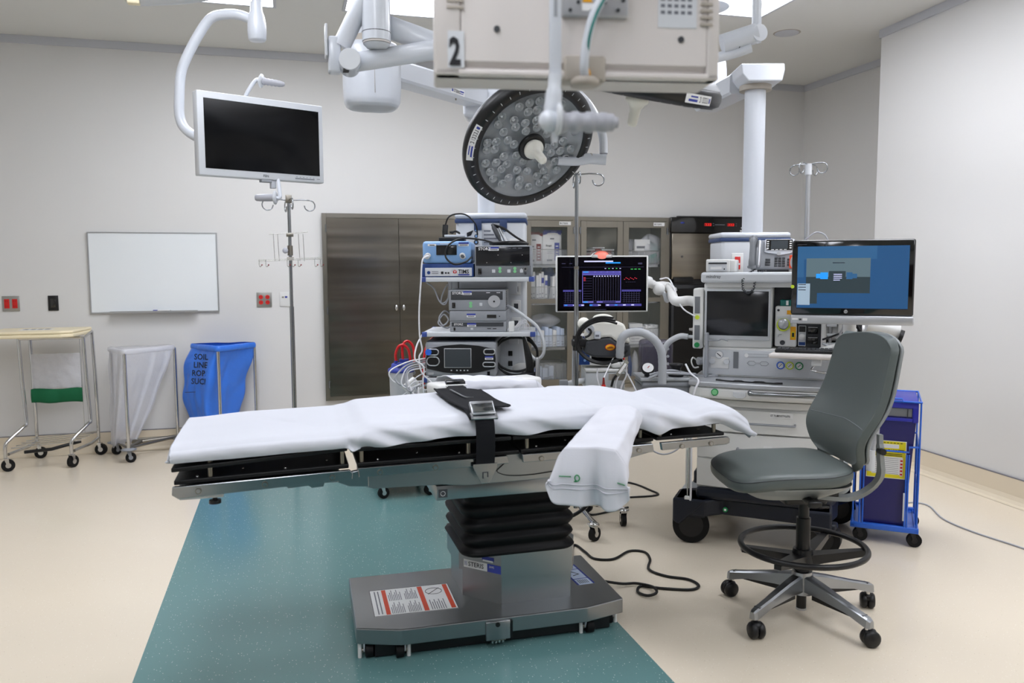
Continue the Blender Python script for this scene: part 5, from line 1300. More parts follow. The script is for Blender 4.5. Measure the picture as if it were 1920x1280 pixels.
# breathing arm behind the big screen, right side
mb = MB(); mb.box(.28, .56, .20, .36, 1.02, 1.09, 'white_plastic', .02).cyl((.46, .18, 1.10), (.60, .20, 1.07), .035, 'white_plastic', n=20).cyl((.60, .18, 1.05), (.615, .18, 1.045), .035, 'black_plastic', n=18)
mb.tube([(.36, .16, 1.14), (.40, .10, 1.12), (.44, .10, 1.06), (.45, .12, 1.0)], .007, 'cable_black', 8, curve=4).tube([(.34, .16, 1.16), (.36, .10, 1.10), (.33, .12, 1.04)], .006, 'silver', 8, curve=4)
mb.box(.42, .44, .12, .18, .96, 1.12, 'dark_grey', .003).cyl((.55, .15, .90), (.55, .18, .90), .012, 'chrome', n=10)
P7('breathing_circuit', mb)
for s_ in (0,):
    mb = MB(); mb.tube([(.36, .30, .95), (.50, .24, .78), (.52, .22, .60), (.50, .20, .48)], .016, 'silver', 12, curve=5).cyl((.50, .20, .40), (.50, .20, .50), .02, 'pale_plastic', n=14); P7('breathing_hose', mb)
# keyboard tray
KT = MB(); KT.prism([(.040, -.11), (.34, -.11), (.36, .09), (.06, .09)], .958, .980, 'beige_plastic', 'xy', .009); KT.box(.08, .30, -.02, .17, .948, .957, 'silver')
P7('keyboard_tray', KT)
mb = MB(); mb.tube([(.24, -.06, .955), (.235, -.05, .92), (.23, -.07, .905), (.30, -.09, .897), (.34, -.08, .90)], .005, 'chrome', 8, curve=4).box(.225, .27, -.07, -.02, .925, .956, 'pale_plastic', .003); P7('tray_bracket', mb)
mb = MB(); mb.box(-.14, .14, -.06, .06, 0, .014, 'black_plastic', .004)
for r in range(5):
    for c in range(14): mb.box(-.13 + c * .0187, -.115 + c * .0187, -.05 + r * .0205, -.034 + r * .0205, .014, .018, 'dark_grey')
solo(mb, 'keyboard', 'black keyboard on the pale tray in front of the gauges', 'keyboard', frame((2.17, 3.385, 0), AA) @ Vector((.205, .005, .9805)), AA)
AMM = frame((2.17, 3.385, 0), AA)
cable('gas_hose', 'white hose hanging over the left front of the machine worktop', [(-.36, .02, .90), (-.33, -.01, .86), (-.285, -.05, .83), (-.30, -.07, .78), (-.31, -.07, .68), (-.31, -.07, .30), (-.312, -.07, .24)], .005, 'cable_white', AMM)
cable('gas_line', 'thin pale line drooping below the headrest beside the machine', [(-.34, -.05, .62), (-.345, -.08, .54), (-.38, -.10, .49), (-.44, -.12, .47), (-.50, -.14, .50), (-.54, -.15, .57)], .004, 'cable_grey', AMM)
mb = MB(); mb.cyl((0, 0, 0), (0, 0, .30), .003, 'chrome', n=8).cyl((0, 0, .30), (0, 0, .50), .008, 'white_plastic', n=10).box(-.012, .012, -.012, .012, -.01, .01, 'white_plastic')
AMC = frame((2.17, 3.385, 0), AA)
mb.build('side_rod', AM).location = (-.335, -.02, .235)
for (x, y) in ((-.40, .40), (-.38, .54)):
    caster(AM, x, y, .045, .03, mf='white_plastic', top=.16, name='rear_caster', rot=30)
mb = MB(); mb.cyl((-.40, .40, .15), (-.40, .40, .55), .018, 'white_plastic', n=14).box(-.44, -.28, .36, .58, .15, .165, 'pale_plastic', .003); P7('side_post', mb)

# label printer and telephone on the top shelf
t = thing('label_printer', 'small square white printer on the left end of the machine top', 'printer', AMM @ Vector((-.232, .22, 1.353)), AA)
mb = MB(); mb.box(-.058, .058, -.06, .10, 0, .064, 'white_plastic', .006).box(.05, .085, -.05, .09, 0, .062, 'white_plastic', .006); mb.build('housing', t)
mb = MB(); mb.box(-.045, .045, -.064, -.059, .006, .052, 'pale_plastic', .002).box(-.045, .045, -.066, -.062, .040, .048, 'dark_grey').box(-.035, .020, -.0655, -.063, .014, .026, 'paper').box(.030, .036, -.066, -.063, .012, .018, 'ink'); mb.build('front_panel', t)
PH = thing('desk_phone', 'grey desk telephone with a dark screen and keypad on the machine top', 'telephone', AMM @ Vector((.0, .26, 1.353)), AA)
PM = Matrix.Rotation(radians(-24), 4, 'X')
mb = MB(); mb.box(-.085, .13, -.03, -.005, .005, .165, 'grey_plastic', .010, M=PM)
mb.box(-.02, .122, -.040, -.028, .092, .163, 'white_paint', .008, M=PM).prism([(-.02, .095), (.122, .095), (.10, .083), (.06, .076), (.03, .083), (.0, .088)], -.038, -.028, 'white_paint', 'xz', M=PM)
mb.box(-.05, .10, -.01, .10, 0, .02, 'dark_grey'); mb.build('body', PH)
mb = MB(); mb.box(-.012, .114, -.0425, -.039, .100, .158, 'black_gloss', .001, M=PM).box(.012, .092, -.0435, -.042, .106, .152, 'screen_grey', M=PM)
for k in range(4): mb.box(-.008, .002, -.0438, -.042, .108 + k * .012, .113 + k * .012, 'paper', M=PM).box(.100, .110, -.0438, -.042, .108 + k * .012, .113 + k * .012, 'paper', M=PM).box(.014 + k * .02, .027 + k * .02, -.0438, -.042, .1005, .1035, 'paper', M=PM)
mb.build('screen', PH)
mb = MB()
for r in range(4):
    for c in range(3): mb.box(.032 + c * .018, .046 + c * .018, -.035, -.029, .014 + r * .0135, .024 + r * .0135, 'dark_grey', .002, M=PM)
for r in range(3): mb.box(.0 - .012, .012, -.035, -.029, .020 + r * .014, .030 + r * .014, 'dark_grey', .002, M=PM).box(.092, .112, -.035, -.029, .020 + r * .014, .030 + r * .014, 'dark_grey', .002, M=PM)
mb.cyl((.05, -.040, .082), (.05, -.03, .082), .010, 'silver', n=18, M=PM)
mb.build('keypad', PH)
mb = MB(); mb.M = Matrix.Translation((-.012, 0, 0)); mb.tube([(-.062, -.045, .005), (-.062, -.062, .03), (-.062, -.064, .13), (-.062, -.048, .158)], [.022, .016, .014, .016, .022], 'mid_grey', 12, curve=5, M=PM).box(-.045, -.022, -.045, -.02, .01, .160, 'silver', .010, M=PM); mb.build('handset', PH)
mb = MB(); pts = []
base = [Vector(p) for p in [(-.062, -.02, .01), (-.085, -.09, -.005), (-.108, -.125, -.04), (-.105, -.125, -.085), (-.08, -.125, -.105), (-.055, -.125, -.085), (-.048, -.11, -.03), (-.035, -.08, .0), (.0, -.04, .006)]]
for i in range(len(base) - 1):
    for k in range(18):
        t = k / 18; p = base[i].lerp(base[i + 1], t); a = (i * 18 + k) * 1.35
        pts.append(p + Vector((.0048 * cos(a), .0048 * sin(a), .002 * sin(a))))
mb.tube(pts, .0026, 'dark_grey', 6); mb.build('cord', PH, label='coiled dark cord')
mb = MB(); mb.ball((0, 0, 0), .034, 'orange', 18, sc=(1, .6, 1)); mb.tube([(.034 * 1.15 * cos(a), -.01, .034 * 1.15 * sin(a)) for a in [k * pi / 9 for k in range(18)]], .008, 'hose_grey', 8, True)
mb.tube([(.03, -.01, .03), (-.01, .0, .055), (.06, .02, .085)], .006, 'pale_plastic', 8, curve=4).box(-.05, -.02, -.01, .02, -.03, .035, 'orange', .004)
solo(mb, 'breathing_mask', 'orange and grey mask with a ring lying beside the telephone', 'mask', AMM @ Vector((.155, .20, 1.400)), AA)
cable('blue_lead', 'thin curl of grey lead above the top edge of the big blue screen', [(.16, .30, 1.50), (.19, .28, 1.525), (.22, .28, 1.545), (.25, .28, 1.54), (.27, .28, 1.52), (.28, .28, 1.48), (.26, .28, 1.40), (.22, .28, 1.357)], .004, 'cable_grey', AMM)

# ------------------------------------------------------------------ all-in-one computer screen
HP = thing('computer_monitor', 'large black-framed computer screen with a blue desktop, above the stool', 'computer screen', AMM @ Vector((.385, -.10, 1.31)), AA)
mb = MB(); mb.box(-.252, .252, 0, .035, -.150, .186, 'black_gloss', .009); mb.build('bezel', HP)
mb = MB(); mb.box(-.252, .254, -.006, .036, -.190, -.150, 'silver', .006)
mb.box(-.245, -.22, -.008, -.005, -.172, -.164, 'paper').box(-.215, -.205, -.008, -.005, -.174, -.166, 'dark_grey').box(-.20, -.18, -.008, -.005, -.175, -.164, 'paper'); mb.build('chin', HP)
mb = MB(); y = -.0006
S = lambda x0, x1, z0, z1, m, dy=0: mb.box(x0, x1, y - .0004 - dy, y - dy, z0, z1, m)
S(-.228, .228, -.118, .158, 'scr_blue'); S(-.228, .10, .10, .158, 'scr_blue2', .0003); S(-.228, -.20, .02, .10, 'scr_blue2', .0003)
S(-.190, .075, -.050, .105, 'scr_slate', .0006); S(-.190, .075, -.050, .022, 'scr_slate_dark', .001)
S(-.15, -.02, .022, .104, 'scr_slate', .0012)
S(-.095, -.025, .0, .048, 'scr_slate_dark', .0014)
for k, (x0, x1) in enumerate(((-.13, -.098), (-.148, -.125), (-.022, .003), (0, .022))): S(x0, x1, .012 + .004 * (k % 2), .042 - .006 * (k % 2), 'scr_cyan' if k < 2 else 'scr_blue2', .0016)
for k in range(4): S(-.075, -.040 - .008 * (k == 3), .032 - k * .0085, .035 - k * .0085, 'scr_white', .0018)
S(-.225, -.172, -.104, -.008, 'scr_paper', .0014); S(-.172, -.142, -.098, -.004, 'scr_slate_dark', .0012)
for k in range(3): S(-.222, -.19, -.014 - k * .012, -.011 - k * .012, 'scr_navy', .0018)
S(-.08, -.03, .083, .086, 'scr_navy', .002)
S(-.228, .228, -.120, -.117, 'scr_navy', .0005)
mb.cyl((-.02, -.0015, -.132), (-.02, 0, -.132), .008, 'silver', n=20).text('hp', .011, (-.0255, -.0022, -.135), 'ink')
mb.box(-.23, -.19, -.0015, 0, .166, .169, 'dark_grey'); mb.build('display', HP)
mb = MB(); mb.cyl((-.247, -.004, -.022), (-.247, .001, -.022), .008, 'lime', n=20); mb.build('sticker', HP, label='round yellow sticker')
mb = MB(); mb.box(-.06, .06, .034, .055, -.06, .06, 'dark_grey', .004).cyl((0, .05, 0), (0, .16, 0), .025, 'white_plastic', n=16); mb.cyl((0, .15, -.33), (0, .15, .03), .028, 'white_plastic', n=18).tube([(-.02, .15, -.30), (-.10, .20, -.33), (-.16, .25, -.35)], .022, 'white_plastic', 12, curve=4); mb.build('mounting_arm', HP)

# ------------------------------------------------------------------ drip pole behind the machine
def ivtop(mb, x, y, z, r=.13, m='chrome', n=4, a0=0, rr=.003, hookr=.028):
    for k in range(n):
        a = a0 + 2 * pi * k / n; c, s_ = cos(a), sin(a)
        P = [(x, y, z), (x + c * r * .45, y + s_ * r * .45, z + .006), (x + c * r * .8, y + s_ * r * .8, z + .004)]
        for j in range(9):
            t = pi / 2 - j * pi * 1.5 / 8; q = r * .8 + hookr * cos(t); P.append((x + c * q, y + s_ * q, z - hookr + .004 + hookr * sin(t)))
        mb.tube(P, rr, m, 6, curve=2)
mb = MB(); mb.cyl((0, 0, 0), (0, 0, .62), .013, 'alu', n=16).cyl((0, 0, .58), (0, 0, .64), .019, 'pale_plastic', n=16)
ivtop(mb, 0, 0, .635, .10, 'steel_polish', 4, .5)
solo(mb, 'drip_pole', 'pale drip pole with four curled hooks rising behind the blue screen', 'drip stand', (2.78, 3.92, 1.30))

# ------------------------------------------------------------------ patient monitor on its arm
PMn = thing('patient_monitor', 'wide white-framed monitor with a dark violet data screen and a coral alarm lamp', 'monitor', (1.635, 4.07, 1.29), -13)
mb = MB(); mb.box(-.250, .246, 0, .04, -.150, .152, 'white_plastic', .006); mb.build('frame', PMn)
mb = MB(); y = -.0002
S(-.243, .236, -.143, .145, 'screen_off')
S(-.235, .230, -.130, .140, 'scr_black', .0005)
def S2(x0, x1, z0, z1, m, dy=.001): S(x0, x1, z0, z1, m, dy)
S2(-.10, .055, .118, .125, 'scr_white'); S2(.015, .095, .110, .117, 'scr_cyan', .0014); S2(-.22, .22, .090, .0915, 'scr_line')
for k in range(3): S2(.150 + k * .02, .163 + k * .02, .078, .081, 'scr_green')
for k in range(5): S2(.01 + k * .02, .018 + k * .02, .082, .085, 'scr_green' if k % 2 else 'scr_white')
for k in range(9): S2(.115 + k * .008, .120 + k * .008, .028 + .004 * ((k * 5) % 3 - 1), .031 + .004 * ((k * 5) % 3 - 1), 'scr_red')
for k in range(5): S2(.125 + k * .011, .132 + k * .011, .010, .012, 'scr_line')
S2(.19, .212, .105, .114, 'scr_line'); S2(-.22, -.20, .108, .112, 'scr_line'); S2(-.18, -.165, .108, .112, 'scr_line')
S2(-.110, .098, -.100, .070, 'scr_purple'); S2(-.107, .095, -.090, .048, 'scr_black', .0016); S2(-.107, .095, .052, .060, 'scr_purple_dim', .0018)
for k in range(6): S2(-.105 + k * .033, -.078 + k * .033, .062, .068, 'scr_cyan' if k == 0 else 'scr_purple_dim', .0018)
for k in range(11): S2(-.052 + k * .0135, -.0505 + k * .0135, -.088, .040, 'scr_line', .002)
for k in range(10): S2(-.050 + k * .0145, -.043 + k * .0145, .040, .045, 'scr_white', .0021)
for k in range(9): S2(-.104, -.058, .030 - k * .0135, .0315 - k * .0135, 'scr_line', .002)
for k in range(3): S2(-.103, -.092, .034 - k * .008, .037 - k * .008, 'scr_red', .0022)
S2(-.105, -.08, -.098, -.092, 'scr_cyan', .0018); S2(-.05, -.032, -.099, -.091, 'scr_black', .0018); S2(.0, .07, -.098, -.093, 'scr_black', .0018)
for x0, x1 in ((-.213, -.115), (.103, .206)):
    S2(x0, x1, -.04, -.030, 'scr_purple_dim')
    for k in range(6): S2(x0 + .004, x1 - .004, -.052 - k * .011, -.0505 - k * .011, 'scr_line')
    for k in range(7): S2(x0 + .012 + k * .0135, x0 + .0135 + k * .0135, -.10, -.03, 'scr_line', .0013)
for a, b in ((-.21, -.10), (-.07, -.02), (.015, .21)): S2(a, b, -.118, -.106, 'scr_purple_dim')
for k in range(9): S2(-.205 + k * .045, -.19 + k * .045, -.115, -.109, 'scr_white' if k % 3 else 'scr_cyan', .0014)
S2(-.04, .02, -.137, -.134, 'scr_line')
mb.box(.11, .235, -.003, .01, .144, .150, 'white_plastic', .001).build('display', PMn)
mb = MB(); 
mb.grid(lambda u, v: (-.005 + .055 * cos(pi * u) * (1 - .0 * v), .012 + .018 * -cos(pi * v), .148 + .028 * sin(pi * u)), 24, 8, 'white_plastic')
mb.ball((-.005, .012, .152), .040, 'alarm_lamp', 20, sc=(1, .5, .62)); mb.box(-.062, .052, -.004, .03, .140, .158, 'white_plastic', .006); mb.build('alarm_lamp', PMn, label='coral alarm lamp')
mb = MB(); mb.box(-.02, .02, .04, .07, -.05, .05, 'white_plastic', .004)
mb.tube([(.18, .05, .0), (.245, .06, .010), (.29, .08, -.005)], [.03, .033, .024], 'white_plastic', 14, curve=5)
mb.build('mount', PMn)
mb = MB(); Ax = PMn.matrix_basis
P_ = [AMM @ Vector(q) for q in [(-.30, .23, 1.185), (-.38, .24, 1.205), (-.46, .25, 1.205)]] + [Ax @ Vector(q) for q in [(.38, .08, -.02), (.30, .08, -.015)]]
mb.M = AM.matrix_basis.inverted()
mb.tube(P_, [.020, .026, .026, .024, .026], 'white_plastic', 14, curve=6)
c = Ax @ Vector((.32, .05, -.03)); mb.tube([c + Vector(q) for q in [(0, 0, .02), (.02, -.02, -.03), (.03, -.02, -.06), (.05, 0, -.06), (.06, .01, -.02), (.10, .0, .0)]], .011, 'pale_plastic', 10, curve=4)
mb.ball(c + Vector((-.005, 0, .0)), .034, 'white_plastic', 14)
mb.tube([AMM @ Vector((-.34, .15, 1.13)), AMM @ Vector((-.42, .2, 1.18)), c + Vector((.06, 0, .05)), c + Vector((.0, .0, .055))], .004, 'cable_white', 6, curve=5)
mb.build('monitor_arm', AM)
# ------------------------------------------------------------------ foreground display housing seen from behind
FB = thing('display_housing', 'big beige box numbered 2 filling the top of the view', 'display', (.543, 1.48, 1.731), -9.2)
mb = MB()
mb.box(-.270, .270, .0, .11, 0, .40, 'beige_plastic', .006)
mb.box(-.270, -.222, -.012, .02, 0, .40, 'beige_plastic', .004).box(.246, .270, -.012, .02, 0, .40, 'beige_plastic', .004)
mb.box(-.270, .270, -.012, .02, 0, .012, 'beige_plastic', .003)
mb.prism([(-.010, .40), (-.010, .026), (.008, .012), (.03, .012), (.03, .40)], -.221, .245, 'beige_plastic', 'yz')
mb.build('case', FB)
mb = MB()
for k in range(12): mb.box(-.247, -.222 + .006, -.0145, -.009, .118 + k * .0115, .1225 + k * .0115, 'beige_dark').box(.232, .255, -.0145, -.009, .100 + k * .0125, .105 + k * .0125, 'beige_dark')
for x, z in ((-.155, .084), (.195, .074)): mb.cyl((x, -.0125, z), (x, -.008, z), .006, 'dark_grey', n=14)
mb.box(.15, .225, -.0112, -.009, .095, .17, 'pale_plastic')
for k in range(4):
    for j in range(5): mb.box(.155 + j * .013, .163 + j * .013, -.0118, -.011, .120 + k * .012, .126 + k * .012, 'ink_grey')
mb.build('vents', FB)
mb = MB(); mb.box(-.246, -.216, -.0135, -.0115, .012, .078, 'pale_plastic'); mb.text('2', .068, (-.2435, -.0145, .018), 'ink', bold=.0024, sx=.62); mb.build('number_plate', FB, label='plate with the number 2')
mb = MB(); mb.M = Matrix.Translation((0, 0, -.032)); mb.box(-.035, .09, -.022, -.008, .140, .34, 'silver', .003)
for x, z in ((-.02, .15), (-.005, .165), (.02, .15), (.045, .165), (.07, .152), (.08, .17)): mb.cyl((x, -.025, z), (x, -.021, z), .0035, 'dark_grey', n=10)
mb.add([(.002, -.0235, .165), (.022, -.0235, .165), (.012, -.0235, .183)], [(0, 1, 2)], 'amber').box(.002, .024, -.0235, -.022, .150, .163, 'paper').build('mounting_plate', FB)
mb = MB(); mb.box(-.030, .050, -.016, .03, -.008, .040, 'beige_dark', .006); mb.lathe([(0, 0), (.026, 0), (.028, .01), (.020, .016), (0, .016)], (.010, -.01, -.016), 'beige_dark', (0, 0, 1), 18).cyl((.012, -.02, .0), (.012, -.012, .012), .008, 'brass' if 0 else 'amber', n=10); mb.build('cable_gland', FB)
mb = MB(); mb.tube([(.008, -.02, .0), (.004, -.035, .02), (.008, -.040, .06), (.022, -.045, .11), (.052, -.05, .155), (.09, -.05, .19), (.16, -.045, .25), (.20, -.02, .32)], .0085, 'white_paint', 12, curve=6).tube([(.0115, -.028, .01), (.010, -.050, .06), (.026, -.054, .11), (.054, -.059, .155)], .0025, 'teal_plastic', 6, curve=6); mb.build('cable', FB, label='white cable')
mb = MB(); mb.M = Matrix.Translation((-.017, 0, 0))   # handle hanging in front of the case
mb.box(-.050, -.028, -.075, -.068, -.015, .36, 'white_paint', .003).box(-.042, -.036, -.0765, -.067, .09, .19, 'grey_plastic')
mb.cyl((-.040, -.08, .175), (-.040, -.066, .175), .008, 'dark_grey', n=12).box(-.050, -.028, -.075, -.005, .28, .30, 'white_paint', .003)
mb.tube([(-.039, -.072, -.01), (-.043, -.072, -.06), (-.050, -.075, -.085)], [.012, .015, .013], 'white_paint', 14, curve=5)
mb.ball((-.050, -.075, -.092), .020, 'white_paint', 16); mb.lathe([(0, 0), (.026, .0), (.030, .004), (.026, .010), (0, .012)], (-.040, -.077, -.090), 'pale_plastic', (1, 0, -.05), 22)
mb.build('handle_bracket', FB)
mb = MB(); mb.M = Matrix.Translation((-.017, 0, -.004)); mb.tube([(-.030 + .013 * k, -.078, -.090) for k in range(9)], [.020, .0165, .019, .0165, .019, .0165, .018, .016, .010], 'grip', 16, curve=3); mb.tube([(-.040, -.074, -.095), (-.040, -.070, -.125)], [.008, .006], 'white_paint', 10)
mb.build('grip', FB, label='translucent grey ribbed grip')
mb = MB(); mb.cyl((.0, .06, .38), (.0, .06, 1.32), .035, 'white_paint', n=20).box(-.08, .08, .0, .11, .38, .42, 'white_paint', .01); mb.build('ceiling_post', FB)

# ------------------------------------------------------------------ surgical lights
def surgical_light(label, C, nrm, R_, roll=0):
    n = nrm.normalized(); x = up.cross(n).normalized() if abs(up.dot(n)) < .97 else rt.copy(); x = (x - n * x.dot(n)).normalized(); y = n.cross(x)
    M = Matrix(((x.x, y.x, n.x, C.x), (x.y, y.y, n.y, C.y), (x.z, y.z, n.z, C.z), (0, 0, 0, 1)))
    t = bpy.data.objects.new('surgical_light', None); COL.objects.link(t); t.matrix_basis = M; tag(t, label, 'surgical light')
    mb = MB(); mb.lathe([(R_ * .81, .003), (R_ * .83, .010), (R_ * .90, .008), (R_ * .985, -.004), (R_, -.022), (R_ * .99, -.040), (R_ * .95, -.052), (R_ * .93, -.056)], (0, 0, 0), 'black_plastic', n=72)
    for k in range(40):
        a = 2 * pi * k / 40; Mr = Matrix.Rotation(a, 4, 'Z'); mb.box(R_ * .885, R_ * .925, -.0010, .0010, .0075, .0088, 'pale_plastic', M=Mr)
    mb.build('rim', t)
    mb = MB(); mb.lathe([(R_ * .94, -.045), (R_ * .96, -.055), (R_ * .86, -.078), (R_ * .5, -.105), (0, -.112)], (0, 0, 0), 'white_paint', n=56); mb.build('back_shell', t)
    mb = MB(); mb.lathe([(0, -.035), (R_ * .5, -.033), (R_ * .80, -.020), (R_ * .825, .004)], (0, 0, 0), 'lamp_glass', n=56)
    rnd = random.Random(5)
    for ring, cnt in ((.26, 8), (.40, 13), (.54, 18), (.68, 23)):
        for k in range(cnt):
            a = 2 * pi * (k + .5 * (cnt % 2)) / cnt + rnd.uniform(-.1, .1); r_ = R_ * ring + rnd.uniform(-.006, .006)
            cx_, cy_ = r_ * cos(a), r_ * sin(a)
            mb.lathe([(.0165, -.006), (.0185, -.008), (.0165, -.013), (.012, -.026), (.006, -.030), (.0, -.026)], (cx_, cy_, 0), 'lamp_lens', n=10).ball((cx_, cy_, -.018), .0075, 'lamp_lens', 8)
    mb.build('reflector', t)
    mb = MB(); mb.lathe([(R_ * .14, .0), (R_ * .4, -.001), (R_ * .82, -.001)], (0, 0, 0), 'cover_glass', n=40); mb.build('cover_glass', t)
    mb = MB(); mb.lathe([(R_ * .20, -.003), (R_ * .20, .008), (R_ * .18, .012), (R_ * .12, .010), (0, .004)], (0, 0, 0), 'black_plastic', n=36); mb.build('hub', t)
    mb = MB(); mb.lathe([(.0, .004), (.036, .010), (.040, .020), (.038, .028), (.028, .036), (.019, .050), (.0175, .08), (.0165, .10), (.012, .108), (0, .110)], (0, 0, 0), 'sterile_white', n=30); mb.build('handle', t, label='white sterile handle')
    return t, M, x, y, n
C1 = Vector((.918, 3.018, 1.838)); n1 = -fw * .63 + (rt * .53 - up * .85) * .777
SL, M1, *_ = surgical_light('round surgical light tilted toward the viewer with a black rim and a white handle', C1, n1, .272)
def rim_label(t, M, R_, dirv, arc=.56, flank=False):
    """curved sticker on the flank of the rim, centred toward the room direction dirv"""
    Mi = M.inverted(); d = (Mi.to_3x3() @ dirv); a0 = math.atan2(d.y, d.x); mb = MB()
    def P(a, s_, off): 
        if flank: return Vector(((R_ + off) * cos(a), (R_ + off) * sin(a), -.034 + .030 * s_))
        rr = R_ * (.985 - .085 * s_) + off * .3; return Vector((rr * cos(a), rr * sin(a), -.004 + .0125 * s_ + off))
    N_ = 14
    def patch(a1, a2, s1, s2, m, off):
        mb.grid(lambda u, v: P(a1 + (a2 - a1) * u, s1 + (s2 - s1) * v, off), N_, 2, m, False)
    patch(a0 - arc / 2, a0 + arc / 2, .02, .98, 'paper', .0012)
    h = arc
    patch(a0 - h * .46, a0 - h * .40, .25, .75, 'label_blue', .0018)
    for k, w_ in enumerate((.03, .03, .028, .03, .014, .03)):
        a1 = a0 - h * .36 + k * h * .065; 
        patch(a1, a1 + h * w_ * .55, .22, .78, 'ink', .0018)
        if k not in (4,): patch(a1, a1 + h * .045, .70, .78, 'ink', .0019); patch(a1 + (h * .02 if k == 0 else 0), a1 + h * .045 - (h * .02 if k == 0 else 0), .22, .30, 'ink', .0019)
    patch(a0 + h * .08, a0 + h * .40, .55, .80, 'label_blue', .0018); patch(a0 + h * .08, a0 + h * .34, .22, .38, 'label_blue', .0018)
    mb.build('maker_label', t, label='white maker label')
rim_label(SL, M1, .272, -rt * .93 + up * .36)
iv = SL.matrix_basis.inverted()
def wb_(T_): m = MB(); m.M = T_.matrix_basis.inverted(); return m
mb = wb_(SL)
mb.tube([(1.04, 3.10, 2.10), (1.12, 3.11, 2.08), (1.19, 3.10, 2.01), (1.235, 3.09, 1.91), (1.238, 3.08, 1.83)], .017, 'white_paint', 14, curve=7)
mb.cyl((1.16, 3.10, 1.812), (1.245, 3.07, 1.806), .021, 'white_paint', n=20).cyl((1.185, 3.09, 1.811), (1.189, 3.09, 1.811), .0215, 'beige_dark', n=20).tube([(1.20, 3.08, 1.81), (1.13, 3.10, 1.80), (1.05, 3.10, 1.80)], .018, 'white_paint', 12, curve=4)
mb.cyl((1.04, 3.10, 2.08), (1.04, 3.10, 2.30), .022, 'white_paint', n=18)
mb.build('yoke', SL)
mb = wb_(SL)   # suspension: mast, elbow and spring arm
mb.cyl((.337, 3.01, 2.185), (.337, 3.01, 3.05), .051, 'white_paint', n=32).cyl((.337, 3.01, 2.178), (.337, 3.01, 2.187), .048, 'beige_plastic', n=32).lathe([(.0505, 2.214), (.052, 2.216), (.0505, 2.218)], (.337, 3.01, 0), 'dark_grey').lathe([(0, 2.160), (.034, 2.162), (.048, 2.176)], (.337, 3.01, 0), 'pale_plastic')
mb.cyl((.337, 3.01, 2.99), (.337, 3.01, 3.045), .17, 'white_paint', n=40)
mb.build('mast', SL)
mb = wb_(SL); mb.tube([(.42, 2.98, 2.62), (.30, 3.02, 2.34), (.215, 3.045, 2.17)], .032, 'white_paint', 16).box(.168, .212, 3.02, 3.08, 2.075, 2.20, 'white_paint', .008).box(.158, .166, 3.02, 3.08, 2.13, 2.24, 'pale_plastic', .002)
mb.cyl((.238, 2.965, 2.108), (.245, 3.075, 2.108), .038, 'white_paint', n=30).cyl((.2375, 2.962, 2.108), (.238, 2.966, 2.108), .036, 'pale_plastic', n=30).box(.215, .235, 2.967, 3.0, 2.068, 2.076, 'black_plastic')
mb.build('elbow', SL)
mb = wb_(SL)
def sect(A, B, w, h0, h1):
    A = Vector(A); B = Vector(B); d = (B - A).normalized(); sd = Vector((d.y, -d.x, 0)).normalized(); u_ = sd.cross(d)
    vs = [P + sd * (w * cos(a)) + u_ * (h * sin(a)) for P, h in ((A, h0), (B, h1)) for a in [2 * pi * k / 16 for k in range(16)]]
    mb.add(vs, [(i, (i + 1) % 16, 16 + (i + 1) % 16, 16 + i) for i in range(16)] + [tuple(range(16))[::-1], tuple(range(16, 32))], 'white_paint', True)
sect((.245, 3.02, 2.108), (1.06, 3.09, 2.30), .026, .034, .040)
sect((.36, 3.04, 2.255), (1.00, 3.20, 2.13), .030, .042, .040)
mb.build('spring_arm', SL)
C2 = Vector((1.160, 2.575, 1.958)); n2_ = -up * .93 + fw * .33 - rt * .17
S2L, M2, *_ = surgical_light('second surgical light facing down, seen edge-on below the beige box', C2, n2_, .272)
rim_label(S2L, M2, .272, (rt * .58 - fw * .80), .42, True)
mb = MB(); mb.M = S2L.matrix_basis.inverted()
mb.cyl((1.54, 2.70, 2.178), (1.655, 2.66, 2.215), .034, 'white_paint', n=24).cyl((1.588, 2.685, 2.193), (1.592, 2.684, 2.194), .0345, 'dark_grey', n=24).cyl((1.655, 2.66, 2.18), (1.655, 2.66, 3.05), .017, 'white_paint', n=18).cyl((1.655, 2.635, 2.21), (1.655, 2.69, 2.21), .030, 'white_paint', n=20)
mb.tube([(1.64, 2.67, 2.165), (1.56, 2.70, 2.140), (1.45, 2.70, 2.115), (1.30, 2.66, 2.09), (1.18, 2.62, 2.07)], .018, 'white_paint', 12, curve=4)
mb.ball((1.40, 2.70, 2.035), .060, 'white_paint', 20, sc=(1, 1, 1))
mb.cyl((1.655, 2.66, 3.0), (1.655, 2.66, 3.045), .10, 'white_paint', n=30)
mb.build('suspension_arm', S2L)

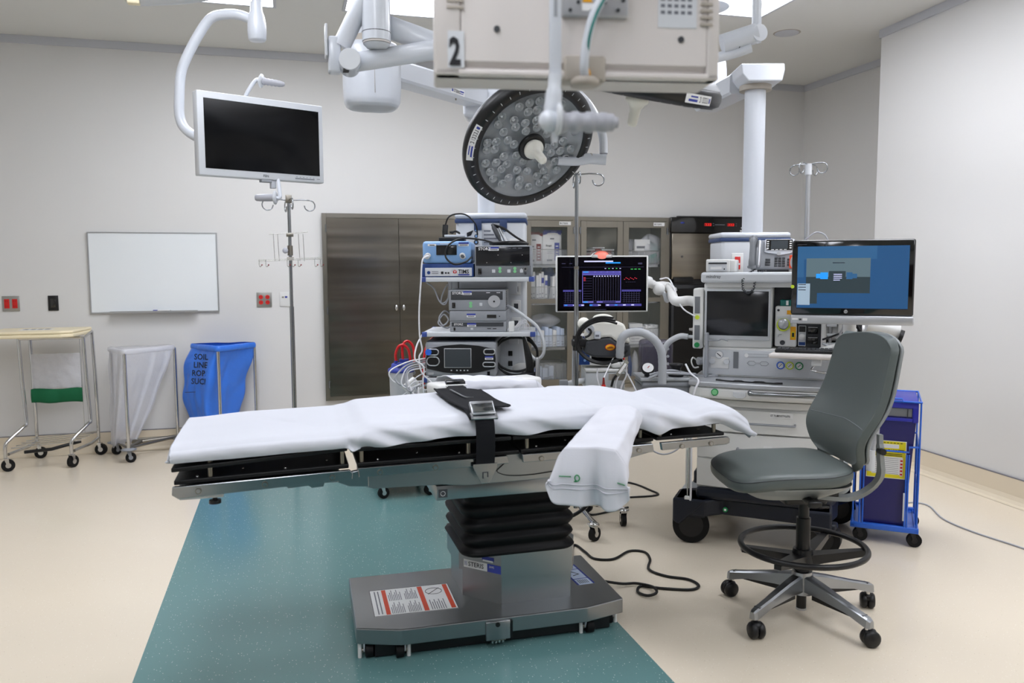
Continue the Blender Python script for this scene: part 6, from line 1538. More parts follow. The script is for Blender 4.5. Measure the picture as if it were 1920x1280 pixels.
# ------------------------------------------------------------------ wall-side monitor on a curved ceiling arm
MN = thing('ceiling_monitor', 'light-framed monitor with a black screen hanging on a curved white arm', 'monitor', (-.094, 3.938, 1.97), 24)
mb = MB(); mb.box(-.280, .312, 0, .055, -.182, .182, 'pale_plastic', .004)
mb.text('FSN', .016, (.008, -.0006, -.172), 'mid_grey', bold=.0005).box(.165, .262, -.001, 0, -.170, -.166, 'ink_grey').box(.275, .290, -.001, 0, -.166, -.164, 'ink_grey')
for k in range(6): mb.box(.170 + k * .017, .176 + k * .017, -.001, 0, -.162, -.160, 'ink_grey')
mb.build('frame', MN)
mb = MB(); mb.box(-.252, .290, -.0012, .004, -.150, .152, 'screen_off').build('screen', MN)
mb = wb_(MN)
P_ = [(-.097, 4.033, 2.50), (-.134, 4.053, 2.532), (-.185, 4.065, 2.548), (-.241, 4.083, 2.549), (-.290, 4.095, 2.537), (-.325, 4.105, 2.505), (-.375, 4.11, 2.425), (-.420, 4.112, 2.335), (-.442, 4.112, 2.265), (-.450, 4.105, 2.17), (-.452, 4.10, 2.09), (-.433, 4.089, 2.03), (-.375, 4.065, 1.985), (-.28, 4.05, 1.96), (-.15, 4.02, 1.96)]
mb.tube(P_, .0225, 'white_paint', 18, curve=4)
mb.lathe([(0, 2.425), (.034, 2.427), (.040, 2.434), (.043, 2.47), (.042, 2.50), (.036, 2.54), (.028, 2.56), (.026, 2.60)], (-.096, 4.036, 0), 'white_paint', n=28).cyl((-.093, 4.046, 2.56), (-.093, 4.046, 3.04), .022, 'white_paint', n=20).cyl((-.093, 4.046, 3.0), (-.093, 4.046, 3.045), .12, 'white_paint', n=32)
mb.build('ceiling_arm', MN)
def hgrip(T_, base, elbow, tip, name, stemr=.009, rough=True):
    m = wb_(T_); b, e, t_ = Vector(base), Vector(elbow), Vector(tip); d = (t_ - e).normalized()
    m.tube([b, b.lerp(e, .6) + Vector((0, 0, .01)), e, e + d * .02], stemr, 'white_paint', 12, curve=5)
    m.lathe([(0, 0), (.024, .0), (.032, .006), (.030, .012), (0, .016)], e + d * .015, 'pale_plastic', d, 26)
    L_ = (t_ - e).length; N_ = 12
    m.tube([e + d * (.03 + (L_ - .03) * k / N_) for k in range(N_ + 1)], [.015, .0175, .0135, .017, .0135, .017, .0135, .016, .0135, .015, .013, .012, .006] if rough else [.017] * 8 + [.016, .012], 'grip', 16)
    m.build(name, T_, label='grey translucent grip')
hgrip(MN, (-.172, 4.02, 2.14), (-.105, 4.018, 2.247), (.020, 3.98, 2.225), 'sterile_grip')
hgrip(MN, (-.022, 3.98, 1.795), (-.015, 3.945, 1.706), (-.125, 3.972, 1.706), 'sterile_grip', rough=False)
mb = MB(); mb.box(.0, .05, .0, .03, -.195, -.182, 'grey_plastic', .003).box(.05, .075, .01, .03, -.22, -.182, 'white_paint', .003); mb.build('sensor', MN)
# thick arm entering at the upper left
TA = thing('suspension_arm', 'thick pale arm crossing the top edge at the left, with a beige latch', 'arm', (-.30, 2.98, 2.29))
mb = wb_(TA); mb.tube([(-.47, 3.03, 2.29), (-.43, 3.02, 2.286), (-.25, 2.97, 2.300), (-.02, 2.91, 2.355), (.12, 2.90, 2.42)], [.026, .034, .035, .034, .032], 'white_paint', 20, curve=5); mb.lathe([(0, 0), (.027, 0), (.030, .012), (.026, .03)], (-.485, 3.035, 2.29), 'beige_plastic', (1, -.28, 0), 22); mb.build('beam', TA)
mb = wb_(TA); mb.box(-.478, -.440, 2.995, 3.02, 2.250, 2.262, 'cream_lid', .002); mb.build('latch', TA)
mb = wb_(TA); mb.cyl((.12, 2.90, 2.38), (.12, 2.90, 3.045), .03, 'white_paint', n=20).cyl((.12, 2.90, 3.0), (.12, 2.90, 3.045), .11, 'white_paint', n=30); mb.build('ceiling_post', TA)
# ------------------------------------------------------------------ linen hampers
def bagtag(o, label): return tag(o, label, 'bag')
HM = thing('linen_hamper', 'chrome wheeled hamper frame with a cream flip lid at the far left', 'hamper', (-1.66, 6.42, 0))
mb = wb_(HM)
for x, s_ in ((-1.79, -1), (-1.40, 1)):
    xx = x - .02 if s_ < 0 else x
    mb.tube([(xx, 6.36, .90), (xx + .005, 6.37, .60), (xx + .02, 6.36, .32), (xx + .01, 6.33, .285), (xx - .05, 6.24, .22), (xx - .075, 6.21, .18), (xx - .078, 6.21, .10)], .012, 'chrome', 10, curve=5)
    mb.tube([(xx + .01, 6.58, .93), (xx + .02, 6.58, .50), (xx + .02, 6.59, .12)], .012, 'chrome', 10, curve=3)
    mb.tube([(xx - .065, 6.23, .115), (xx + .0, 6.45, .12), (xx + .02, 6.6, .13)], .011, 'chrome', 8)
    mb.tube([(xx, 6.36, .90), (xx + .01, 6.58, .93)], .010, 'chrome', 8)
mb.tube([(-1.81, 6.36, .90), (-1.40, 6.36, .90)], .010, 'chrome', 8).tube([(-1.80, 6.58, .93), (-1.39, 6.58, .93)], .010, 'chrome', 8)
mb.build('frame', HM)
mb = wb_(HM)
for k in range(5): mb.tube([(-1.86 + .01 * k, 6.24 + .08 * k, .155), (-1.42 + .01 * k, 6.24 + .08 * k, .185)], .004, 'chrome', 6)
mb.tube([(-1.475, 6.58, .93), (-1.47, 6.58, .18)], .003, 'chrome', 6)
mb.build('bottom_rack', HM)
mb = wb_(HM); mb.tube([(-1.79, 6.28, .115), (-1.62, 6.28, .125), (-1.55, 6.30, .14), (-1.45, 6.36, .155)], .012, 'black_plastic', 8); mb.build('foot_pedal', HM)
mb = wb_(HM)
lid = [(-2.0, 6.18), (-1.50, 6.18), (-1.435, 6.24), (-1.385, 6.60), (-1.97, 6.60)]
mb.prism(lid, .915, .94, 'cream_lid', 'xy', .008).prism([(x * .985 - .025, y) for x, y in lid], .94, .962, 'cream_lid', 'xy', .010)
mb.box(-1.80, -1.60, 6.33, 6.45, .962, .9635, 'paper')
for k in range(4): mb.box(-1.78 + .045 * k, -1.75 + .045 * k, 6.36, 6.42, .9635, .9642, 'ink_grey')
mb.build('lid', HM, label='cream plastic lid with a printed sticker')
for (x, y) in ((-1.885, 6.21), (-1.475, 6.21), (-1.785, 6.60), (-1.375, 6.60)): pass
for (x, y, r_) in ((.0 - .228, -.205, 20), (.178, -.205, 60), (-.125, .175, 10), (.28, .175, -10)): caster(HM, x, y, .042, .026, rot=r_, top=.125)
mb = MB()
def bagf(u, v): return (-1.785 + .315 * u, 6.53 - .02 * sin(u * pi) + .004 * nz(u * 7, v * 9, 1), .775 - .25 * v + .004 * sin(u * 13) * v)
mb.grid(bagf, 26, 18, 'clear_bag'); mb.grid(lambda u, v: (bagf(u, v)[0], bagf(u, v)[1] + .03, bagf(u, v)[2]), 26, 18, 'clear_bag')
solo(mb, 'plastic_bag', 'folded clear bag hanging inside the lidded hamper frame', 'bag')
mb = MB()
mb.grid(lambda u, v: (-1.79 + .335 * u, 6.505 + .006 * sin(u * 15) - .01 * sin(v * pi), .525 - .10 * v + .004 * sin(u * 9 + v) - .004 * u), 26, 8, 'green_cloth')
o = solo(mb, 'cloth_band', 'dark green cloth band across the lidded hamper frame', 'cloth'); m_ = o.modifiers.new('s', 'SOLIDIFY'); m_.thickness = .004

def tri_hamper(label, legs, ztop, legr, group=None):
    c = sum((Vector((x, y, 0)) for x, y in legs), Vector()) / 3
    t = thing('linen_hamper', label, 'hamper', c, 0, group); mb = wb_(t)
    for x, y in legs:
        mb = wb_(t); mb.cyl((x, y, .10), (x, y, ztop), legr, 'chrome', n=16).lathe([(0, .088), (.05, .090), (.055, .096), (.03, .104), (0, .106)], (x, y, 0), 'grey_plastic', n=22); mb.build('leg', t)
    mb = wb_(t)
    a, b, d = [Vector((x, y, .105)) for x, y in legs]
    cen = (a + b + d) / 3
    for p in (a, b, d): mb.tube([cen, p], .016, 'steel_frame', 8)
    for p, q in ((a, b), (b, d), (d, a)): mb.tube([p, q], .010, 'steel_frame', 8)
    mb.build('base_frame', t)
    for i, (x, y) in enumerate(legs): caster(t, x - c.x, y - c.y, .036, .024, rot=40 * i + 10, top=.092, mf='grey_plastic')
    return t
def rim_pts(legs, z, push, n=10):
    """rounded triangle through the legs"""
    c = sum((Vector((x, y, 0)) for x, y in legs), Vector()) / 3; V3 = [Vector((x, y, 0)) for x, y in legs]; out = []
    for i in range(3):
        p, q, r_ = V3[i - 1], V3[i], V3[(i + 1) % 3]
        o_ = (q - c).normalized() * push; a = q.lerp(p, .16) + o_ * .6; b = q.lerp(r_, .16) + o_ * .6; m_ = q + o_
        for k in range(n):
            t = k / (n - 1); out.append((a * (1 - t) ** 2 + m_ * 2 * t * (1 - t) + b * t * t) + Vector((0, 0, z)))
    return out
legs2 = [(-1.120, 6.26), (-1.265, 6.56), (-.830, 6.60)]
H2 = tri_hamper('chrome three-legged hamper frame holding the clear bag', legs2, .79, .012)
def bag(name, label, legs, ztop, m, zfn, sx, cx, cuff, wr=.02, thick=.03, push=.03):
    rim = rim_pts(legs, ztop, push); N_ = len(rim); c = sum(rim, Vector()) / N_
    # resample smoothly
    per = []
    for i in range(N_):
        p, q = rim[i], rim[(i + 1) % N_]; k = max(1, int((q - p).length / .02))
        for j in range(k): per.append(p.lerp(q, j / k))
    N_ = len(per); mb = MB()
    def fn(u, v):
        i = u * N_; p = per[int(i) % N_]; a = math.atan2(p.y - c.y, p.x - c.x)
        tgt = zfn(v, a); w = nz(cos(a) * 2.5, sin(a) * 2.5, v * 3.2 + ztop * 7)
        base = Vector((c.x + cx(v), c.y, 0)); s_ = sx(v)
        q = base + Vector(((p.x - c.x) * s_[0], (p.y - c.y) * s_[1], 0)) * (1 + w * wr * 6 * min(1, v * 4)) + Vector((0, 0, tgt + w * wr * .4))
        return q
    mb.grid(fn, N_, 40, m, cu=True)
    # cuff rolled over the rim
    cf = []
    for j, (o_, z) in enumerate([(0, .012), (.012, .010), (.02, -.004), (.022, -.022), (.016, -.036), (.004, -.04)]):
        cf.append((o_, z))
    def cfn(u, v):
        i = int(round(u * N_)) % N_; p = per[i]; d = (p - c); d.z = 0; d.normalize(); k = v * (len(cf) - 1); a_ = min(int(k), len(cf) - 2); f = k - a_
        o_ = cf[a_][0] * (1 - f) + cf[a_ + 1][0] * f; z = cf[a_][1] * (1 - f) + cf[a_ + 1][1] * f
        w = nz(i * .23, 3, ztop) ; return p + d * (o_ * cuff + .005 * w * cuff) + Vector((0, 0, z * cuff + .004 * w))
    mb.grid(cfn, N_, 14, m, cu=True)
    return bagtag(mb.build(name), label)
bag('plastic_bag', 'clear plastic bag hanging in the three-legged hamper between the lidded one and the blue bag', legs2, .805, 'clear_bag',
    lambda v, a: .80 - (.70 * v + .02 * sin(a * 5) * v), lambda v: (1.0 - .62 * v ** 1.2, 1.0 - .45 * v), lambda v: -.135 * v ** 1.1, .75)
legs3 = [(-.495, 6.30), (-.70, 6.60), (-.250, 6.58)]
H3 = tri_hamper('chrome three-legged hamper frame holding the blue bag', legs3, .79, .012)
BB = bag('laundry_bag', 'bright blue soiled linen bag hanging in a chrome hamper frame', legs3, .808, 'blue_bag',
    lambda v, a: .80 - (.62 * v + .02 * sin(a * 3) * v), lambda v: (1.0 - .30 * v ** 1.6 + .10 * sin(min(1, v * 1.1) * pi), 1.0 + .10 * sin(v * pi) - .35 * v), lambda v: -.045 * sin(v * 3.0) - .075 * v, .85, .03)
mb = MB()
X_ = Vector((.99, .02, .12)).normalized(); Xd = Vector((cos(radians(-22)), sin(radians(-22)) * .35, -.02)).normalized()
for k, w_ in enumerate(('SOIL', 'LINE', 'ROPA', 'SUCI')):
    o_ = Vector((-.672 - .010 * k + .004 * (k % 2), 6.40 - .004 * k, .715 - .060 * k))
    mb.text(w_[:4], .060, o_, 'ink', (1, -.62, .0), (.06, 0, 1), bold=.0012)
mb.box(-.745, -.67, 6.39, 6.391, .47, .474, 'ink')
mb.build('lettering', BB, label='black lettering')

# ------------------------------------------------------------------ drip stands
def base5(T_, x, y, rr, z=.105, n=5, a0=0):
    for k in range(n):
        a = a0 + 2 * pi * k / n; mb = wb_(T_)
        mb.tube([(x, y, z + .03), (x + rr * .5 * cos(a), y + rr * .5 * sin(a), z + .01), (x + rr * cos(a), y + rr * sin(a), z - .01)], [.014, .012, .011], 'chrome', 8); mb.lathe([(0, .0), (.028, .002), (.030, .008), (.012, .014), (0, .014)], (x + rr * cos(a), y + rr * sin(a), z - .020), 'chrome', n=18); mb.build('base_leg', T_)
        caster(T_, x + rr * cos(a) - T_.matrix_basis.translation.x, y + rr * sin(a) - T_.matrix_basis.translation.y, .036, .024, rot=30 + 50 * k, top=z - .015)
IV = thing('drip_stand', 'chrome drip stand carrying wire hook racks beside the monitor', 'drip stand', (.035, 5.98, 0))
IVS = 1.163
def ivm():      # the stand is scaled about the camera point to sit further back
    m = wb_(IV); m.M = m.M @ Matrix.Translation((.035 - .03 * IVS, 5.98 - 5.14 * IVS, 1.3745 * (1 - IVS))) @ Matrix.Scale(IVS, 4); return m
mb = ivm(); mb.cyl((.03, 5.14, .28), (.03, 5.14, 1.15), .0135, 'steel_polish', n=16).cyl((.03, 5.14, 1.10), (.03, 5.14, 1.815), .0100, 'steel_polish', n=14).box(.012, .048, 5.122, 5.158, 1.775, 1.822, 'steel_frame', .003); mb.build('pole', IV)
mb = ivm(); ivtop(mb, .03, 5.14, 1.79, .155, 'steel_polish', 4, .15, .0038, .032); mb.build('hooks', IV)
mb = ivm()
def rackrow(z, x0, x1, m='wire_steel'):
    mb.tube([(x0, 5.10, z + .0), (x1, 5.08, z + .015)], .0022, m, 6)
rackrow(1.585, -.09, .135); rackrow(1.432, -.155, .215); mb.tube([(-.155, 5.13, 1.425), (.215, 5.11, 1.44)], .0022, 'wire_steel', 6)
for x in (-.065, -.04, .08, .107): mb.tube([(x, 5.09, 1.588), (x + .005, 5.09, 1.425)], .0016, 'wire_steel', 5)
for z in (1.583, 1.44): mb.box(.010, .052, 5.12, 5.16, z - .010, z + .010, 'steel_frame', .003)
for x in (-.15, -.112, .012, .04, .075, .172, .205):
    mb.tube([(x, 5.09, 1.435), (x, 5.085, 1.40), (x + .006, 5.07, 1.392), (x + .014, 5.06, 1.40)], .002, 'wire_steel', 5, curve=3).ball((x + .016, 5.058, 1.403), .0045, 'dark_red', 8)
mb.build('hook_rack', IV)
mb = ivm(); mb.ball((.002, 5.12, 1.490), .017, 'grip', 14, sc=(1, .5, 1.1)); mb.cyl((.002, 5.12, 1.49), (.03, 5.14, 1.49), .006, 'steel_frame', n=10); mb.cyl((.03, 5.14, 1.46), (.03, 5.14, 1.52), .016, 'steel_frame', n=14); mb.build('height_knob', IV)
base5(IV, .035, 5.98, .26)
IC = thing('drip_stand', 'chrome drip stand in front of the data monitor, carrying the warming unit', 'drip stand', (1.46, 4.0, 0))
mb = wb_(IC); mb.cyl((1.46, 4.0, .10), (1.46, 4.0, 1.38), .0125, 'steel_polish', n=16).cyl((1.46, 4.0, 1.36), (1.46, 4.0, 1.865), .0095, 'steel_polish', n=14).cyl((1.46, 4.0, 1.37), (1.46, 4.0, 1.385), .0135, 'steel_frame', n=14); mb.build('pole', IC)
mb = wb_(IC); ivtop(mb, 1.46, 4.0, 1.855, .14, 'steel_polish', 4, -.22, .0036, .030); mb.build('hooks', IC)
base5(IC, 1.46, 4.0, .255, a0=-1.5708)
cable('pole_lead', 'pale lead running down beside the middle drip stand', [(1.44, 3.985, 1.0), (1.435, 3.98, .8), (1.445, 3.985, .5), (1.44, 3.98, .2)], .006, 'cable_grey')
# patient warming unit clamped to the pole
WU = thing('patient_warming_unit', 'cream and charcoal warming unit with an orange oval badge on the middle drip stand', 'warming unit', (1.56, 3.88, .975), -15)
mb = MB()
body = [(-.085, .085), (-.075, .12), (-.05, .135), (.07, .13), (.10, .12), (.125, .05), (.13, .02), (.06, .03), (.03, .055), (-.02, .05), (-.09, .035)]
mb.prism(body, -.08, .09, 'sterile_white', 'xz', .012)
mb.prism([(-.09, .033), (-.02, .048), (.03, .053), (.06, .028), (.13, .018), (.135, -.04), (.10, -.052), (-.05, -.048), (-.10, -.03)], -.084, .094, 'dark_grey', 'xz', .010)
mb.build('housing', WU)
mb = MB(); mb.tube([(-.05, -.02, .128), (-.04, -.04, .150), (.0, -.05, .158), (.035, -.05, .148), (.045, -.04, .125)], .012, 'sterile_white', 12, curve=5); mb.build('carry_handle', WU)
mb = MB(); mb.ball((.028, -.086, .003), .026, 'red', 24, sc=(1, .12, .66)); mb.ball((.028, -.0878, .003), .0235, 'amber', 24, sc=(1, .12, .62)); mb.box(.012, .044, -.0925, -.0905, -.001, .003, 'dark_red').box(.020, .040, -.0925, -.0905, .005, .007, 'dark_red'); mb.build('badge', WU, label='orange oval badge')
mb = MB(); mb.box(-.055, -.02, -.10, -.08, .045, .085, 'white_paint', .008).box(-.048, -.030, -.102, -.099, .058, .068, 'ink_grey').cyl((-.075, -.07, .10), (-.075, -.095, .095), .022, 'white_paint', n=20); mb.ball((-.10, -.03, .12), .032, 'sterile_white', 14); mb.build('control_knob', WU)
mb = MB(); mb.box(-.16, -.06, -.06, .02, .0, .04, 'black_plastic', .01).cyl((-.13, .0, -.02), (-.13, .0, .055), .024, 'black_plastic', n=16).box(-.13, -.09, .0, .15, .01, .04, 'black_plastic', .006); mb.tube([(-.085, -.09, .10), (-.07, -.10, .085), (-.08, -.10, .065), (-.10, -.10, .055)], .006, 'black_plastic', 8, curve=3); mb.build('pole_clamp', WU)
mb = MB()
for k in range(3):
    R0 = .118 + .007 * k; mb.tube([(-.005 + (R0 + .012) * cos(a), -.10 - .012 * k, .058 + .004 * k + (R0 - .014) * sin(a)) for a in [radians(60 + j * 25 + k * 6) for j in range(12 - k)]], .0055, 'cable_black', 8, curve=4)
mb.tube([(.10, -.10, -.06), (.07, -.10, -.10), (.045, -.10, -.13), (.035, -.09, -.17)], .006, 'cable_black', 8, curve=4)
solo(mb, 'coiled_cable', 'black cable coiled around the front of the warming unit', 'cable', (1.56, 3.88, .95), -15)
mb = MB(); mb.box(-.01, .01, -.010, .004, -.045, .045, 'plug_grey', .003, M=Matrix.Rotation(radians(35), 4, 'Y')); mb.box(-.006, .006, -.012, -.008, -.030, .030, 'paper', M=Matrix.Rotation(radians(35), 4, 'Y'))
solo(mb, 'cable_tag', 'pale tag clipped on the black coil', 'tag', frame((1.56, 3.88, .95), -15) @ Vector((.085, -.115, -.075)), -15)
mb = MB(); mb.tube([(.0, 0, 0), (-.015, 0, -.03), (-.02, 0, -.06), (-.03, 0, -.09)], [.012, .016, .014, .008], 'plug_grey', 10, curve=3)
for k in range(5): mb.tube([(-.02, 0, -.05), (.01 * k - .03, -.01, -.08), (.012 * k - .02, .0, -.10)], .003, 'plug_grey', 5, curve=3)
solo(mb, 'cable_plug', 'grey-green multi-pin plug hanging under the coil', 'plug', frame((1.56, 3.88, .95), -15) @ Vector((.040, -.09, -.175)), -15)
mb = MB(); mb.cyl((0, 0, 0), (0, 0, .06), .022, 'white_plastic', n=16).cyl((0, 0, .06), (0, 0, .075), .010, 'red', n=12).cyl((0, 0, .075), (0, 0, .11), .007, 'dark_red', r2=.004, n=10)
mb.tube([(0, 0, .105), (.04, .04, .15), (.08, .10, .17), (.11, .14, .19)], .003, 'cable_white', 6, curve=4)
solo(mb, 'lead_clip', 'small white clip with a pointed red end hanging on its lead', 'clip', (1.478, 3.66, .735))
HO = MB(); HO.M = Matrix.Identity(4)
hp_ = [(1.605, 3.76, .93), (1.600, 3.74, 1.00), (1.608, 3.73, 1.035), (1.64, 3.72, 1.055), (1.70, 3.70, 1.055), (1.755, 3.68, 1.02), (1.785, 3.67, .97), (1.795, 3.67, .91), (1.795, 3.67, .80)]
HO.tube([Vector(p) - Vector(hp_[0]) for p in hp_], [.020, .0215] * 24, 'hose_grey', 16, curve=6)
for i_ in (3, 6): pass
solo(HO, 'warming_hose', 'wide grey corrugated hose arching over to the right of the warming unit', 'hose', hp_[0])
# trolley with monitor behind the warming unit
TR = thing('monitor_tray', 'pale tray with a small framed screen beneath the warming unit', 'tray', (1.745, 4.285, 0), -15)
mb = MB(); mb.box(-.13, .09, -.12, .14, .70, .80, 'pale_plastic', .006).box(-.13, .09, -.125, .14, .80, .815, 'white_plastic', .004); mb.tube([(-.10, -.05, .75), (-.20, -.16, .75), (-.262, -.28, .75)], .016, 'pale_plastic', 10).box(-.285, -.24, -.30, -.255, .72, .78, 'grey_plastic', .004)
for k in range(5): mb.box(.0 + k * .018, .042 + k * .018, -.123, -.119, .755, .79, 'beige_dark')
mb.build('body', TR)
mb = MB(); mb.box(-.15, .09, -.06, .10, .83, 1.0, 'white_plastic', .006).box(-.16, -.10, -.063, -.058, .835, .995, 'deep_blue').box(-.09, .085, -.0635, -.058, .845, .985, 'screen_off')
for k in range(5): mb.cyl((-.128, -.067, .86 + k * .028), (-.128, -.063, .86 + k * .028), .007, 'light_blue', n=12)
mb.box(.02, .11, -.10, -.02, .82, .85, 'white_plastic', .01); mb.build('small_monitor', TR)
g = 'thin leads below the warming unit'
for k, P_ in enumerate([[(1.60, 3.80, .97), (1.64, 3.78, .90), (1.645, 3.77, .84), (1.62, 3.77, .78), (1.60, 3.76, .70)], [(1.62, 3.79, .90), (1.66, 3.76, .82), (1.70, 3.72, .72), (1.74, 3.70, .64)],
                        [(1.62, 4.1, .83), (1.60, 4.05, .78), (1.58, 3.9, .70), (1.56, 3.8, .62)], [(1.66, 3.82, .88), (1.60, 3.8, .78), (1.62, 3.75, .66)]]):
    cable('thin_lead', 'thin white lead hanging below the warming unit', P_, .004, 'cable_white', group=g)
mb = MB(); mb.tube([(0, 0, 0), (.01, -.005, -.02)], .006, 'red', 8); solo(mb, 'lead_connector', 'tiny red connector on a white lead', 'connector', (1.625, 3.78, .935))
mb = MB()
for k in range(3): mb.tube([(.03 * cos(a) + .01 * k + .03 * (j / 10), .01 * k, .02 * sin(a) - .03 * (j / 10)) for j, a in enumerate([q * .75 for q in range(12)])], .0042, 'label_blue', 6, curve=4)
solo(mb, 'blue_lead', 'dark blue coiled lead dangling above the sheet', 'lead', (1.60, 3.70, .735))
# grey tourniquet / gauge unit
GU = thing('gauge_unit', 'grey unit with a pressure gauge and a black knob standing right of the hose', 'medical device', (1.87, 3.80, .45), -15)
mb = MB(); mb.box(-.13, .11, -.10, .14, .20, .355, 'grey_plastic', .012).box(-.14, .115, -.105, .145, .355, .372, 'hose_grey', .006).box(-.135, .112, -.103, .142, .325, .335, 'mid_grey', .002); mb.box(-.06, .05, -.104, -.10, .25, .31, 'deep_blue'); mb.box(.115, .16, -.06, .06, .31, .36, 'white_plastic', .01); mb.box(.10, .30, -.02, .03, .22, .27, 'pale_plastic', .006); mb.build('housing', GU)
mb = MB(); mb.lathe([(0, 0), (.030, 0), (.034, .008), (.034, .022), (.03, .026), (0, .026)], (-.095, -.055, .405), 'black_plastic', (-.1, -.75, .65), 26).lathe([(0, .027), (.028, .027)], (-.095, -.055, .405), 'paper', (-.1, -.75, .65), 26); mb.cyl((-.095, -.03, .365), (-.095, -.04, .41), .014, 'dark_grey', n=12); mb.tube([(-.10, -.078, .422), (-.092, -.082, .432)], .002, 'red', 5); mb.build('gauge', GU)
mb = MB(); mb.lathe([(.038, .372), (.040, .382), (.030, .390), (.024, .402), (.026, .418), (.036, .430), (.036, .438), (0, .440)], (.052, -.04, 0), 'black_plastic', n=30); mb.build('knob', GU)
mb = MB(); mb.lathe([(.018, .37), (.018, .385), (.0, .388)], (-.035, -.06, 0), 'chrome', n=16).cyl((-.06, -.05, .38), (-.01, -.05, .38), .007, 'chrome', n=10); mb.build('fitting', GU)
g = 'tubes coiled over the gauge unit'
for k, P_ in enumerate([[(1.735, 3.70, .825), (1.80, 3.68, .85), (1.90, 3.68, .845), (1.97, 3.68, .84), (1.99, 3.70, .835), (1.95, 3.75, .83)], [(1.75, 3.72, .84), (1.85, 3.70, .86), (1.95, 3.74, .84), (2.02, 3.70, .825), (2.10, 3.66, .83)]]):
    cable('grey_tube', 'grey tube lying over the gauge unit', P_, .007, 'cable_grey', group=g)
# clear covered box behind
CB = thing('clear_box', 'square smoky clear cover with white marks behind the gauge unit', 'box', (2.01, 4.20, .76), -15)
mb = MB(); mb.box(-.085, .085, -.08, .08, .0, .21, 'smoke_plastic', .02); mb.build('cover', CB)
mb = MB(); mb.box(-.07, .07, -.06, .06, -.01, .0, 'dark_grey'); mb.tube([(.0, .0, -.02), (.12, .0, -.03), (.19, -.10, -.03)], .014, 'pale_plastic', 10)
for k in range(4): mb.cyl((.055, -.083, .04 + k * .042), (.055, -.081, .04 + k * .042), .008, 'pale_plastic', n=12)
mb.build('stand', CB)

# ------------------------------------------------------------------ suction canister trolley
SC_ = thing('suction_trolley', 'grey trolley base holding the suction canister left of the video shelves', 'trolley', (.66, 4.98, 0))
mb = wb_(SC_); mb.M = mb.M @ Matrix.Translation((.04, .30, 0)); mb.box(.46, .80, 4.50, 4.86, .085, .12, 'steel_frame', .008).cyl((.68, 4.74, .12), (.68, 4.74, .72), .016, 'chrome', n=14).box(.48, .78, 4.52, 4.84, .44, .455, 'pale_plastic', .004)
for x, y in ((.48, 4.52), (.78, 4.52), (.48, 4.84), (.78, 4.84)): mb.cyl((x, y, .12), (x, y, .47), .008, 'chrome', n=10)
mb.box(.66, .70, 4.70, 4.74, .55, .78, 'grey_plastic', .006).cyl((.70, 4.68, .74), (.70, 4.64, .74), .015, 'silver', n=14).build('frame', SC_)
for x, y in ((-.14, -.16), (.14, -.16), (-.14, .16), (.14, .16)): caster(SC_, x, y, .034, .022, rot=20, top=.09)
CN = thing('suction_canister', 'clear canister with a blue lid and looping red tubes', 'canister', (.66, 4.90, .456))
mb = MB(); mb.lathe([(0, 0), (.060, 0), (.066, .02), (.072, .30), (.074, .305)], (0, 0, 0), 'milky_plastic', n=36); mb.build('jar', CN)
mb = MB(); mb.lathe([(.078, .298), (.080, .305), (.078, .318), (.060, .326), (.058, .345), (.052, .350), (0, .352)], (0, 0, 0), 'label_blue', n=36).cyl((.02, 0, .35), (.02, 0, .375), .030, 'label_blue', n=22).cyl((-.032, -.02, .35), (-.032, -.02, .368), .012, 'label_blue', n=14).cyl((.055, -.03, .34), (.055, -.03, .362), .012, 'label_blue', n=14).box(-.03, .0, -.06, -.04, .335, .36, 'label_blue', .003); mb.build('lid', CN, label='blue lid')
mb = MB(); mb.tube([(-.032, -.02, .365), (-.034, -.02, .41), (-.015, -.025, .455), (.015, -.028, .462), (.042, -.03, .43), (.055, -.03, .355)], .0085, 'red_tube', 12, curve=6); mb.build('red_tube', CN)
mb = MB(); mb.tube([(.012, .0, .372), (.010, .01, .44), (.025, .015, .475), (.05, .015, .48), (.075, .01, .45), (.082, .0, .40), (.078, -.02, .35)], .0085, 'red_tube', 12, curve=6); mb.build('red_tube', CN)
g = 'leads tangled right of the canister'
rnd = random.Random(11)
for k in range(9):
    x0 = .80 + rnd.uniform(-.06, .03); z0 = .86 - rnd.uniform(0, .08)
    P_ = [(x0, 4.36, z0), (x0 - .05, 4.36, z0 - .05 + rnd.uniform(-.02, .02)), (x0 - .10 + rnd.uniform(-.03, .03), 4.37, z0 - .08), (x0 - .13 + rnd.uniform(-.05, .05), 4.38, z0 - .14), (x0 - .16 + rnd.uniform(-.06, .06), 4.40, .60)]
    cable('white_lead', 'white lead tangled between the canister and the generator', P_, .0035, 'cable_white' if k % 3 else 'cable_grey', group=g)
mb = MB(); mb.box(-.04, .05, -.02, .02, -.07, .05, 'white_plastic', .012, M=Matrix.Rotation(radians(-40), 4, 'Y')).box(-.02, -.015, -.022, -.018, -.03, .01, 'ink', M=Matrix.Rotation(radians(-40), 4, 'Y'))
solo(mb, 'lead_holder', 'white plastic lead holder beside the canister', 'holder', (.675, 4.55, .70))
mb = MB(); mb.cyl((0, 0, 0), (.01, -.01, .0), .008, 'red', n=12).box(.005, .03, -.01, .01, -.008, .008, 'white_plastic', .002); solo(mb, 'lead_plug', 'small red and white plug among the tangled leads', 'plug', (.70, 4.45, .845))

# ------------------------------------------------------------------ blue sharps bin in its wire cart
ang = math.degrees(math.atan2(3.203 - 3.394, 2.916 - 2.739))
BC = thing('wire_cart', 'blue wire cart on casters carrying the hazardous waste bin', 'cart', (2.83, 3.30, 0), -40)
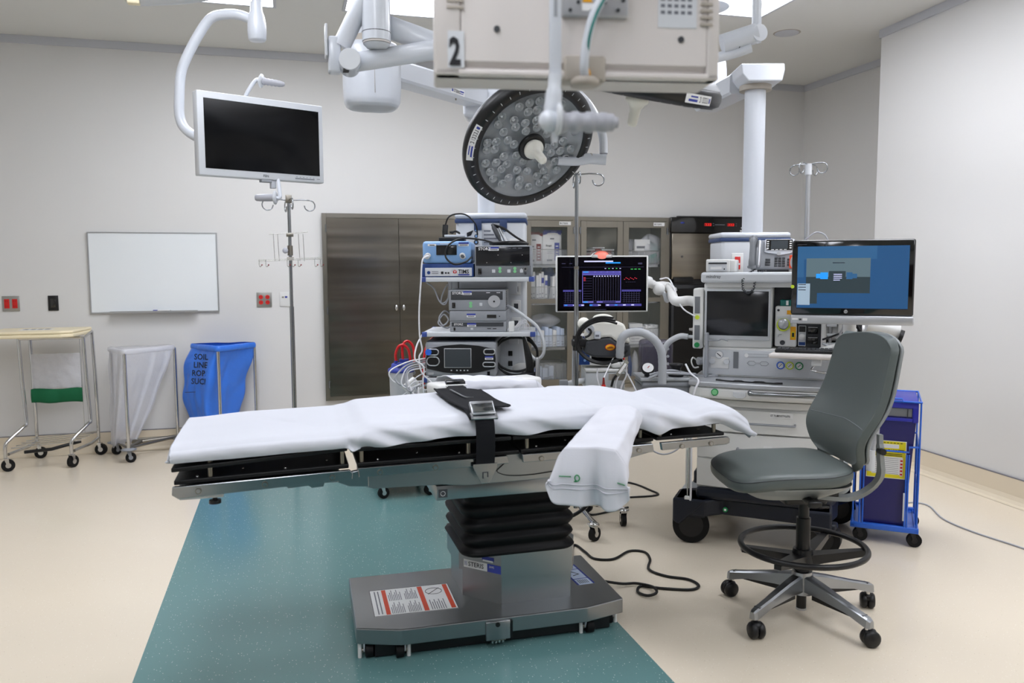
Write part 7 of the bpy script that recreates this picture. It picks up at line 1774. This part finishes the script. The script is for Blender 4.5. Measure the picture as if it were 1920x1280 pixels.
# local: x along the visible front, y deep
W_, D_ = .155, .40
mb = MB()
mb.box(-W_, W_, -.0, .025, .070, .098, 'blue_wire', .003).box(-W_, W_, D_ - .025, D_, .070, .098, 'blue_wire', .003).box(-W_, -W_ + .02, 0, D_, .075, .09, 'blue_wire', .002).box(W_ - .02, W_, 0, D_, .075, .09, 'blue_wire', .002)
mb.box(-W_ + .01, W_ - .01, .01, D_ - .01, .078, .084, 'blue_wire')
for x in (-.145, .145):
    for y in (.006, .10, D_ - .10, D_ - .006):
        top = .72 if y in (.006, D_ - .006) else .50
        mb.cyl((x, y, .09), (x, y, top), .0042, 'blue_wire', n=8)
for x in (-.115, -.10, .09, .10): mb.cyl((x, .004, .09), (x, .004, .46), .0042, 'blue_wire', n=8)
mb.tube([(-.145, .006, .72), (.145, .006, .72), (.145, D_ - .006, .72), (-.145, D_ - .006, .72)], .0055, 'blue_wire', 8, True)
mb.tube([(-.145, .006, .50), (-.115, -.006, .50), (-.115, -.006, .475), (.10, -.006, .475), (.10, -.006, .50), (.145, .006, .50), (.145, D_ - .006, .50), (-.145, D_ - .006, .50)], .0048, 'blue_wire', 8, True)
mb.tube([(-.145, .006, .30), (-.145, D_ - .006, .30)], .0035, 'blue_wire', 6).tube([(.145, .006, .30), (.145, D_ - .006, .30)], .0035, 'blue_wire', 6)
mb.tube([(-.15, -.002, .735), (.06, -.002, .735), (.065, -.002, .722), (.15, -.002, .722)], .005, 'blue_wire', 8)
mb.box(.080, .088, -.004, .0, .13, .27, 'pale_plastic', .001)
mb.build('frame', BC)
for x, y in ((-W_ + .035, .02), (W_ - .03, .02), (-W_ + .035, D_ - .03), (W_ - .03, D_ - .03)): caster(BC, x, y, .034, .026, mf='black_plastic', rot=10, top=.075)
BN = thing('hazardous_waste_bin', 'tall dark blue bin with a yellow hazardous waste label, behind the stool', 'bin', frame((2.83, 3.30, 0), -40) @ Vector((-.005, .20, .086)), -40)
mb = MB(); n_ = 4
A_ = [(-.100, -.165), (.095, -.165), (.095, .165), (-.100, .165)]; B_ = [(-.128, -.180), (.130, -.180), (.130, .180), (-.128, .180)]
vs = [(x, y, 0) for x, y in A_] + [(x, y, .52) for x, y in B_]
mb.add(vs, [(i, (i + 1) % 4, 4 + (i + 1) % 4, 4 + i) for i in range(4)] + [(3, 2, 1, 0)], 'blue_bin')
mb.box(-.128, .130, -.182, .180, .52, .56, 'blue_bin'); mb.build('body', BN)
mb = MB(); mb.box(-.138, .140, -.190, .185, .600, .635, 'blue_bin_top', .006).box(-.138, -.115, -.190, .185, .54, .61, 'blue_bin_top', .004).box(.112, .140, -.190, .185, .53, .61, 'blue_bin_top', .006).box(-.138, .140, -.188, -.178, .535, .552, 'blue_bin_top', .003)
mb.box(-.115, .112, -.178, .17, .552, .600, 'dark_grey').box(-.115, .112, -.182, -.178, .550, .602, 'mid_grey', .001).box(.09, .094, -.185, -.18, .556, .598, 'dark_grey').box(-.03, -.0, -.19, -.18, .59, .605, 'black_plastic', .003).box(-.035, -.02, -.187, -.18, .556, .566, 'black_plastic', .003)
mb.build('lid', BN)
mb = MB(); tilt = Matrix.Translation((0, -.1705, .20)) @ Matrix.Rotation(radians(1.65), 4, 'X')
yy = -.003
def LB_(x0, x1, z0, z1, m, d=0): mb.box(x0, x1, yy - d - .0006, yy - d, z0, z1, m, M=tilt)
LB_(-.085, .093, .045, .235, 'paper'); LB_(-.082, .090, .048, .232, 'yellow', .0006); LB_(-.03, .06, .198, .218, 'paper', .0012); LB_(-.06, .078, .066, .155, 'paper', .0012)
for k in range(9): LB_(-.058, .060, .070 + k * .0095, .0715 + k * .0095, 'ink_grey', .0018)
LB_(.066, .080, .06, .15, 'paper', .0013); LB_(.066, .0665, .06, .15, 'red', .0018); LB_(.0795, .080, .06, .15, 'red', .0018)
for k in range(5): LB_(.068, .078, .065 + k * .017, .074 + k * .017, 'red', .0018)
for k in range(2): LB_(-.05 + .01 * k, .075, .160 + k * .008, .163 + k * .008, 'ink', .0018)
for k in range(10): LB_(-.07 + k * .015, -.06 + k * .015, .223, .226, 'ink', .0018)
mb2 = MB(); mb2.text('HAZARDOUS WASTE', .0185, (0, 0, 0), 'ink', bold=.0006, sx=.93)
for f_, m_i in zip(mb2.f, mb2.m): pass
mb.add([(v.x - .083, yy - .0024, v.z + .179) for v in mb2.v], mb2.f, 'ink', False, tilt)
mb.build('hazard_label', BN, label='yellow printed hazard label')

# ------------------------------------------------------------------ cords on the floor
cable('floor_cord', 'black cord snaking over the floor right of the table base', [(1.12, 3.25, .05), (1.22, 3.42, .02), (1.34, 3.70, .006), (1.361, 3.60, .006), (1.37, 3.50, .006), (1.455, 3.468, .006), (1.571, 3.547, .006), (1.636, 3.515, .006), (1.620, 3.417, .006), (1.560, 3.300, .006), (1.598, 3.205, .006), (1.674, 3.143, .006), (1.685, 3.066, .006), (1.63, 3.035, .006), (1.516, 3.083, .006), (1.446, 3.130, .006), (1.404, 3.077, .006), (1.42, 3.015, .012), (1.465, 3.024, .016), (1.477, 3.085, .016), (1.43, 3.15, .012), (1.36, 3.16, .015), (1.22, 3.16, .05)], .0062, 'cable_black', curve=8)
cable('floor_cord', 'thin grey cord on the floor between the wire cart and the wall', [(3.2, 3.75, .005), (3.45, 3.85, .005), (3.535, 3.778, .005), (3.418, 3.532, .005), (3.400, 3.304, .005), (3.432, 3.045, .005), (3.46, 2.6, .005)], .0045, 'cable_grey')
cable('floor_cord', 'black cord in a loose triangle on the floor behind the arm board', [(1.55, 3.9, .03), (1.60, 4.20, .006), (1.737, 4.80, .006), (2.06, 4.741, .006), (2.14, 4.50, .006), (2.12, 4.40, .006), (1.883, 4.412, .006), (1.72, 4.40, .006), (1.641, 4.313, .006), (1.60, 4.15, .006), (1.74, 4.18, .006), (1.86, 4.22, .006)], .006, 'cable_black')
cable('hanging_cable', 'thick black cable in a big loop hanging below the arm board', [(1.20, 3.12, .66), (1.30, 3.25, .56), (1.33, 3.32, .42), (1.28, 3.36, .31), (1.19, 3.37, .26), (1.12, 3.36, .30), (1.07, 3.30, .40), (1.08, 3.25, .56)], .0085, 'cable_black', n=10)
